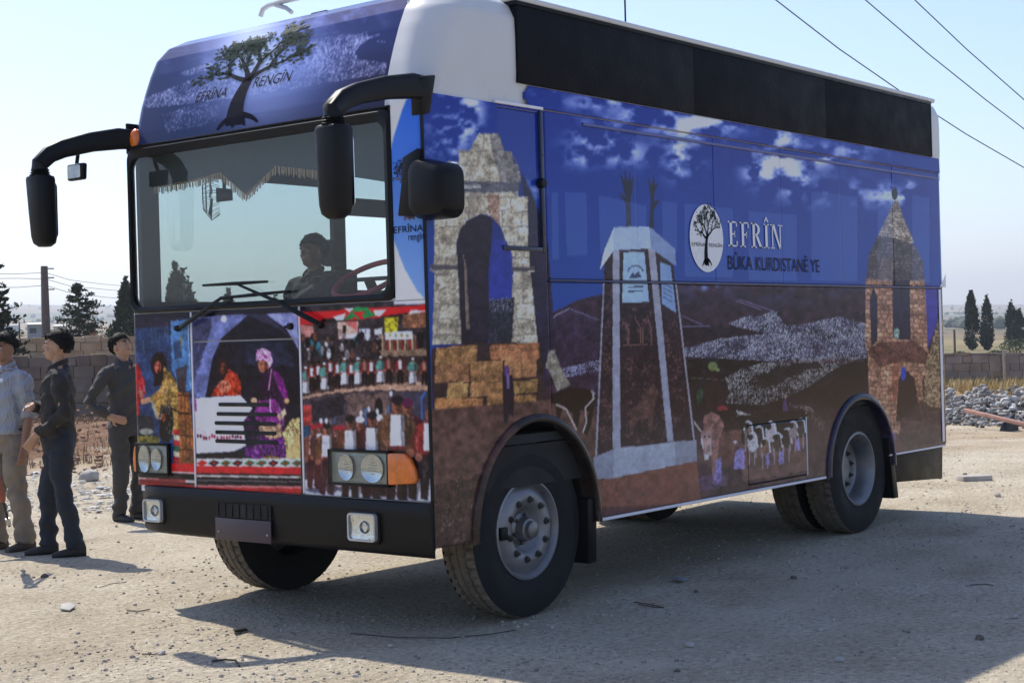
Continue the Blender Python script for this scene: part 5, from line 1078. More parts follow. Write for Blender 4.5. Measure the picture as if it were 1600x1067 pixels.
# fan hanging behind the glass
fc = Vector(on_front(330, 305, .32)); fan = empty('fan', bus)
ax = Vector((-.75, .66, 0)).normalized(); s1 = ax.cross(Vector((0, 0, 1))).normalized(); s2 = Vector((0, 0, 1))
b = MB()
for r_ in (.06, .11, .155): b.tube([fc+s1*r_*math.cos(2*math.pi*k/24)+s2*r_*math.sin(2*math.pi*k/24)+ax*(.06*(1-(r_/.16)**2)) for k in range(25)], .0022, 5, cap=False)
for k in range(22):
    q = 2*math.pi*k/22; d = s1*math.cos(q)+s2*math.sin(q)
    b.tube([fc+ax*.052, fc+d*.09+ax*.05, fc+d*.158, fc+d*.12-ax*.05], .0016, 4)
b.build('fan_guard', M_BLACK, fan)
b = MB()
for k in range(3):
    q = 2*math.pi*k/3; d = s1*math.cos(q)+s2*math.sin(q); e = s1*math.cos(q+1.1)+s2*math.sin(q+1.1)
    b.add([fc+d*.02, fc+d*.14+ax*.02, fc+(d+e).normalized()*.145, fc+e*.03-ax*.01], [(0, 1, 2, 3)])
b.build('fan_blade', M_BLACK, fan, fix=False)
b = MB(); b.tube([fc-ax*.03, fc-ax*.13], [.045, .035], 12); b.tube([fc-ax*.08, fc-ax*.08+Vector((0, 0, .3))], .012, 6); b.build('fan_motor', M_BLACK, fan, smooth=True)

# ---------------------------------------------------------------- emblems and lettering
def tree_logo(seed, nleaf=170):
    rnd = random.Random(seed); wood = []; leaf = []
    def stroke(p, q, w0, w1, bend=0.0, n=5):
        d = (q[0]-p[0], q[1]-p[1]); L = math.hypot(*d) or 1; nx, ny = -d[1]/L, d[0]/L; a = []; c = []
        for k in range(n+1):
            t_ = k/n; o = bend*math.sin(math.pi*t_); w_ = (w0+(w1-w0)*t_)/2
            x, y = p[0]+d[0]*t_+nx*o, p[1]+d[1]*t_+ny*o; a.append((x+nx*w_, y+ny*w_)); c.append((x-nx*w_, y-ny*w_))
        for k in range(n): wood.append([a[k], c[k], c[k+1], a[k+1]])
    stroke((-.015, 0.02), (.02, .50), .16, .075, .03, 6); stroke((-.02, .12), (-.17, .0), .07, .02, -.02); stroke((.02, .12), (.18, .015), .07, .02, .02); stroke((.0, .12), (-.04, .0), .05, .015); stroke((.03, .12), (.07, .0), .05, .015)
    ends = []
    def grow(p, ang, L, w_, dep):
        q = (p[0]+L*math.cos(ang), p[1]+L*math.sin(ang)); stroke(p, q, w_, w_*.62, rnd.uniform(-.12, .12)*L); ends.append((q, ang)); 
        if dep > 1: ends.append((((p[0]+q[0])/2, (p[1]+q[1])/2), ang))
        if dep < 4:
            for s_ in ((-1, 1) if dep < 3 or rnd.random() < .8 else (1,)): grow(q, ang+(1.25-ang)*.16+s_*rnd.uniform(.25, .6), L*rnd.uniform(.62, .84), w_*.6, dep+1)
    for ang, L in [(2.62, .20), (1.95, .19), (1.30, .21), (.62, .21)]: grow((.02, .48), ang, L*.95, .052, 1)
    for k in range(nleaf):
        (x, y), an = rnd.choice(ends); an += rnd.uniform(-1.3, 1.3); x += rnd.uniform(-.05, .05); y += rnd.uniform(-.05, .05); l = rnd.uniform(.035, .06); w_ = l*.22
        c, s_ = math.cos(an), math.sin(an); f = lambda u, v: (x+u*c-v*s_, y+u*s_+v*c)
        leaf.append([f(0, 0), f(l*.5, w_), f(l, 0), f(l*.5, -w_)])
        if rnd.random() < .10: leaf.append([f(.012*math.cos(t_), .018+.017*math.sin(t_)) for t_ in np.linspace(0, 6.28, 8)[:-1]])
    return wood, leaf
# visor: tree and words
wd, lf = tree_logo(5, 560); c0 = on_front(373, 199, .02); zt = 3.385; hh = zt-c0[2]; wd_s = .98
fv = lambda u, v, o=-.004: on_visor(c0[1]-(u+.03*v)*wd_s*1.02+.0, c0[2]+v*hh*1.0, o)
link('tree_emblem', flat_mesh('tree_emblem', wd, lambda u, v: fv(u, v)), M_INK, vis); link('emblem_leaves', flat_mesh('emblem_leaves', lf, lambda u, v: fv(u, v, -.006)), M_INKG, vis)
def visor_text(body, pa, pb, hpx, X):
    a, c = on_front(*pa, X), on_front(*pb, X); wd_ = a[1]-c[1]
    link('lettering', text_mesh(body, lambda u, v: on_visor(a[1]-u, a[2]+v, -.006), 0, 0, wd_, hpx, .28), M_INK, vis)
visor_text('EFRÎNA', (308, 161), (356, 148), .075, .06); visor_text('RENGÎN', (402, 139), (463, 126), .075, .09)
# corner pillar: tree and words
fp = lambda Y, Z, o: (-.0035-o, Y, Z)
wd, lf = tree_logo(11, 150); c1 = on_front(643, 344)
for polys, mm, o, nm in ((wd, M_INKB, 0, 'tree_emblem'), (lf, M_INKG, .001, 'emblem_leaves')): link(nm, flat_mesh(nm, polys, lambda u, v: fp(c1[1]-u*.30-.0, c1[2]+v*.34, o)), mm, pil)
a, c = on_front(616, 365), on_front(662, 362); link('lettering', text_mesh('EFRÎNA', lambda u, v: fp(a[1]-u, a[2]+v, .001), 0, 0, a[1]-c[1], .044, 0), M_INK, pil)
a, c = on_front(639, 376), on_front(663, 375); link('lettering', text_mesh('rengîn', lambda u, v: fp(a[1]-u, a[2]+v, .001), 0, 0, a[1]-c[1], .036, 0), M_INK, pil)
# side: oval emblem and words
dec = empty('emblem', bus); ctr = on_side(1103, 372.5); fs_ = lambda x, z, o=0.0: (x, -.006-o, z)
link('oval_ground', flat_mesh('oval_ground', [[(ctr[0]+.208*math.cos(t_), ctr[2]+.222*math.sin(t_)) for t_ in np.linspace(0, 2*math.pi, 49)[:-1]]], lambda u, v: fs_(u, v)), M_INKW, dec)
wd, lf = tree_logo(23, 260)
for polys, mm, o, nm in ((wd, M_INK, .0012, 'tree_emblem'), (lf, M_INKG, .0018, 'emblem_leaves')): link(nm, flat_mesh(nm, polys, lambda u, v: fs_(ctr[0]+u*.34-.005, ctr[2]-.185+v*.385, o)), mm, dec)
link('lettering', text_mesh('EFRÎNA', lambda u, v: fs_(ctr[0]-.185+u, ctr[2]-.055+v, .0012), 0, 0, .165, .030), M_INK, dec); link('lettering', text_mesh('RENGÎN', lambda u, v: fs_(ctr[0]+.025+u, ctr[2]-.055+v, .0012), 0, 0, .165, .030), M_INK, dec)
RC = lambda a, b_, c, d: [(a, c), (b_, c), (b_, d), (a, d)]
bowl = [[(.20+r1*math.cos(t1), .74+.26*k1*math.sin(t1)) for r1, k1, t1 in ((.22, .78, t0), (.36, 1, t0), (.36, 1, t0+.32), (.22, .78, t0+.32))] for t0 in np.arange(-1.57, 1.5, .314)]
G = {'E': (.62, [RC(.10,.24,0,1), RC(0,.55,0,.06), RC(0,.53,.94,1), RC(.24,.42,.47,.53), RC(.50,.56,0,.22), RC(.48,.54,.80,1), RC(.38,.42,.38,.62)]),
     'F': (.58, [RC(.10,.24,0,1), RC(0,.34,0,.05), RC(0,.53,.94,1), RC(.24,.42,.47,.53), RC(.48,.54,.78,1), RC(.38,.42,.38,.62)]),
     'R': (.70, [RC(.10,.24,0,1), RC(0,.34,0,.05), RC(0,.22,.95,1)]+bowl+[[(.28,.48),(.42,.50),(.70,.0),(.54,.0)], RC(.52,.74,0,.05)]),
     'I': (.34, [RC(.10,.24,0,1), RC(0,.34,0,.05), RC(0,.34,.95,1), [(.02,1.08),(.10,1.08),(.17,1.20),(.17,1.30)], [(.17,1.30),(.17,1.20),(.24,1.08),(.32,1.08)]]),
     'N': (.74, [RC(.10,.16,0,1), RC(0,.26,0,.05), RC(0,.14,.95,1), RC(.60,.66,0,1), RC(.48,.78,.95,1), [(.10,1),(.26,1),(.66,0),(.56,0)]])}
a, c = on_side(1137, 385), on_side(1221, 387); x = 0; words = []; tot = sum(G[g_][0]+.10 for g_ in 'EFRIN')-.10; kx = (c[0]-a[0])/tot
for g_ in 'EFRIN':
    words += [[(a[0]+(x+u)*kx, a[2]+v*.170) for u, v in q] for q in G[g_][1]]; x += G[g_][0]+.10
link('lettering', flat_mesh('lettering', words, lambda u, v: fs_(u, v)), M_INKW, dec)
a, c = on_side(1137, 421), on_side(1280, 424); link('lettering', text_mesh('BÛKA KURDISTANÊ YE', lambda u, v: fs_(a[0]+u, a[2]+v), 0, 0, c[0]-a[0], .118), mat('slate_lettering', (.016, .020, .050), .5, spec=.15), dec)
wd, lf = tree_logo(31, 90)
for polys, mm, o, nm in ((wd, M_INK, 0, 'tree_emblem'), (lf, M_INK, .001, 'emblem_leaves')): link(nm, flat_mesh(nm, polys, lambda u, v: (6.575-.03*abs(u), .035+u*.06+.03, 2.35+v*.45)), mm, dec)

# ================================================================== stones and litter on the ground
def gz(x, y): return float(terrain(np.array(x), np.array(y)))
def rock_verts(s, rnd, flat=.7):
    vs = []
    for i, (th, cnt) in enumerate([(0, 1), (.9, 5), (1.9, 5), (3.14, 1)]):
        for k in range(cnt):
            a = 2*math.pi*(k+.5*i)/cnt; r = s*rnd.uniform(.7, 1.25)
            vs.append((r*math.sin(th)*math.cos(a), r*math.sin(th)*math.sin(a)*rnd.uniform(.7, 1.2), r*math.cos(th)*flat))
    fs = [(0, 1+k, 1+(k+1) % 5) for k in range(5)]+[(1+k, 6+k, 1+(k+1) % 5) for k in range(5)]+[(1+(k+1) % 5, 6+k, 6+(k+1) % 5) for k in range(5)]+[(11, 6+(k+1) % 5, 6+k) for k in range(5)]
    return vs, fs
M_GRAVEL = mat('limestone_gravel', (.34, .30, .25), .95, var=.5, scale=2.5, bump=.3, bscale=60, spec=.2)
M_STONE = mat('pale_stone', (.40, .37, .33), .92, var=.35, scale=5, bump=.4, bscale=25, spec=.2)
M_STONE2 = mat('grey_rubble', (.26, .25, .235), .9, var=.5, scale=3, bump=.4, bscale=20, spec=.2)
rnd = random.Random(3); b = MB()
for k in range(17000):
    a = _yaw+rnd.uniform(-.40, .40); r = 5.2*math.exp(rnd.random()*1.75); x, y = CAM[0]+r*math.cos(a), CAM[1]+r*math.sin(a)
    if vnoise(np.array(x*.9), np.array(y*.9), 12) < rnd.uniform(.1, .75): continue
    s = .9*rnd.choice([.004, .005, .006, .006, .008, .010, .013])*rnd.uniform(.8, 1.3); vs, fs = rock_verts(s, rnd); q = gz(x, y)
    b.add([(x+v[0], y+v[1], q+v[2]+s*.25) for v in vs], fs)
o = b.build('gravel', M_GRAVEL, fix=False); o['kind'] = 'stuff'; o['label'] = 'loose pale gravel scattered over the dusty ground'
# single stones one can pick out
spots = [(270,911,.035,'M'),(500,893,.03,'S'),(253,1023,.045,'S'),(372,1012,.02,'S'),(122,990,.025,'S'),(70,901,.05,'D'),(440,985,.022,'S'),(46,918,.03,'S'),(555,1056,.03,'S'),(1077,1010,.05,'S'),(862,981,.028,'S'),(1337,914,.03,'S'),(1282,985,.03,'S'),(1585,965,.045,'S'),(1312,1032,.04,'S'),(1240,905,.04,'D'),(1088,925,.03,'D'),(1560,776,.06,'S'),(1508,742,.05,'D'),(720,873,.03,'S'),(940,1040,.025,'S'),(1530,998,.05,'D'),(1058,1049,.03,'D'),(1455,845,.03,'S'),(610,1010,.03,'S'),(520,1030,.025,'S')]
for k, (x, y, s, c) in enumerate(spots):
    s *= .62
    g_ = on_ground(x, y); vs, fs = rock_verts(s, rnd, .62); b = MB(); b.add([(v[0], v[1], v[2]) for v in vs], fs)
    o = b.build('stone', mat('dark_clod', (.13, .11, .09), .95, var=.3) if c == 'D' else M_STONE, bevel=s*.12); o.location = (g_[0], g_[1], gz(g_[0], g_[1])+s*.3)
    shade = x > 560 and y > 800
    if c == 'D': tag(o, 'small dark clod of earth on %s gravel' % ('shaded' if shade else 'sunlit'), 'stone', 'dark clods on %s gravel' % ('shaded' if shade else 'sunlit'))
    else: tag(o, 'single pale stone lying on %s gravel' % ('shaded' if shade else 'sunlit'), 'stone', 'loose stones on %s gravel' % ('shaded' if shade else 'sunlit'))
def twig(pts, r, m, name, label, cat):
    P_ = [on_ground(x, y) for x, y in pts]; r *= .42; b = MB(); b.tube([(q[0], q[1], gz(q[0], q[1])+r*.9+.003) for q in P_], r, 6); tag(b.build(name, m, smooth=True), label, cat)
M_TWIG = mat('dark_twig', (.035, .03, .026), .8, var=.3)
twig([(222,1024),(240,1025),(256,1021)], .008, M_TWIG, 'twig', 'short dark twig beside the shadow of the far mirror', 'twig')
twig([(331,1036),(352,1033),(368,1034),(374,1042)], .012, M_TWIG, 'bent_stick', 'bent black stick lying across the mirror shadow', 'stick')
twig([(198,954),(215,956),(234,953)], .010, mat('grey_twig', (.16, .14, .12), .9), 'dry_twig', 'grey dry twig on sunlit gravel ahead of the bus', 'twig')
twig([(548,989),(620,996),(700,997),(762,992),(805,985)], .006, M_TWIG, 'wire', 'long thin wire lying in the shade before the front wheel', 'wire')
twig([(990,941),(1015,945),(1037,950),(1020,949),(997,945)], .006, M_TWIG, 'wire_loop', 'small loop of dark wire in the bus shade', 'wire')
twig([(1515,915),(1540,914),(1552,916)], .006, M_TWIG, 'short_wire', 'short straight wire on shaded gravel behind the bus', 'wire')
twig([(155,918),(175,912),(198,910)], .005, M_TWIG, 'straw_stem', 'thin dry stem on the sunlit gravel near the men', 'twig')
g_ = on_ground(1062, 909); b = MB(); b.prism([(-.07, -.03), (.05, -.045), (.08, .02), (-.01, .05)], lambda u, v, d: (u, v, d), 0, .012); o = b.build('plastic_scrap', mat('blue_grey_plastic', (.20, .23, .27), .4), bevel=.003); o.location = (g_[0], g_[1], gz(g_[0], g_[1])+.012); o.rotation_euler = (.12, .05, .4); tag(o, 'flat blue grey plastic scrap in the bus shade', 'litter')
g_ = on_ground(105, 952); b = MB(); b.prism([(-.10, -.02), (.02, -.05), (.11, -.01), (.08, .035), (-.05, .04)], lambda u, v, d: (u, v, d), 0, .008); o = b.build('paper_scrap', mat('pale_paper', (.34, .33, .30), .8), bevel=.002); o.location = (g_[0], g_[1], gz(g_[0], g_[1])+.012); o.rotation_euler = (.05, -.06, .9); tag(o, 'crumpled pale paper scrap on sunlit gravel', 'litter')
g_ = on_ground(372, 988); b = MB(); b.prism([(-.07, -.03), (.04, -.035), (.07, .01), (.0, .035)], lambda u, v, d: (u, v, d), 0, .01); o = b.build('rubber_scrap', M_RUB, bevel=.003); o.location = (g_[0], g_[1], gz(g_[0], g_[1])+.012); o.rotation_euler = (.0, .08, .2); tag(o, 'torn black rubber scrap at the shadow edge', 'litter')

# rubble heaps
def heap(name, label, px0, px1, py0, py1, n, s0, s1, hgt, mm, seed, flatness=.7):
    rn = random.Random(seed); b = MB()
    for k in range(n):
        x, y = rn.uniform(px0, px1), py0+(py1-py0)*rn.random(); g_ = on_ground(x, y, -.1 if px0 > 800 else 0)
        s = s0*(s1/s0)**(rn.random()**2.2); vs, fs = rock_verts(s, rn, flatness); ca, sa = math.cos(rn.random()*6), math.sin(rn.random()*6)
        top = hgt*max(0, math.sin(math.pi*(y-py0)/(py1-py0)))*vnoise(np.array(x*.06), np.array(y*.1), seed)*2*rn.random(); q = gz(g_[0], g_[1])
        b.add([(g_[0]+v[0]*ca-v[1]*sa, g_[1]+v[0]*sa+v[1]*ca, q+top+v[2]+s*.3) for v in vs], fs)
    o = b.build(name, mm, fix=False); o['kind'] = 'stuff'; o['label'] = label; return o
heap('rubble', 'heap of grey broken stone behind the bus', 1340, 1640, 617, 664, 3200, .02, .10, .30, M_STONE2, 5)
heap('rubble', 'white broken stone lying over the grey heap', 1380, 1640, 618, 655, 900, .03, .11, .30, mat('white_rubble', (.46, .445, .42), .9, var=.3), 25)
heap('rubble', 'scatter of dark stone at the foot of the heap', 1380, 1640, 626, 668, 330, .025, .11, .22, mat('dark_rubble', (.08, .078, .075), .9, var=.4), 15)
heap('stone_chips', 'flat white stone chips behind the standing men', -20, 300, 742, 802, 900, .014, .06, .03, mat('white_chips', (.46, .45, .43), .9, var=.35, scale=6), 6, .28)
heap('earth_clods', 'brown earth clods and dry litter behind the men', -20, 260, 655, 745, 1100, .010, .055, .14, mat('brown_clod', (.24, .14, .09), .95, var=.4, scale=4), 8, .6)
g_ = on_ground(138, 752); vs, fs = rock_verts(.14, rnd, .7); b = MB(); b.add(vs, fs); o = b.build('boulder', M_STONE, bevel=.02); o.location = (g_[0], g_[1], gz(g_[0], g_[1])+.04); tag(o, 'pale boulder among white stone chips behind the man in black', 'stone')
p, q = at_dist(1500, 640, 24.5), at_dist(1622, 664, 19.5); b = MB(); d = (Vector(q)-Vector(p)).normalized(); s_ = d.cross(Vector((0, 0, 1))).normalized()*.05; u_ = Vector((0, 0, .06))
pz = lambda v, k: Vector((v[0], v[1], gz(v[0], v[1])+k))
a_, c_ = Vector(at_dist(1508, 641, 26)), Vector(at_dist(1640, 672, 24.5)); s_ *= .6; u_ *= .55
b.hexa([a_-s_-u_, c_-s_-u_, c_+s_-u_, a_+s_-u_, a_-s_+u_, c_-s_+u_, c_+s_+u_, a_+s_+u_]); tag(b.build('plank', mat('faded_red_paint', (.30, .16, .125), .7, var=.3, scale=10), bevel=.008), 'faded red plank leaning on the stone heap', 'plank')
p = at_dist(1520, 689, 16.2); b = MB(); b.box((-.16, -.09, 0), (.16, .09, .06)); o = b.build('slab', M_STONE, bevel=.01); o.location = (p[0], p[1], gz(p[0], p[1])-.01); o.rotation_euler = (0, 0, -.7); tag(o, 'pale concrete slab lying behind the bus', 'slab')
p = at_dist(1575, 655, 25.5); b = MB(); b.hexa([(-.26, -.07, 0), (.2, -.1, 0), (.24, .08, 0), (-.2, .07, 0), (-.2, -.04, .16), (.10, -.06, .26), (.13, .06, .22), (-.16, .04, .12)]); o = b.build('rubber_sheet', M_RUB, smooth=True); o.location = (p[0], p[1], gz(p[0], p[1])); tag(o, 'lump of black rubber sheet in the stone heap', 'litter')

# dry weeds
def tufts(name, label, cells, mm, h0, h1, seed, per=7):
    rn = random.Random(seed); b = MB()
    for (x, y) in cells:
        for k in range(per):
            h_ = rn.uniform(h0, h1); a = rn.uniform(0, 6.28); l = rn.uniform(.1, .55)*h_; w_ = .006+h_*.014; px_, py_ = x+rn.uniform(-.08, .08), y+rn.uniform(-.08, .08); q = gz(px_, py_)-.01
            c, s = math.cos(a), math.sin(a)
            b.add([(px_-s*w_, py_+c*w_, q), (px_+s*w_, py_-c*w_, q), (px_+c*l*.4+s*w_*.7, py_+s*l*.4-c*w_*.7, q+h_*.6), (px_+c*l*.4-s*w_*.7, py_+s*l*.4+c*w_*.7, q+h_*.6), (px_+c*l, py_+s*l, q+h_)], [(0, 1, 2, 3), (3, 2, 4)])
    o = b.build(name, mm, fix=False); o['kind'] = 'stuff'; o['label'] = label
rn = random.Random(9)
c1 = [tuple(on_ground(rn.uniform(-30, 290), rn.uniform(635, 735))[:2]) for k in range(420)]
tufts('dry_grass', 'dry brown weeds on the bank behind the men', c1, mat('dry_weed', (.30, .20, .11), .9, var=.4, scale=3), .04, .15, 4)
c2 = [tuple(on_ground(rn.uniform(1300, 1660), rn.uniform(590, 618), -.4)[:2]) for k in range(900)]
tufts('dry_grass', 'yellow dry grass at the foot of the far wall', c2, mat('yellow_weed', (.42, .31, .13), .9, var=.35, scale=2), .12, .42, 5, 6)
c3 = [tuple(on_ground(rn.uniform(1300, 1680), rn.uniform(590, 606), -.45)[:2]) for k in range(240)]
tufts('green_weeds', 'green weeds growing along the far wall', c3, mat('green_weed', (.10, .15, .05), .9, var=.35, scale=2), .12, .38, 6, 6)

# ================================================================== walls of stone blocks
def block_wall(name, label, p0, p1, z_fn, height, course, bl, thick, mm, core, seed, group=None):
    rn = random.Random(seed); w_ = thing(name, label, 'wall', group=group)
    a, c = Vector((p0[0], p0[1], 0)), Vector((p1[0], p1[1], 0)); d = (c-a); Ltot = d.length; d.normalize(); nrm = Vector((d.y, -d.x, 0))
    if nrm.dot(Vector((CAM[0], CAM[1], 0))-a) < 0: nrm = -nrm
    g = [gz(*(a+d*Ltot*t_)[:2]) for t_ in (0, .5, 1)]; zb = min(g)-.15; height = height-g[1]
    b = MB(); k0 = a-nrm*thick; k1 = c-nrm*thick; e = nrm*(-.035)
    b.hexa([(*(a+e)[:2], zb), (*(c+e)[:2], zb), (*k1[:2], zb), (*k0[:2], zb), (*(a+e)[:2], g[0]+height-.03), (*(c+e)[:2], g[2]+height-.03), (*k1[:2], g[2]+height-.03), (*k0[:2], g[0]+height-.03)]); b.build('wall_core', core, w_)
    z = 0; row = 0
    while z < height-.04:
        ch = min(course*rn.uniform(.85, 1.15), height-z); s = -rn.random()*bl
        if height-z-ch < .07: ch = height-z
        while s < Ltot:
            l_ = bl*rn.uniform(.6, 1.5); s0, s1 = max(0, s), min(Ltot, s+l_-.018); s += l_
            if s1-s0 < .05: continue
            pr = rn.uniform(-.012, .022); q0, q1 = a+d*s0, a+d*s1; zz = gz(*((q0+q1)/2)[:2])+z-(.1 if row == 0 else 0); zt = gz(*((q0+q1)/2)[:2])+z+ch-.014+(rn.uniform(-.05, .05) if z+ch >= height-.01 else 0)
            f0 = nrm*pr; bk = nrm*(-.09); j = lambda: rn.uniform(-.012, .012)
            b = MB(); b.hexa([(q0.x+f0.x, q0.y+f0.y, zz+j()), (q1.x+f0.x, q1.y+f0.y, zz+j()), (q1.x+bk.x, q1.y+bk.y, zz), (q0.x+bk.x, q0.y+bk.y, zz), (q0.x+f0.x, q0.y+f0.y, zt+j()), (q1.x+f0.x, q1.y+f0.y, zt+j()), (q1.x+bk.x, q1.y+bk.y, zt), (q0.x+bk.x, q0.y+bk.y, zt)])
            b.build('block', mm[rn.randrange(len(mm))], w_)
        z += ch; row += 1
    return w_
TAN = [mat('tan_block_%s' % w_, c, .92, var=.25, scale=3, bump=.5, bscale=9, spec=.2) for w_, c in (('pale', (.42, .33, .23)), ('warm', (.36, .26, .17)), ('dull', (.31, .25, .19)))]
GRY = [mat('grey_block_%s' % w_, c, .95, var=.3, scale=3, bump=.6, bscale=8, spec=.15) for w_, c in (('dark', (.165, .13, .11)), ('mid', (.20, .165, .14)), ('brown', (.185, .14, .105)))]
WR = [mat('weathered_block_%s' % w_, c, .95, var=.3, scale=2, bump=.6, bscale=7, spec=.15) for w_, c in (('pale', (.26, .22, .19)), ('mid', (.22, .185, .165)), ('brown', (.23, .18, .14)))]
M_MORT = mat('mortar', (.15, .125, .105), .95, var=.3)
pa, pb_ = at_dist(-60, 640, 33), at_dist(330, 640, 34.5)
block_wall('block_wall', 'low dark weathered block wall behind the standing men', pa, pb_, None, 1.46, .27, .46, .28, GRY, M_MORT, 3)
pa, pb_ = at_dist(-60, 600, 47), at_dist(330, 600, 48)
block_wall('stone_wall', 'wall of warm tan cut stone rising beyond the darker wall', pa, pb_, None, 1.98, .24, .42, .3, TAN, mat('tan_mortar', (.24, .18, .12), .95), 4)
pa, pb_ = at_dist(1330, 600, 56), at_dist(1571, 600, 55)
block_wall('yard_wall', 'long grey brown block wall below the pair of tall cypresses', pa, pb_, None, .66, .25, .42, .3, WR, M_MORT, 5, None)
pa, pb_ = at_dist(1573, 600, 54.6), at_dist(1680, 600, 54)
block_wall('yard_wall', 'shorter newer length of grey wall beside a pale joint', pa, pb_, None, .60, .25, .42, .3, WR, M_MORT, 6, None)
p = at_dist(1571, 600, 54.7); b = MB(); b.box((-.07, -.05, -.2), (.07, .10, 1.2)); o = b.build('wall_pier', mat('pale_mortar', (.42, .36, .28), .95, var=.3), bevel=.01); o.location = (p[0], p[1], gz(p[0], p[1])); o.rotation_euler = (0, 0, _yaw-math.pi/2-.31); tag(o, 'narrow pale pier where the two lengths of yard wall meet', 'pier')

# ================================================================== trees
def leaf_quads(b, c, s, rn, up=.5):
    a = rn.uniform(0, 6.28); t_ = rn.uniform(-.6, .9)*(1-up)+up*.9; d = Vector((math.cos(a)*math.cos(t_), math.sin(a)*math.cos(t_), math.sin(t_))); n = d.orthogonal().normalized(); n.rotate(Matrix.Rotation(rn.uniform(0, 6.28), 3, d))
    c = Vector(c); b.add([c-n*s*.3, c+d*s*.5-n*s*.35, c+d*s*1.2, c+d*s*.45+n*s*.35], [(0, 1, 2, 3)])
BARK = mat('grey_bark', (.10, .08, .065), .95, var=.35, scale=12, bump=.5, bscale=20)
CYP = mat('cypress_leaf', (.022, .036, .017), .85, var=.45, scale=3, spec=.2); CON = mat('conifer_leaf', (.030, .045, .026), .85, var=.45, scale=4, spec=.2)
OLI = mat('shrub_leaf', (.075, .10, .045), .85, var=.4, scale=5, spec=.2)
def cypress(p, H, Rw, label, seed, n=3400, lean=0.0):
    rn = random.Random(seed); t_ = thing('cypress_tree', label, 'tree', (p[0], p[1], gz(p[0], p[1])-.05), group='cypress trees')
    b = MB(); b.tube([(0, 0, 0), (lean*H*.3, 0, H*.5), (lean*H*.5, 0, H*.9)], [Rw*.22, Rw*.15, .02], 7); b.build('trunk', BARK, t_, smooth=True)
    for k in range(5):
        a = rn.uniform(0, 6.28); z = H*rn.uniform(.15, .6); bb = MB(); bb.tube([(lean*z*.6, 0, z), (lean*z*.6+math.cos(a)*Rw*.5, math.sin(a)*Rw*.5, z+H*.12)], [.05*Rw, .012], 5); bb.build('limb', BARK, t_)
    b = MB(); pl = [(rn.uniform(0, 6.28), rn.uniform(.05, .9), rn.uniform(.7, 1.3)) for _ in range(34)]
    for k in range(n):
        a0, z0, rs = rn.choice(pl); a = a0+rn.gauss(0, .5); z = min(1.0, max(.03, z0+rn.gauss(0, .07)))
        env = (min(1, z/.16)**.6)*(1-max(0, (z-.25)/.75)**1.7)**.8
        r = Rw*env*rs*rn.uniform(.72, 1.06)
        leaf_quads(b, (math.cos(a)*r+lean*z*H*.5, math.sin(a)*r, z*H), H*.040*rn.uniform(.7, 1.3), rn, .8)
    b.build('crown', CYP, t_, fix=False); return t_
def conifer(name, p, H, Rw, label, seed, n_wh=15, per=7, leaves=26, droop=-.05, sparse=1.0):
    rn = random.Random(seed); t_ = thing(name, label, 'tree', (p[0], p[1], gz(p[0], p[1])-.05))
    b = MB(); b.tube([(0, 0, 0), (0, 0, H*.5), (0, 0, H*.99)], [H*.022, H*.014, .01], 8); b.build('trunk', BARK, t_, smooth=True)
    b = MB(); lb = MB()
    for i in range(n_wh):
        z = H*(.10+.88*i/(n_wh-1)); L_ = Rw*(1-(z/H))**.78*rn.uniform(.75, 1.15)+.06*Rw
        for k in range(per):
            a = rn.uniform(0, 6.28); l = L_*rn.uniform(.6, 1.15); e = Vector((math.cos(a)*l, math.sin(a)*l, l*(droop+rn.uniform(-.08, .28)))); s = Vector((0, 0, z+rn.uniform(-.03, .03)*H))
            lb.tube([s, s+e*.55+Vector((0, 0, .03*l)), s+e], [.012*H*(1-z/H)+.006, .008*H*(1-z/H)+.004, .003], 5)
            for q in range(int(leaves*sparse)):
                u = rn.random()**.6; c = s+e*u+Vector((rn.gauss(0, .07*l), rn.gauss(0, .07*l), rn.gauss(0, .05*l))); leaf_quads(b, c, H*.026*rn.uniform(.6, 1.4), rn, .45)
    lb.build('limbs', BARK, t_)['kind'] = 'stuff'; b.build('crown', CON, t_, fix=False); return t_
for (x, yt, D, Rw, lab, sd, ln) in [(1517, 455, 150, .56, 'tallest dark cypress of the pair behind the yard wall', 3, .0), (1541, 462, 150, .54, 'pointed cypress standing close beside the tallest one', 4, -.02), (1580, 469, 165, .60, 'taller cypress of the farther pair above a green shrub', 5, .01), (1593, 482, 168, .52, 'shorter cypress of the farther pair above a green shrub', 6, .0)]:
    t_ = at_dist(x, yt, D); H = t_[2]-gz(t_[0], t_[1]); cypress(t_, H, Rw, lab, sd, 3000, ln)
t_ = at_dist(195, 434, 78); cypress(t_, t_[2]-gz(t_[0], t_[1]), .62, 'slim dark cypress beside the far corner of the bus', 8, 3200, .02)
for k_, (x_, y_, D_) in enumerate([(274, 412, 80), (288, 420, 82), (357, 452, 85), (430, 462, 90)]):
    t_ = at_dist(x_, y_, D_); cypress(t_, t_[2]-gz(t_[0], t_[1]), .55 if k_ < 3 else .4, ['tall cypress seen through the windscreen and far window', 'cypress close behind the tall one seen through the windscreen', 'slender cypress seen through the middle of the windscreen', 'small cypress seen low through the windscreen'][k_], 40+k_, 1500)
t_ = at_dist(173, 502, 95); cypress(t_, t_[2]-gz(t_[0], t_[1]), .30, 'tiny cypress far off between conifer and bus', 9, 900)
t_ = at_dist(122, 444, 60); conifer('fir_tree', t_, t_[2]-gz(t_[0], t_[1]), 1.95, 'bushy dark conifer between the utility pole and the bus', 10, 17, 9, 34)
t_ = at_dist(-16, 385, 42); conifer('pine_tree', t_, t_[2]-gz(t_[0], t_[1]), 1.15, 'ragged conifer reaching in over the man in the checked shirt', 12, 14, 8, 34, .12, 1.0)
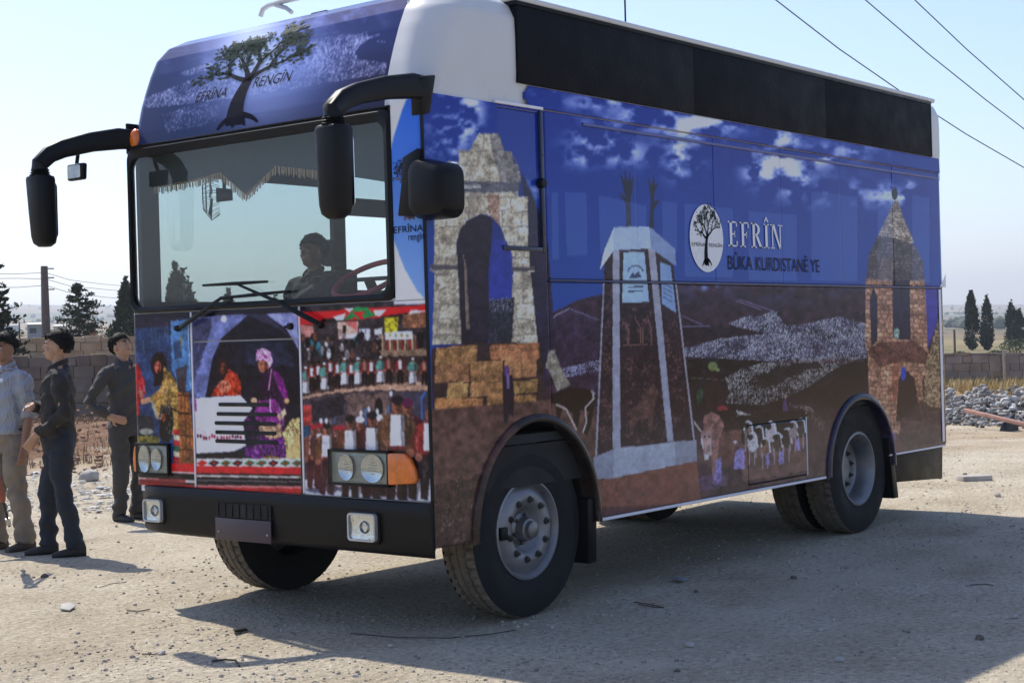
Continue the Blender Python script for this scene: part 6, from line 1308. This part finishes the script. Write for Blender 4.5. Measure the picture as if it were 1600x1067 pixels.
def shrub(p, r, label, seed, n=900, mm=OLI):
    rn = random.Random(seed); s = thing('shrub', label, 'shrub', (p[0], p[1], gz(p[0], p[1])-.05)); b = MB()
    for k in range(5): a = rn.uniform(0, 6.28); b.tube([(0, 0, 0), (math.cos(a)*r*.5, math.sin(a)*r*.5, r*.8)], [.03, .01], 5)
    b.build('stem', BARK, s); b = MB()
    for k in range(n):
        u = rn.uniform(-.2, 1); a = rn.uniform(0, 6.28); q = math.sqrt(max(0, 1-u*u))*r*rn.uniform(.75, 1.1)*(1+.25*math.sin(3*a+seed)); leaf_quads(b, (math.cos(a)*q*1.3, math.sin(a)*q*1.3, max(.05, u)*r*1.15), r*.16, rn, .3)
    b.build('crown', mm, s, fix=False)
for x, y, D, r, lab, sd in [(1590, 545, 120, 1.1, 'green shrub on the wall line below the farther cypresses', 1), (1500, 546, 100, .55, 'low olive shrub at the foot of the tallest cypress', 2), (20, 528, 55, .7, 'grey green scrub on top of the tan wall by the pole', 3), (165, 528, 62, .55, 'scrub bush in front of the slim cypress', 4), (1555, 548, 110, .5, 'low weedy shrub between the two pairs of cypresses', 7)]:
    p = at_dist(x, y, D); shrub(p, r, lab, sd, 900, mat('dusty_leaf', (.11, .12, .075), .9, var=.3) if x < 300 else OLI)
# dotted orchard trees in the far plain, too many and too small to count
rn = random.Random(14); b = MB()
for k in range(1100):
    a = _yaw+rn.uniform(-.36, .36); r = 520*math.exp(rn.random()*1.8); x, y = CAM[0]+r*math.cos(a), CAM[1]+r*math.sin(a)
    if vnoise(np.array(x*.004), np.array(y*.004), 77) < .42: continue
    s = rn.uniform(1.6, 3.4); vs, fs = rock_verts(s, rn, .8); q = gz(x, y); b.add([(x+v[0], y+v[1], q+v[2]+s*.5) for v in vs], fs)
o = b.build('orchard', mat('far_foliage', (.045, .06, .035), .9, var=.3), fix=False); o['kind'] = 'stuff'; o['label'] = 'dark orchard trees dotting the far plain'

# ================================================================== poles, wires, far buildings
M_POLE = mat('weathered_pole', (.13, .105, .095), .9, var=.3, scale=6, bump=.3, bscale=12)
def pole(x, yt, D, r0, r1, label, arm=True):
    t_ = at_dist(x, yt, D); zb = gz(t_[0], t_[1]); h_ = t_[2]-zb; w_ = thing('utility_pole', label, 'pole', (t_[0], t_[1], zb-.1)); b = MB(); b.tube([(0, 0, 0), (0, 0, h_*.5), (0, 0, h_+.1)], [r0, (r0+r1)/2, r1], 10); b.build('mast', M_POLE, w_, smooth=True)
    if arm:
        for z in (h_, h_-.35, h_-.8): b = MB(); b.tube([(-.1, -.1, z), (.28, -.22, z)], .025, 6); b.build('bracket', M_POLE, w_); 
    return Vector((t_[0], t_[1], t_[2]))
pt = pole(69, 416, 62, .20, .13, 'thick wooden utility pole rising behind the tan wall')
pole(141, 497, 100, .05, .04, 'thin far post left of the slim cypress', False); pole(1491, 515, 75, .06, .05, 'thin post above the yard wall beside the bus', False); pole(30, 503, 110, .06, .05, 'thin far post near the ragged conifer', False)
def wire(pts, r, label, grp=None):
    b = MB(); b.tube(pts, r, 5); tag(b.build('power_line', mat('black_cable', (.03, .03, .035), .6)), label, 'wire', grp)
for k, (y0, y1, yl) in enumerate([(427, 450, 429), (437, 458, 436), (447, 470, 450)]):
    wire([tuple(at_dist(x, y, D)) for x, y, D in [(-60, yl, 60), (30, yl-1, 61.5), (71, y0-1, 62), (110, (y0*2+y1)/3+3, 68), (160, y1-6, 80), (230, y1, 100)]], .011, 'thin cable strung from the thick wooden pole', 'cables on the wooden pole')
for (pts, lab) in [([(1160, -40), (1213, 1), (1310, 76), (1420, 152), (1510, 210), (1600, 262), (1700, 318)], 'power line crossing the sky lowest, passing closest to the bus roof'), ([(1310, -38), (1353, 1), (1450, 84), (1540, 156), (1640, 232)], 'middle one of three power lines crossing the sky'), ([(1390, -40), (1430, 1), (1510, 77), (1600, 156), (1700, 238)], 'power line crossing the sky highest above the bus rear')]:
    wire([tuple(at_dist(x, y, 22+(x-1150)*.02)) for x, y in pts], .010, lab)
def house(x0, x1, yt, yb, D, label, wallc, roofc, wins, name='house', depth=5.0):
    a, c = at_dist(x0, yb, D), at_dist(x1, yb, D); w_ = math.hypot(c[0]-a[0], c[1]-a[1]); h_ = (yb-yt)/FPX*D; zb = a[2]
    th = math.atan2(c[1]-a[1], c[0]-a[0]); zg = min(gz(a[0], a[1]), zb)-.3; o = thing(name, label, 'building', (a[0], a[1], zb), th)
    wm = mat('far_wall_'+name+str(int(x0)), wallc, .9, var=.15, scale=1); rm = mat('far_roof_'+name+str(int(x0)), roofc, .8, var=.15, scale=1)
    b = MB(); b.box((0, 0, zg-zb), (w_, depth, h_*.86)); b.build('wall', wm, o); b = MB(); b.hexa([(-.15, -.2, h_*.862), (w_+.15, -.2, h_*.862), (w_+.15, depth+.2, h_*.862), (-.15, depth+.2, h_*.862), (.1, .8, h_), (w_-.1, .8, h_), (w_-.1, depth-.8, h_), (.1, depth-.8, h_)]); b.build('roof', rm, o)
    for (u, v, s, t_) in wins: b = MB(); b.box((w_*u, -.03, h_*v), (w_*s, .05, h_*t_)); b.build('window', mat('dark_opening', (.02, .022, .025), .4), o)
house(43, 78, 505, 526, 150, 'grey farm shed with white roof by the utility pole', (.30, .31, .33), (.75, .75, .74), [(.62, .1, .92, .7), (.1, .25, .4, .6)], 'shed')
house(84, 104, 508, 524, 170, 'small far pale house right of the utility pole', (.55, .52, .48), (.60, .58, .55), [(.2, .2, .45, .6), (.6, .2, .85, .6)])
house(136, 150, 502, 528, 88, 'small brick red hut behind the conifer', (.30, .09, .07), (.16, .12, .10), [(.5, .35, .8, .7)], 'hut', 2.0)
house(-10, 30, 508, 518, 600, 'long low far farm building on the pale plain', (.60, .58, .55), (.55, .5, .46), [(.2, .2, .3, .7), (.5, .2, .6, .7)], 'farm_building', 10)
house(1552, 1560, 521, 526, 420, 'small white far building on the plain between the cypress pairs', (.7, .68, .64), (.5, .45, .42), [(.3, .2, .6, .6)], 'farm_building', 6)

# ================================================================== people
def remesh(mb, name, voxel, smooth_it=4, wrinkle=0.0, wf=14.0, seed=0):
    me = mb.mesh(name+'_raw'); o = bpy.data.objects.new(name+'_raw', me); COL.objects.link(o)
    md = o.modifiers.new('r', 'REMESH'); md.mode = 'VOXEL'; md.voxel_size = voxel
    sm = o.modifiers.new('s', 'SMOOTH'); sm.factor = .5; sm.iterations = smooth_it
    dg = bpy.context.evaluated_depsgraph_get(); res = bpy.data.meshes.new_from_object(o.evaluated_get(dg)); res.name = name
    bpy.data.objects.remove(o); bpy.data.meshes.remove(me)
    n = len(res.vertices)
    if wrinkle and n:
        co = np.zeros(n*3); res.vertices.foreach_get('co', co); co = co.reshape(-1, 3); nr_ = np.zeros(n*3); res.vertices.foreach_get('normal', nr_); nr_ = nr_.reshape(-1, 3)
        d = fbm(co[:, 0]*wf*.6+co[:, 1]*wf*.5+co[:, 2]*wf*.35, co[:, 2]*wf+co[:, 0]*wf*.5-co[:, 1]*wf*.4, seed, 3)-.5
        d = np.sign(d)*np.abs(d)**.8
        res.vertices.foreach_set('co', (co+nr_*(d*wrinkle*2)[:, None]).ravel()); res.update()
    return res
def ringz(mb, rows, n=20, tilt=(0, 0)):
    """rows: (x, y, z, rx, ry)"""
    vs = []; e = .85
    for (x, y, z, rx, ry) in rows:
        for k in range(n):
            a = 2*math.pi*k/n; c, s = math.cos(a), math.sin(a)
            vs.append((x+rx*math.copysign(abs(c)**e, c), y+ry*math.copysign(abs(s)**e, s), z))
    m = len(rows); fs = [(i*n+k, i*n+(k+1) % n, (i+1)*n+(k+1) % n, (i+1)*n+k) for i in range(m-1) for k in range(n)]+[tuple(range(n)), tuple((m-1)*n+k for k in range(n))]
    mb.add(vs, fs)
def rot_about(v, piv, yaw, pitch):
    R = Matrix.Rotation(yaw, 3, 'Z') @ Matrix.Rotation(pitch, 3, 'X'); return R @ (Vector(v)-Vector(piv))+Vector(piv)
SKIN = [mat('tanned_skin', (.46, .27, .175), .55, var=.12, scale=20, spec=.35), mat('brown_skin', (.30, .165, .11), .55, var=.12, scale=20, spec=.35)]
HAIR = mat('black_hair', (.007, .006, .006), .7, spec=.2, var=.3, scale=60, bump=.6, bscale=90, dist=.006)
def hand(mb, wrist, dirv, palm_n, curl, side=1):
    """palm with five unequal, bent fingers; dirv points from wrist to fingers, palm_n out of the palm"""
    d = Vector(dirv).normalized(); nml = Vector(palm_n); nml = (nml-d*nml.dot(d)).normalized(); lat = d.cross(nml)*side; w_ = Vector(wrist)
    mb.tube([w_-d*.02, w_+d*.02, w_+d*.055, w_+d*.092], [(.020, .027), (.018, .034), (.016, .040), (.013, .040)], 10, up=tuple(nml))
    for k, (o, l) in enumerate([(-.030, .062), (-.010, .074), (.011, .070), (.031, .054)]):
        p = w_+d*.088+lat*o; pts = [p-d*.015]; a = 0; q = p
        for j, sgm in enumerate((.45, .32, .25)):
            a += curl*(.75 if j == 0 else 1.0); q = q+(d*math.cos(a)+nml*math.sin(a))*l*sgm; pts.append(q.copy())
        mb.tube(pts, [.0098, .0092, .0084, .0068], 8)
    p = w_+d*.028-lat*.030; t1 = p+(-lat*.8+d*.6+nml*.3).normalized()*.038; t2 = t1+(d*.9-lat*.2+nml*(.35+curl*.4)).normalized()*.034
    mb.tube([p+lat*.012, t1, t2], [.0125, .0108, .0080], 8)
def person(label, loc, face, S, cfg):
    P = thing('person', label, 'person', (loc[0], loc[1], gz(loc[0], loc[1])), face); P.scale = (S, S, S)
    sk = SKIN[cfg.get('skin', 0)]; piv = (0, -.01, 1.50); hy, hp = cfg.get('head', (0, 0)); hr = lambda v: rot_about(v, piv, hy, hp)
    # ---- body: one continuous figure
    b = MB(); hd = MB()
    def hblob(c, r, n=14, m=10):
        t0 = MB(); t0.blob(c, r, n, m); b.add([hr(v) for v in t0.v], t0.f)
    hblob((0, -.012, 1.655), (.074, .094, .098)); hblob((0, .030, 1.600), (.058, .060, .078)); hblob((0, .055, 1.560), (.032, .036, .030)); hblob((0, .066, 1.655), (.052, .022, .030)); hblob((0, .086, 1.665), (.045, .010, .008))
    for s in (-1, 1): hblob((s*.075, -.008, 1.622), (.010, .020, .032), 10, 8); hblob((s*.034, .068, 1.610), (.022, .018, .020), 10, 8)
    nz_ = MB(); nz_.tube([(0, .083, 1.655), (0, .104, 1.622), (0, .098, 1.612)], [.008, .013, .013], 8); b.add([hr(v) for v in nz_.v], nz_.f); hblob((0, .092, 1.583), (.020, .010, .006), 10, 6); hblob((0, .089, 1.571), (.018, .010, .007), 10, 6)
    b.tube([(0, -.03, 1.42), (0, -.025, 1.49), hr((0, -.012, 1.56)), hr((0, -.005, 1.60))], [.062, .054, .053, .05], 14)
    ringz(b, [(0, 0, .86, .13, .09), (0, 0, 1.0, .125, .085), (0, 0, 1.2, .14, .095), (0, 0, 1.35, .16, .095), (0, -.01, 1.45, .13, .07), (0, -.02, 1.49, .06, .05)])
    for s, A_ in ((1, cfg['ra']), (-1, cfg['la'])):
        sh_, el, wr = [Vector(v) for v in A_['j']]
        b.tube([sh_+Vector((-s*.05, 0, .0)), sh_, sh_.lerp(el, .5), el, el.lerp(wr, .35), wr], [.05, .050, .045, .036, .038, .025], 12)
        hand(b, wr, A_['d'], A_['n'], A_.get('curl', .4), s)
    for s, Lg in ((1, cfg['rl']), (-1, cfg['ll'])):
        hp_, kn, an = [Vector(v) for v in Lg]; b.tube([hp_+Vector((0, 0, .06)), hp_, hp_.lerp(kn, .5), kn, kn.lerp(an, .35), an, an+Vector((0, .02, -.06))], [.075, .075, .065, .05, .052, .036, .034], 12)
    link('body', remesh(b, 'body', .0062, 3), sk, P, True)
    # ---- trousers
    b = MB(); tm = cfg['trm']
    ringz(b, [(0, 0, .80, .165, .115), (0, 0, .90, .168, .122), (0, 0, 1.02, .158, .112)])
    for s, Lg in ((1, cfg['rl']), (-1, cfg['ll'])):
        hp_, kn, an = [Vector(v) for v in Lg]; w_ = cfg.get('tw', 1.0)
        b.tube([hp_+Vector((-s*.01, 0, .04)), hp_, hp_.lerp(kn, .5), kn, kn.lerp(an, .5), an+Vector((0, 0, .0)), an+Vector((0, .012, -.035))], [.092, .096, .085*w_, .071*w_, .068*w_, .066*w_, .070*w_], 16)
    link('trousers', remesh(b, 'trousers', .0105, 4, .017, 13, 3), tm, P, True)
    # ---- shirt
    b = MB(); hem = cfg.get('hem', .86)
    ringz(b, [(0, 0, hem, .172, .128), (0, .004, hem+.08, .170, .128), (0, 0, 1.05, .168, .124), (0, -.002, 1.18, .178, .128), (0, -.004, 1.30, .192, .132), (0, -.012, 1.40, .190, .116), (0, -.018, 1.455, .140, .085), (0, -.02, 1.495, .072, .066)])
    for s, A_ in ((1, cfg['ra']), (-1, cfg['la'])):
        sh_, el, wr = [Vector(v) for v in A_['j']]; e_ = A_.get('sleeve', .92); q = el.lerp(wr, e_)
        pts = [sh_+Vector((-s*.07, 0, .0)), sh_, sh_.lerp(el, .5), el]+([el.lerp(wr, e_*.5), q] if e_ > .3 else [q]); rr = [.070, .070, .061, .055]+([.051, .046] if e_ > .3 else [.056])
        b.tube(pts, rr, 14)
    link('shirt', remesh(b, 'shirt', .0105, 4, .020, 15, 8), cfg['shm'], P, True)
    b = MB(); cz = 1.497
    for s in (-1, 1): b.tube([(0, -.085, cz+.025), (s*.055, -.055, cz+.02), (s*.068, .0, cz+.0), (s*.045, .055, cz-.03), (s*.020+.0, .078, cz-.075)], [(.022, .008), (.022, .008), (.020, .008), (.020, .008), (.012, .006)], 8, up=(0, 0, 1))
    link('collar', remesh(b, 'collar', .006, 2), cfg['shm'], P, True)
    if cfg.get('belt'):
        b = MB(); n = 28; b.add([(.168*math.cos(2*math.pi*k/n)*1.02, .124*math.sin(2*math.pi*k/n)*1.02, z) for z in (.955, .99) for k in range(n)], [(k, (k+1) % n, n+(k+1) % n, n+k) for k in range(n)]); b.build('belt', mat('black_leather', (.02, .017, .015), .5), P, smooth=True)
    # ---- shoes
    for Lg in (cfg['rl'], cfg['ll']):
        an = Vector(Lg[2]); f_ = Vector(Lg[3] if len(Lg) > 3 else (0, 1, 0)).normalized() if False else Vector((0, 1, 0)); b = MB(); vs = []
        rows = [(-.075, .030, .040, .075), (-.06, .036, .042, .10), (-.02, .037, .042, .10), (.04, .040, .034, .075), (.10, .045, .028, .058), (.155, .042, .022, .046), (.185, .026, .016, .034)]
        n = 14
        for (y, rx, rz, top) in rows:
            for k in range(n):
                a = 2*math.pi*k/n; z = top/2+math.sin(a)*top/2; vs.append((an.x+rx*math.copysign(abs(math.cos(a))**.7, math.cos(a)), an.y+y, max(0.0, z)+an.z-.09))
        b.add(vs, [(i*n+k, i*n+(k+1) % n, (i+1)*n+(k+1) % n, (i+1)*n+k) for i in range(len(rows)-1) for k in range(n)]+[tuple(range(n)), tuple((len(rows)-1)*n+k for k in range(n))]); b.build('shoe', cfg['shoe'], P, smooth=True)
    # ---- hair and face
    rn = random.Random(cfg.get('seed', 1)); b = MB(); vs = []; n, m = 28, 18; hl = cfg.get('hair', 1.0)
    for i in range(m+1):
        th = math.pi*i/m
        for k in range(n):
            a = 2*math.pi*k/n; x, y, z = math.sin(th)*math.cos(a), math.sin(th)*math.sin(a), math.cos(th)
            lim = (.44 if y > .55 else .28 if y > .25 else .04 if y > -.18 else -.42 if y > -.45 else -.72)+rn.uniform(-.06, .06)
            sc_ = 1.10+.035*rn.uniform(-1, 1)+(.05*hl if z > .4 else 0)
            if z < lim: sc_ = .86
            elif y > .45 and z > lim: sc_ *= 1.03
            vs.append(tuple(hr((x*.079*sc_, -.014+y*.099*sc_, 1.658+z*.102*sc_))))
    b.add(vs, [(i*n+k, (i+1)*n+k, (i+1)*n+(k+1) % n, i*n+(k+1) % n) for i in range(m) for k in range(n)]); 
    for k in range(620):
        th = math.acos(rn.uniform(-.1, 1)); a = rn.uniform(0, 6.28); d0 = Vector((math.sin(th)*math.cos(a), math.sin(th)*math.sin(a), math.cos(th)))
        if d0.z < (.46 if d0.y > .5 else .3 if d0.y > .2 else .05 if d0.y > -.2 else -.3): continue
        c0_ = Vector((d0.x*.083, -.014+d0.y*.104, 1.658+d0.z*.110)); tg = Vector((d0.x*.3+rn.uniform(-.5, .5), (1 if d0.y > .2 else -.7)+rn.uniform(-.4, .4), -.5 if d0.z < .6 else .15)); tg = (tg-d0*tg.dot(d0)).normalized(); sd_ = d0.cross(tg)*.0045; l_ = rn.uniform(.022, .050)
        b.add([tuple(hr(v)) for v in (c0_-sd_-d0*.004, c0_+sd_-d0*.004, c0_+tg*l_+sd_*.3+d0*rn.uniform(.0, .014), c0_+tg*l_-sd_*.3)], [(0, 1, 2, 3)])
    b.build('hair', HAIR, P, smooth=True, fix=False)
    for s in (-1, 1):
        b = MB(); b.blob(hr((s*.031, .078, 1.641)), (.012, .010, .008), 10, 7); b.build('eye', mat('eye_white', (.55, .52, .48), .3), P, smooth=True)
        b = MB(); b.blob(hr((s*.031, .0860, 1.641)), .0055, 8, 6); b.build('pupil', HAIR, P, smooth=True)
        b = MB(); b.tube([hr((s*.014, .092, 1.660)), hr((s*.034, .090, 1.664)), hr((s*.052, .076, 1.658))], [.004, .005, .003], 6); b.build('eyebrow', HAIR, P)
    b = MB(); b.tube([hr((-.020, .094, 1.577)), hr((0, .1025, 1.578)), hr((.020, .094, 1.577))], [.003, .0042, .003], 6); b.build('lips', mat('lip', (.20, .07, .06), .5), P)
    if cfg.get('buttons'):
        for k in range(5): b = MB(); b.blob((0, .131-.004*k*(k < 2), 1.38-k*.10), (.006, .003, .006), 8, 5); b.build('button', mat('button_dark', (.05, .05, .055), .4), P)
    return P
BLK = mat('black_shirt_cloth', (.028, .026, .026), .85, var=.25, scale=9, bump=.3, bscale=260, dist=.002)
JEA = mat('dark_denim', (.022, .027, .038), .9, var=.35, scale=6, bump=.3, bscale=300, dist=.002)
GRC = mat('charcoal_cloth', (.060, .055, .052), .88, var=.2, scale=8, bump=.3, bscale=260, dist=.002)
KHA = mat('grey_khaki_cloth', (.23, .19, .145), .9, var=.25, scale=5, bump=.3, bscale=240, dist=.002)
SHO = mat('dusty_black_shoe', (.030, .027, .025), .7, var=.4, scale=14); SHB = mat('brown_shoe', (.07, .05, .04), .7, var=.4, scale=14)
chk = bpy.data.materials.new('checked_shirt'); chk.use_nodes = True; MATS['checked_shirt'] = chk; t = chk.node_tree; pb2 = t.nodes['Principled BSDF']; pb2.inputs['Roughness'].default_value = .9
tc = t.nodes.new('ShaderNodeTexCoord'); outs = []
for axis in ('X', 'Z'):
    wv = t.nodes.new('ShaderNodeTexWave'); wv.bands_direction = axis; wv.inputs['Scale'].default_value = 18; wv.inputs['Distortion'].default_value = .6; wv.inputs['Detail'].default_value = 1; t.links.new(tc.outputs['Object'], wv.inputs['Vector']); outs.append(wv.outputs['Fac'])
ad = t.nodes.new('ShaderNodeMath'); ad.operation = 'ADD'; t.links.new(outs[0], ad.inputs[0]); t.links.new(outs[1], ad.inputs[1])
cr = t.nodes.new('ShaderNodeValToRGB'); cr.color_ramp.elements[0].color = (.25, .27, .31, 1); cr.color_ramp.elements[1].color = (.38, .41, .46, 1); cr.color_ramp.elements[0].position = .2
hv = t.nodes.new('ShaderNodeMath'); hv.operation = 'MULTIPLY'; hv.inputs[1].default_value = .5; t.links.new(ad.outputs[0], hv.inputs[0]); t.links.new(hv.outputs[0], cr.inputs[0]); t.links.new(cr.outputs[0], pb2.inputs['Base Color'])
def heading(fwd_amt, right_amt):
    v = np.array([math.cos(_yaw), math.sin(_yaw)])*fwd_amt + np.array([math.sin(_yaw), -math.cos(_yaw)])*right_amt
    return math.atan2(v[1], v[0])-math.pi/2
g2 = on_ground(97, 866)
person('young man in black shirt and dark jeans, arms folded, looking away from the bus', g2, heading(-.28, -1), .985, dict(
    skin=0, head=(-.12, .06), seed=2, hair=1.2, shm=BLK, trm=JEA, shoe=SHO, hem=.84, buttons=True,
    la=dict(j=((-.195, -.02, 1.40), (-.225, -.05, 1.10), (-.13, .17, .945)), d=(.25, .55, -.8), n=(.9, .1, .1), curl=.5),
    ra=dict(j=((.195, -.01, 1.40), (.23, .06, 1.12), (.02, .20, 1.18)), d=(-1, .12, .12), n=(0, -.4, -.9), curl=.75),
    rl=((.095, 0, .88), (.105, .10, .48), (.115, .10, .09)), ll=((-.095, -.01, .88), (-.12, -.02, .48), (-.14, -.11, .09))))
g1 = on_ground(16, 858)
P1 = person('man in pale blue checked shirt and grey trousers with a rifle slung at his side', g1, heading(-.85, -.62), .985, dict(
    skin=1, head=(.2, -.05), seed=4, hair=.6, shm=chk, trm=KHA, shoe=SHB, hem=.95, belt=True, tw=1.12,
    la=dict(j=((-.195, -.03, 1.40), (-.235, -.05, 1.10), (-.225, .01, .83)), d=(.05, .12, -1), n=(.95, 0, 0), curl=.35, sleeve=.14),
    ra=dict(j=((.195, 0, 1.40), (.25, .10, 1.13), (.22, .30, 1.0)), d=(-.1, .9, -.2), n=(-.8, 0, -.4), curl=.8, sleeve=.14),
    rl=((.095, 0, .88), (.11, .05, .48), (.12, .02, .09)), ll=((-.095, 0, .88), (-.11, .0, .48), (-.13, -.06, .09))))
g3 = on_ground(202, 812)
person('man in charcoal work suit, hand on hip, looking up at the bus', g3, heading(-.62, .80), .98, dict(
    skin=0, head=(.12, .30), seed=6, hair=.8, shm=GRC, trm=GRC, shoe=mat('black_trainer', (.02, .02, .022), .6, var=.5, scale=30), hem=.80,
    ra=dict(j=((.195, -.01, 1.40), (.385, -.06, 1.12), (.245, .085, .985)), d=(-.72, .45, -.28), n=(-.35, -.85, .1), curl=.18),
    la=dict(j=((-.195, -.02, 1.40), (-.25, -.06, 1.10), (-.22, .05, .85)), d=(0, .1, -1), n=(.9, 0, 0), curl=.4),
    rl=((.095, 0, .88), (.10, .03, .48), (.10, -.01, .09)), ll=((-.095, 0, .88), (-.11, .02, .48), (-.12, -.03, .09))))
Pd = person('person in dark clothes sitting in the cab behind the windscreen', (1.14, 2.02), math.pi/2, .90, dict(
    skin=1, head=(0, 0), seed=9, hair=.6, shm=BLK, trm=JEA, shoe=SHO, hem=.88,
    la=dict(j=((-.195, -.01, 1.40), (-.25, .08, 1.14), (-.06, .30, 1.08)), d=(.8, .4, 0), n=(0, -.2, -.9), curl=.6),
    ra=dict(j=((.195, -.01, 1.40), (.25, .08, 1.14), (.06, .30, 1.05)), d=(-.8, .4, 0), n=(0, -.2, -.9), curl=.6),
    rl=((.095, 0, .88), (.12, .40, .90), (.12, .44, .50)), ll=((-.095, 0, .88), (-.12, .40, .90), (-.12, .44, .50))))
Pd.location.z = .70
# rifle slung muzzle down beside the first man
rf = thing('rifle', 'slung rifle with reddish wooden handguard, muzzle pointing down', 'rifle')
mz = Vector(at_dist(15, 822, 11.9)); bt = Vector(at_dist(-34, 640, 11.6)); ax = (mz-bt).normalized(); Lr = (mz-bt).length
at_ = lambda k: bt+ax*Lr*k
M_GUN = mat('gun_steel', (.05, .05, .052), .35, .8, var=.3, scale=20); M_WOOD = mat('red_wood', (.26, .075, .045), .5, var=.3, scale=20)
up_ = tuple(ax.orthogonal().normalized())
b = MB(); b.tube([at_(.70), at_(1.0)], .011, 8); b.build('barrel', M_GUN, rf, smooth=True)
b = MB(); b.tube([at_(.93), at_(.985)], .017, 8); b.box(tuple(at_(.93)-Vector((.006, .006, .0))), tuple(at_(.93)+Vector((.006, .006, .05)))); b.build('front_sight', mat('bare_steel', (.45, .45, .46), .3, .9), rf)
b = MB(); b.tube([at_(.52), at_(.56), at_(.74), at_(.78)], [.022, .032, .030, .02], 10); b.build('handguard', M_WOOD, rf, smooth=True)
b = MB(); b.tube([at_(.22), at_(.26), at_(.52)], [(.03, .02), (.04, .02), (.036, .02)], 10); b.build('receiver', M_GUN, rf, smooth=True)
b = MB(); b.tube([at_(.0), at_(.12), at_(.23)], [(.055, .02), (.045, .02), (.025, .018)], 10); b.build('stock', M_WOOD, rf, smooth=True)
s_ = Vector(at_dist(-14, 585, 12.4)); b = MB(); b.tube([at_(.60), at_(.4)+Vector((0, 0, .12)), s_, at_(.02)], [(.016, .003)]*4, 6); b.build('sling', mat('sling_webbing', (.06, .055, .04), .9), rf)

# ================================================================== haze in the air
b = MB(); b.box((-4300, -4300, -12), (4300, 4300, 135)); hz = b.build('haze', None); hz['kind'] = 'stuff'; hz['label'] = 'thin pale summer haze in the air'
hm = bpy.data.materials.new('pale_haze'); hm.use_nodes = True; t = hm.node_tree; t.nodes.clear(); o_ = t.nodes.new('ShaderNodeOutputMaterial'); pv = t.nodes.new('ShaderNodeVolumePrincipled')
pv.inputs['Color'].default_value = (.80, .88, .97, 1); pv.inputs['Density'].default_value = .00036; pv.inputs['Anisotropy'].default_value = .35
t.links.new(pv.outputs[0], o_.inputs['Volume']); hz.data.materials.append(hm)
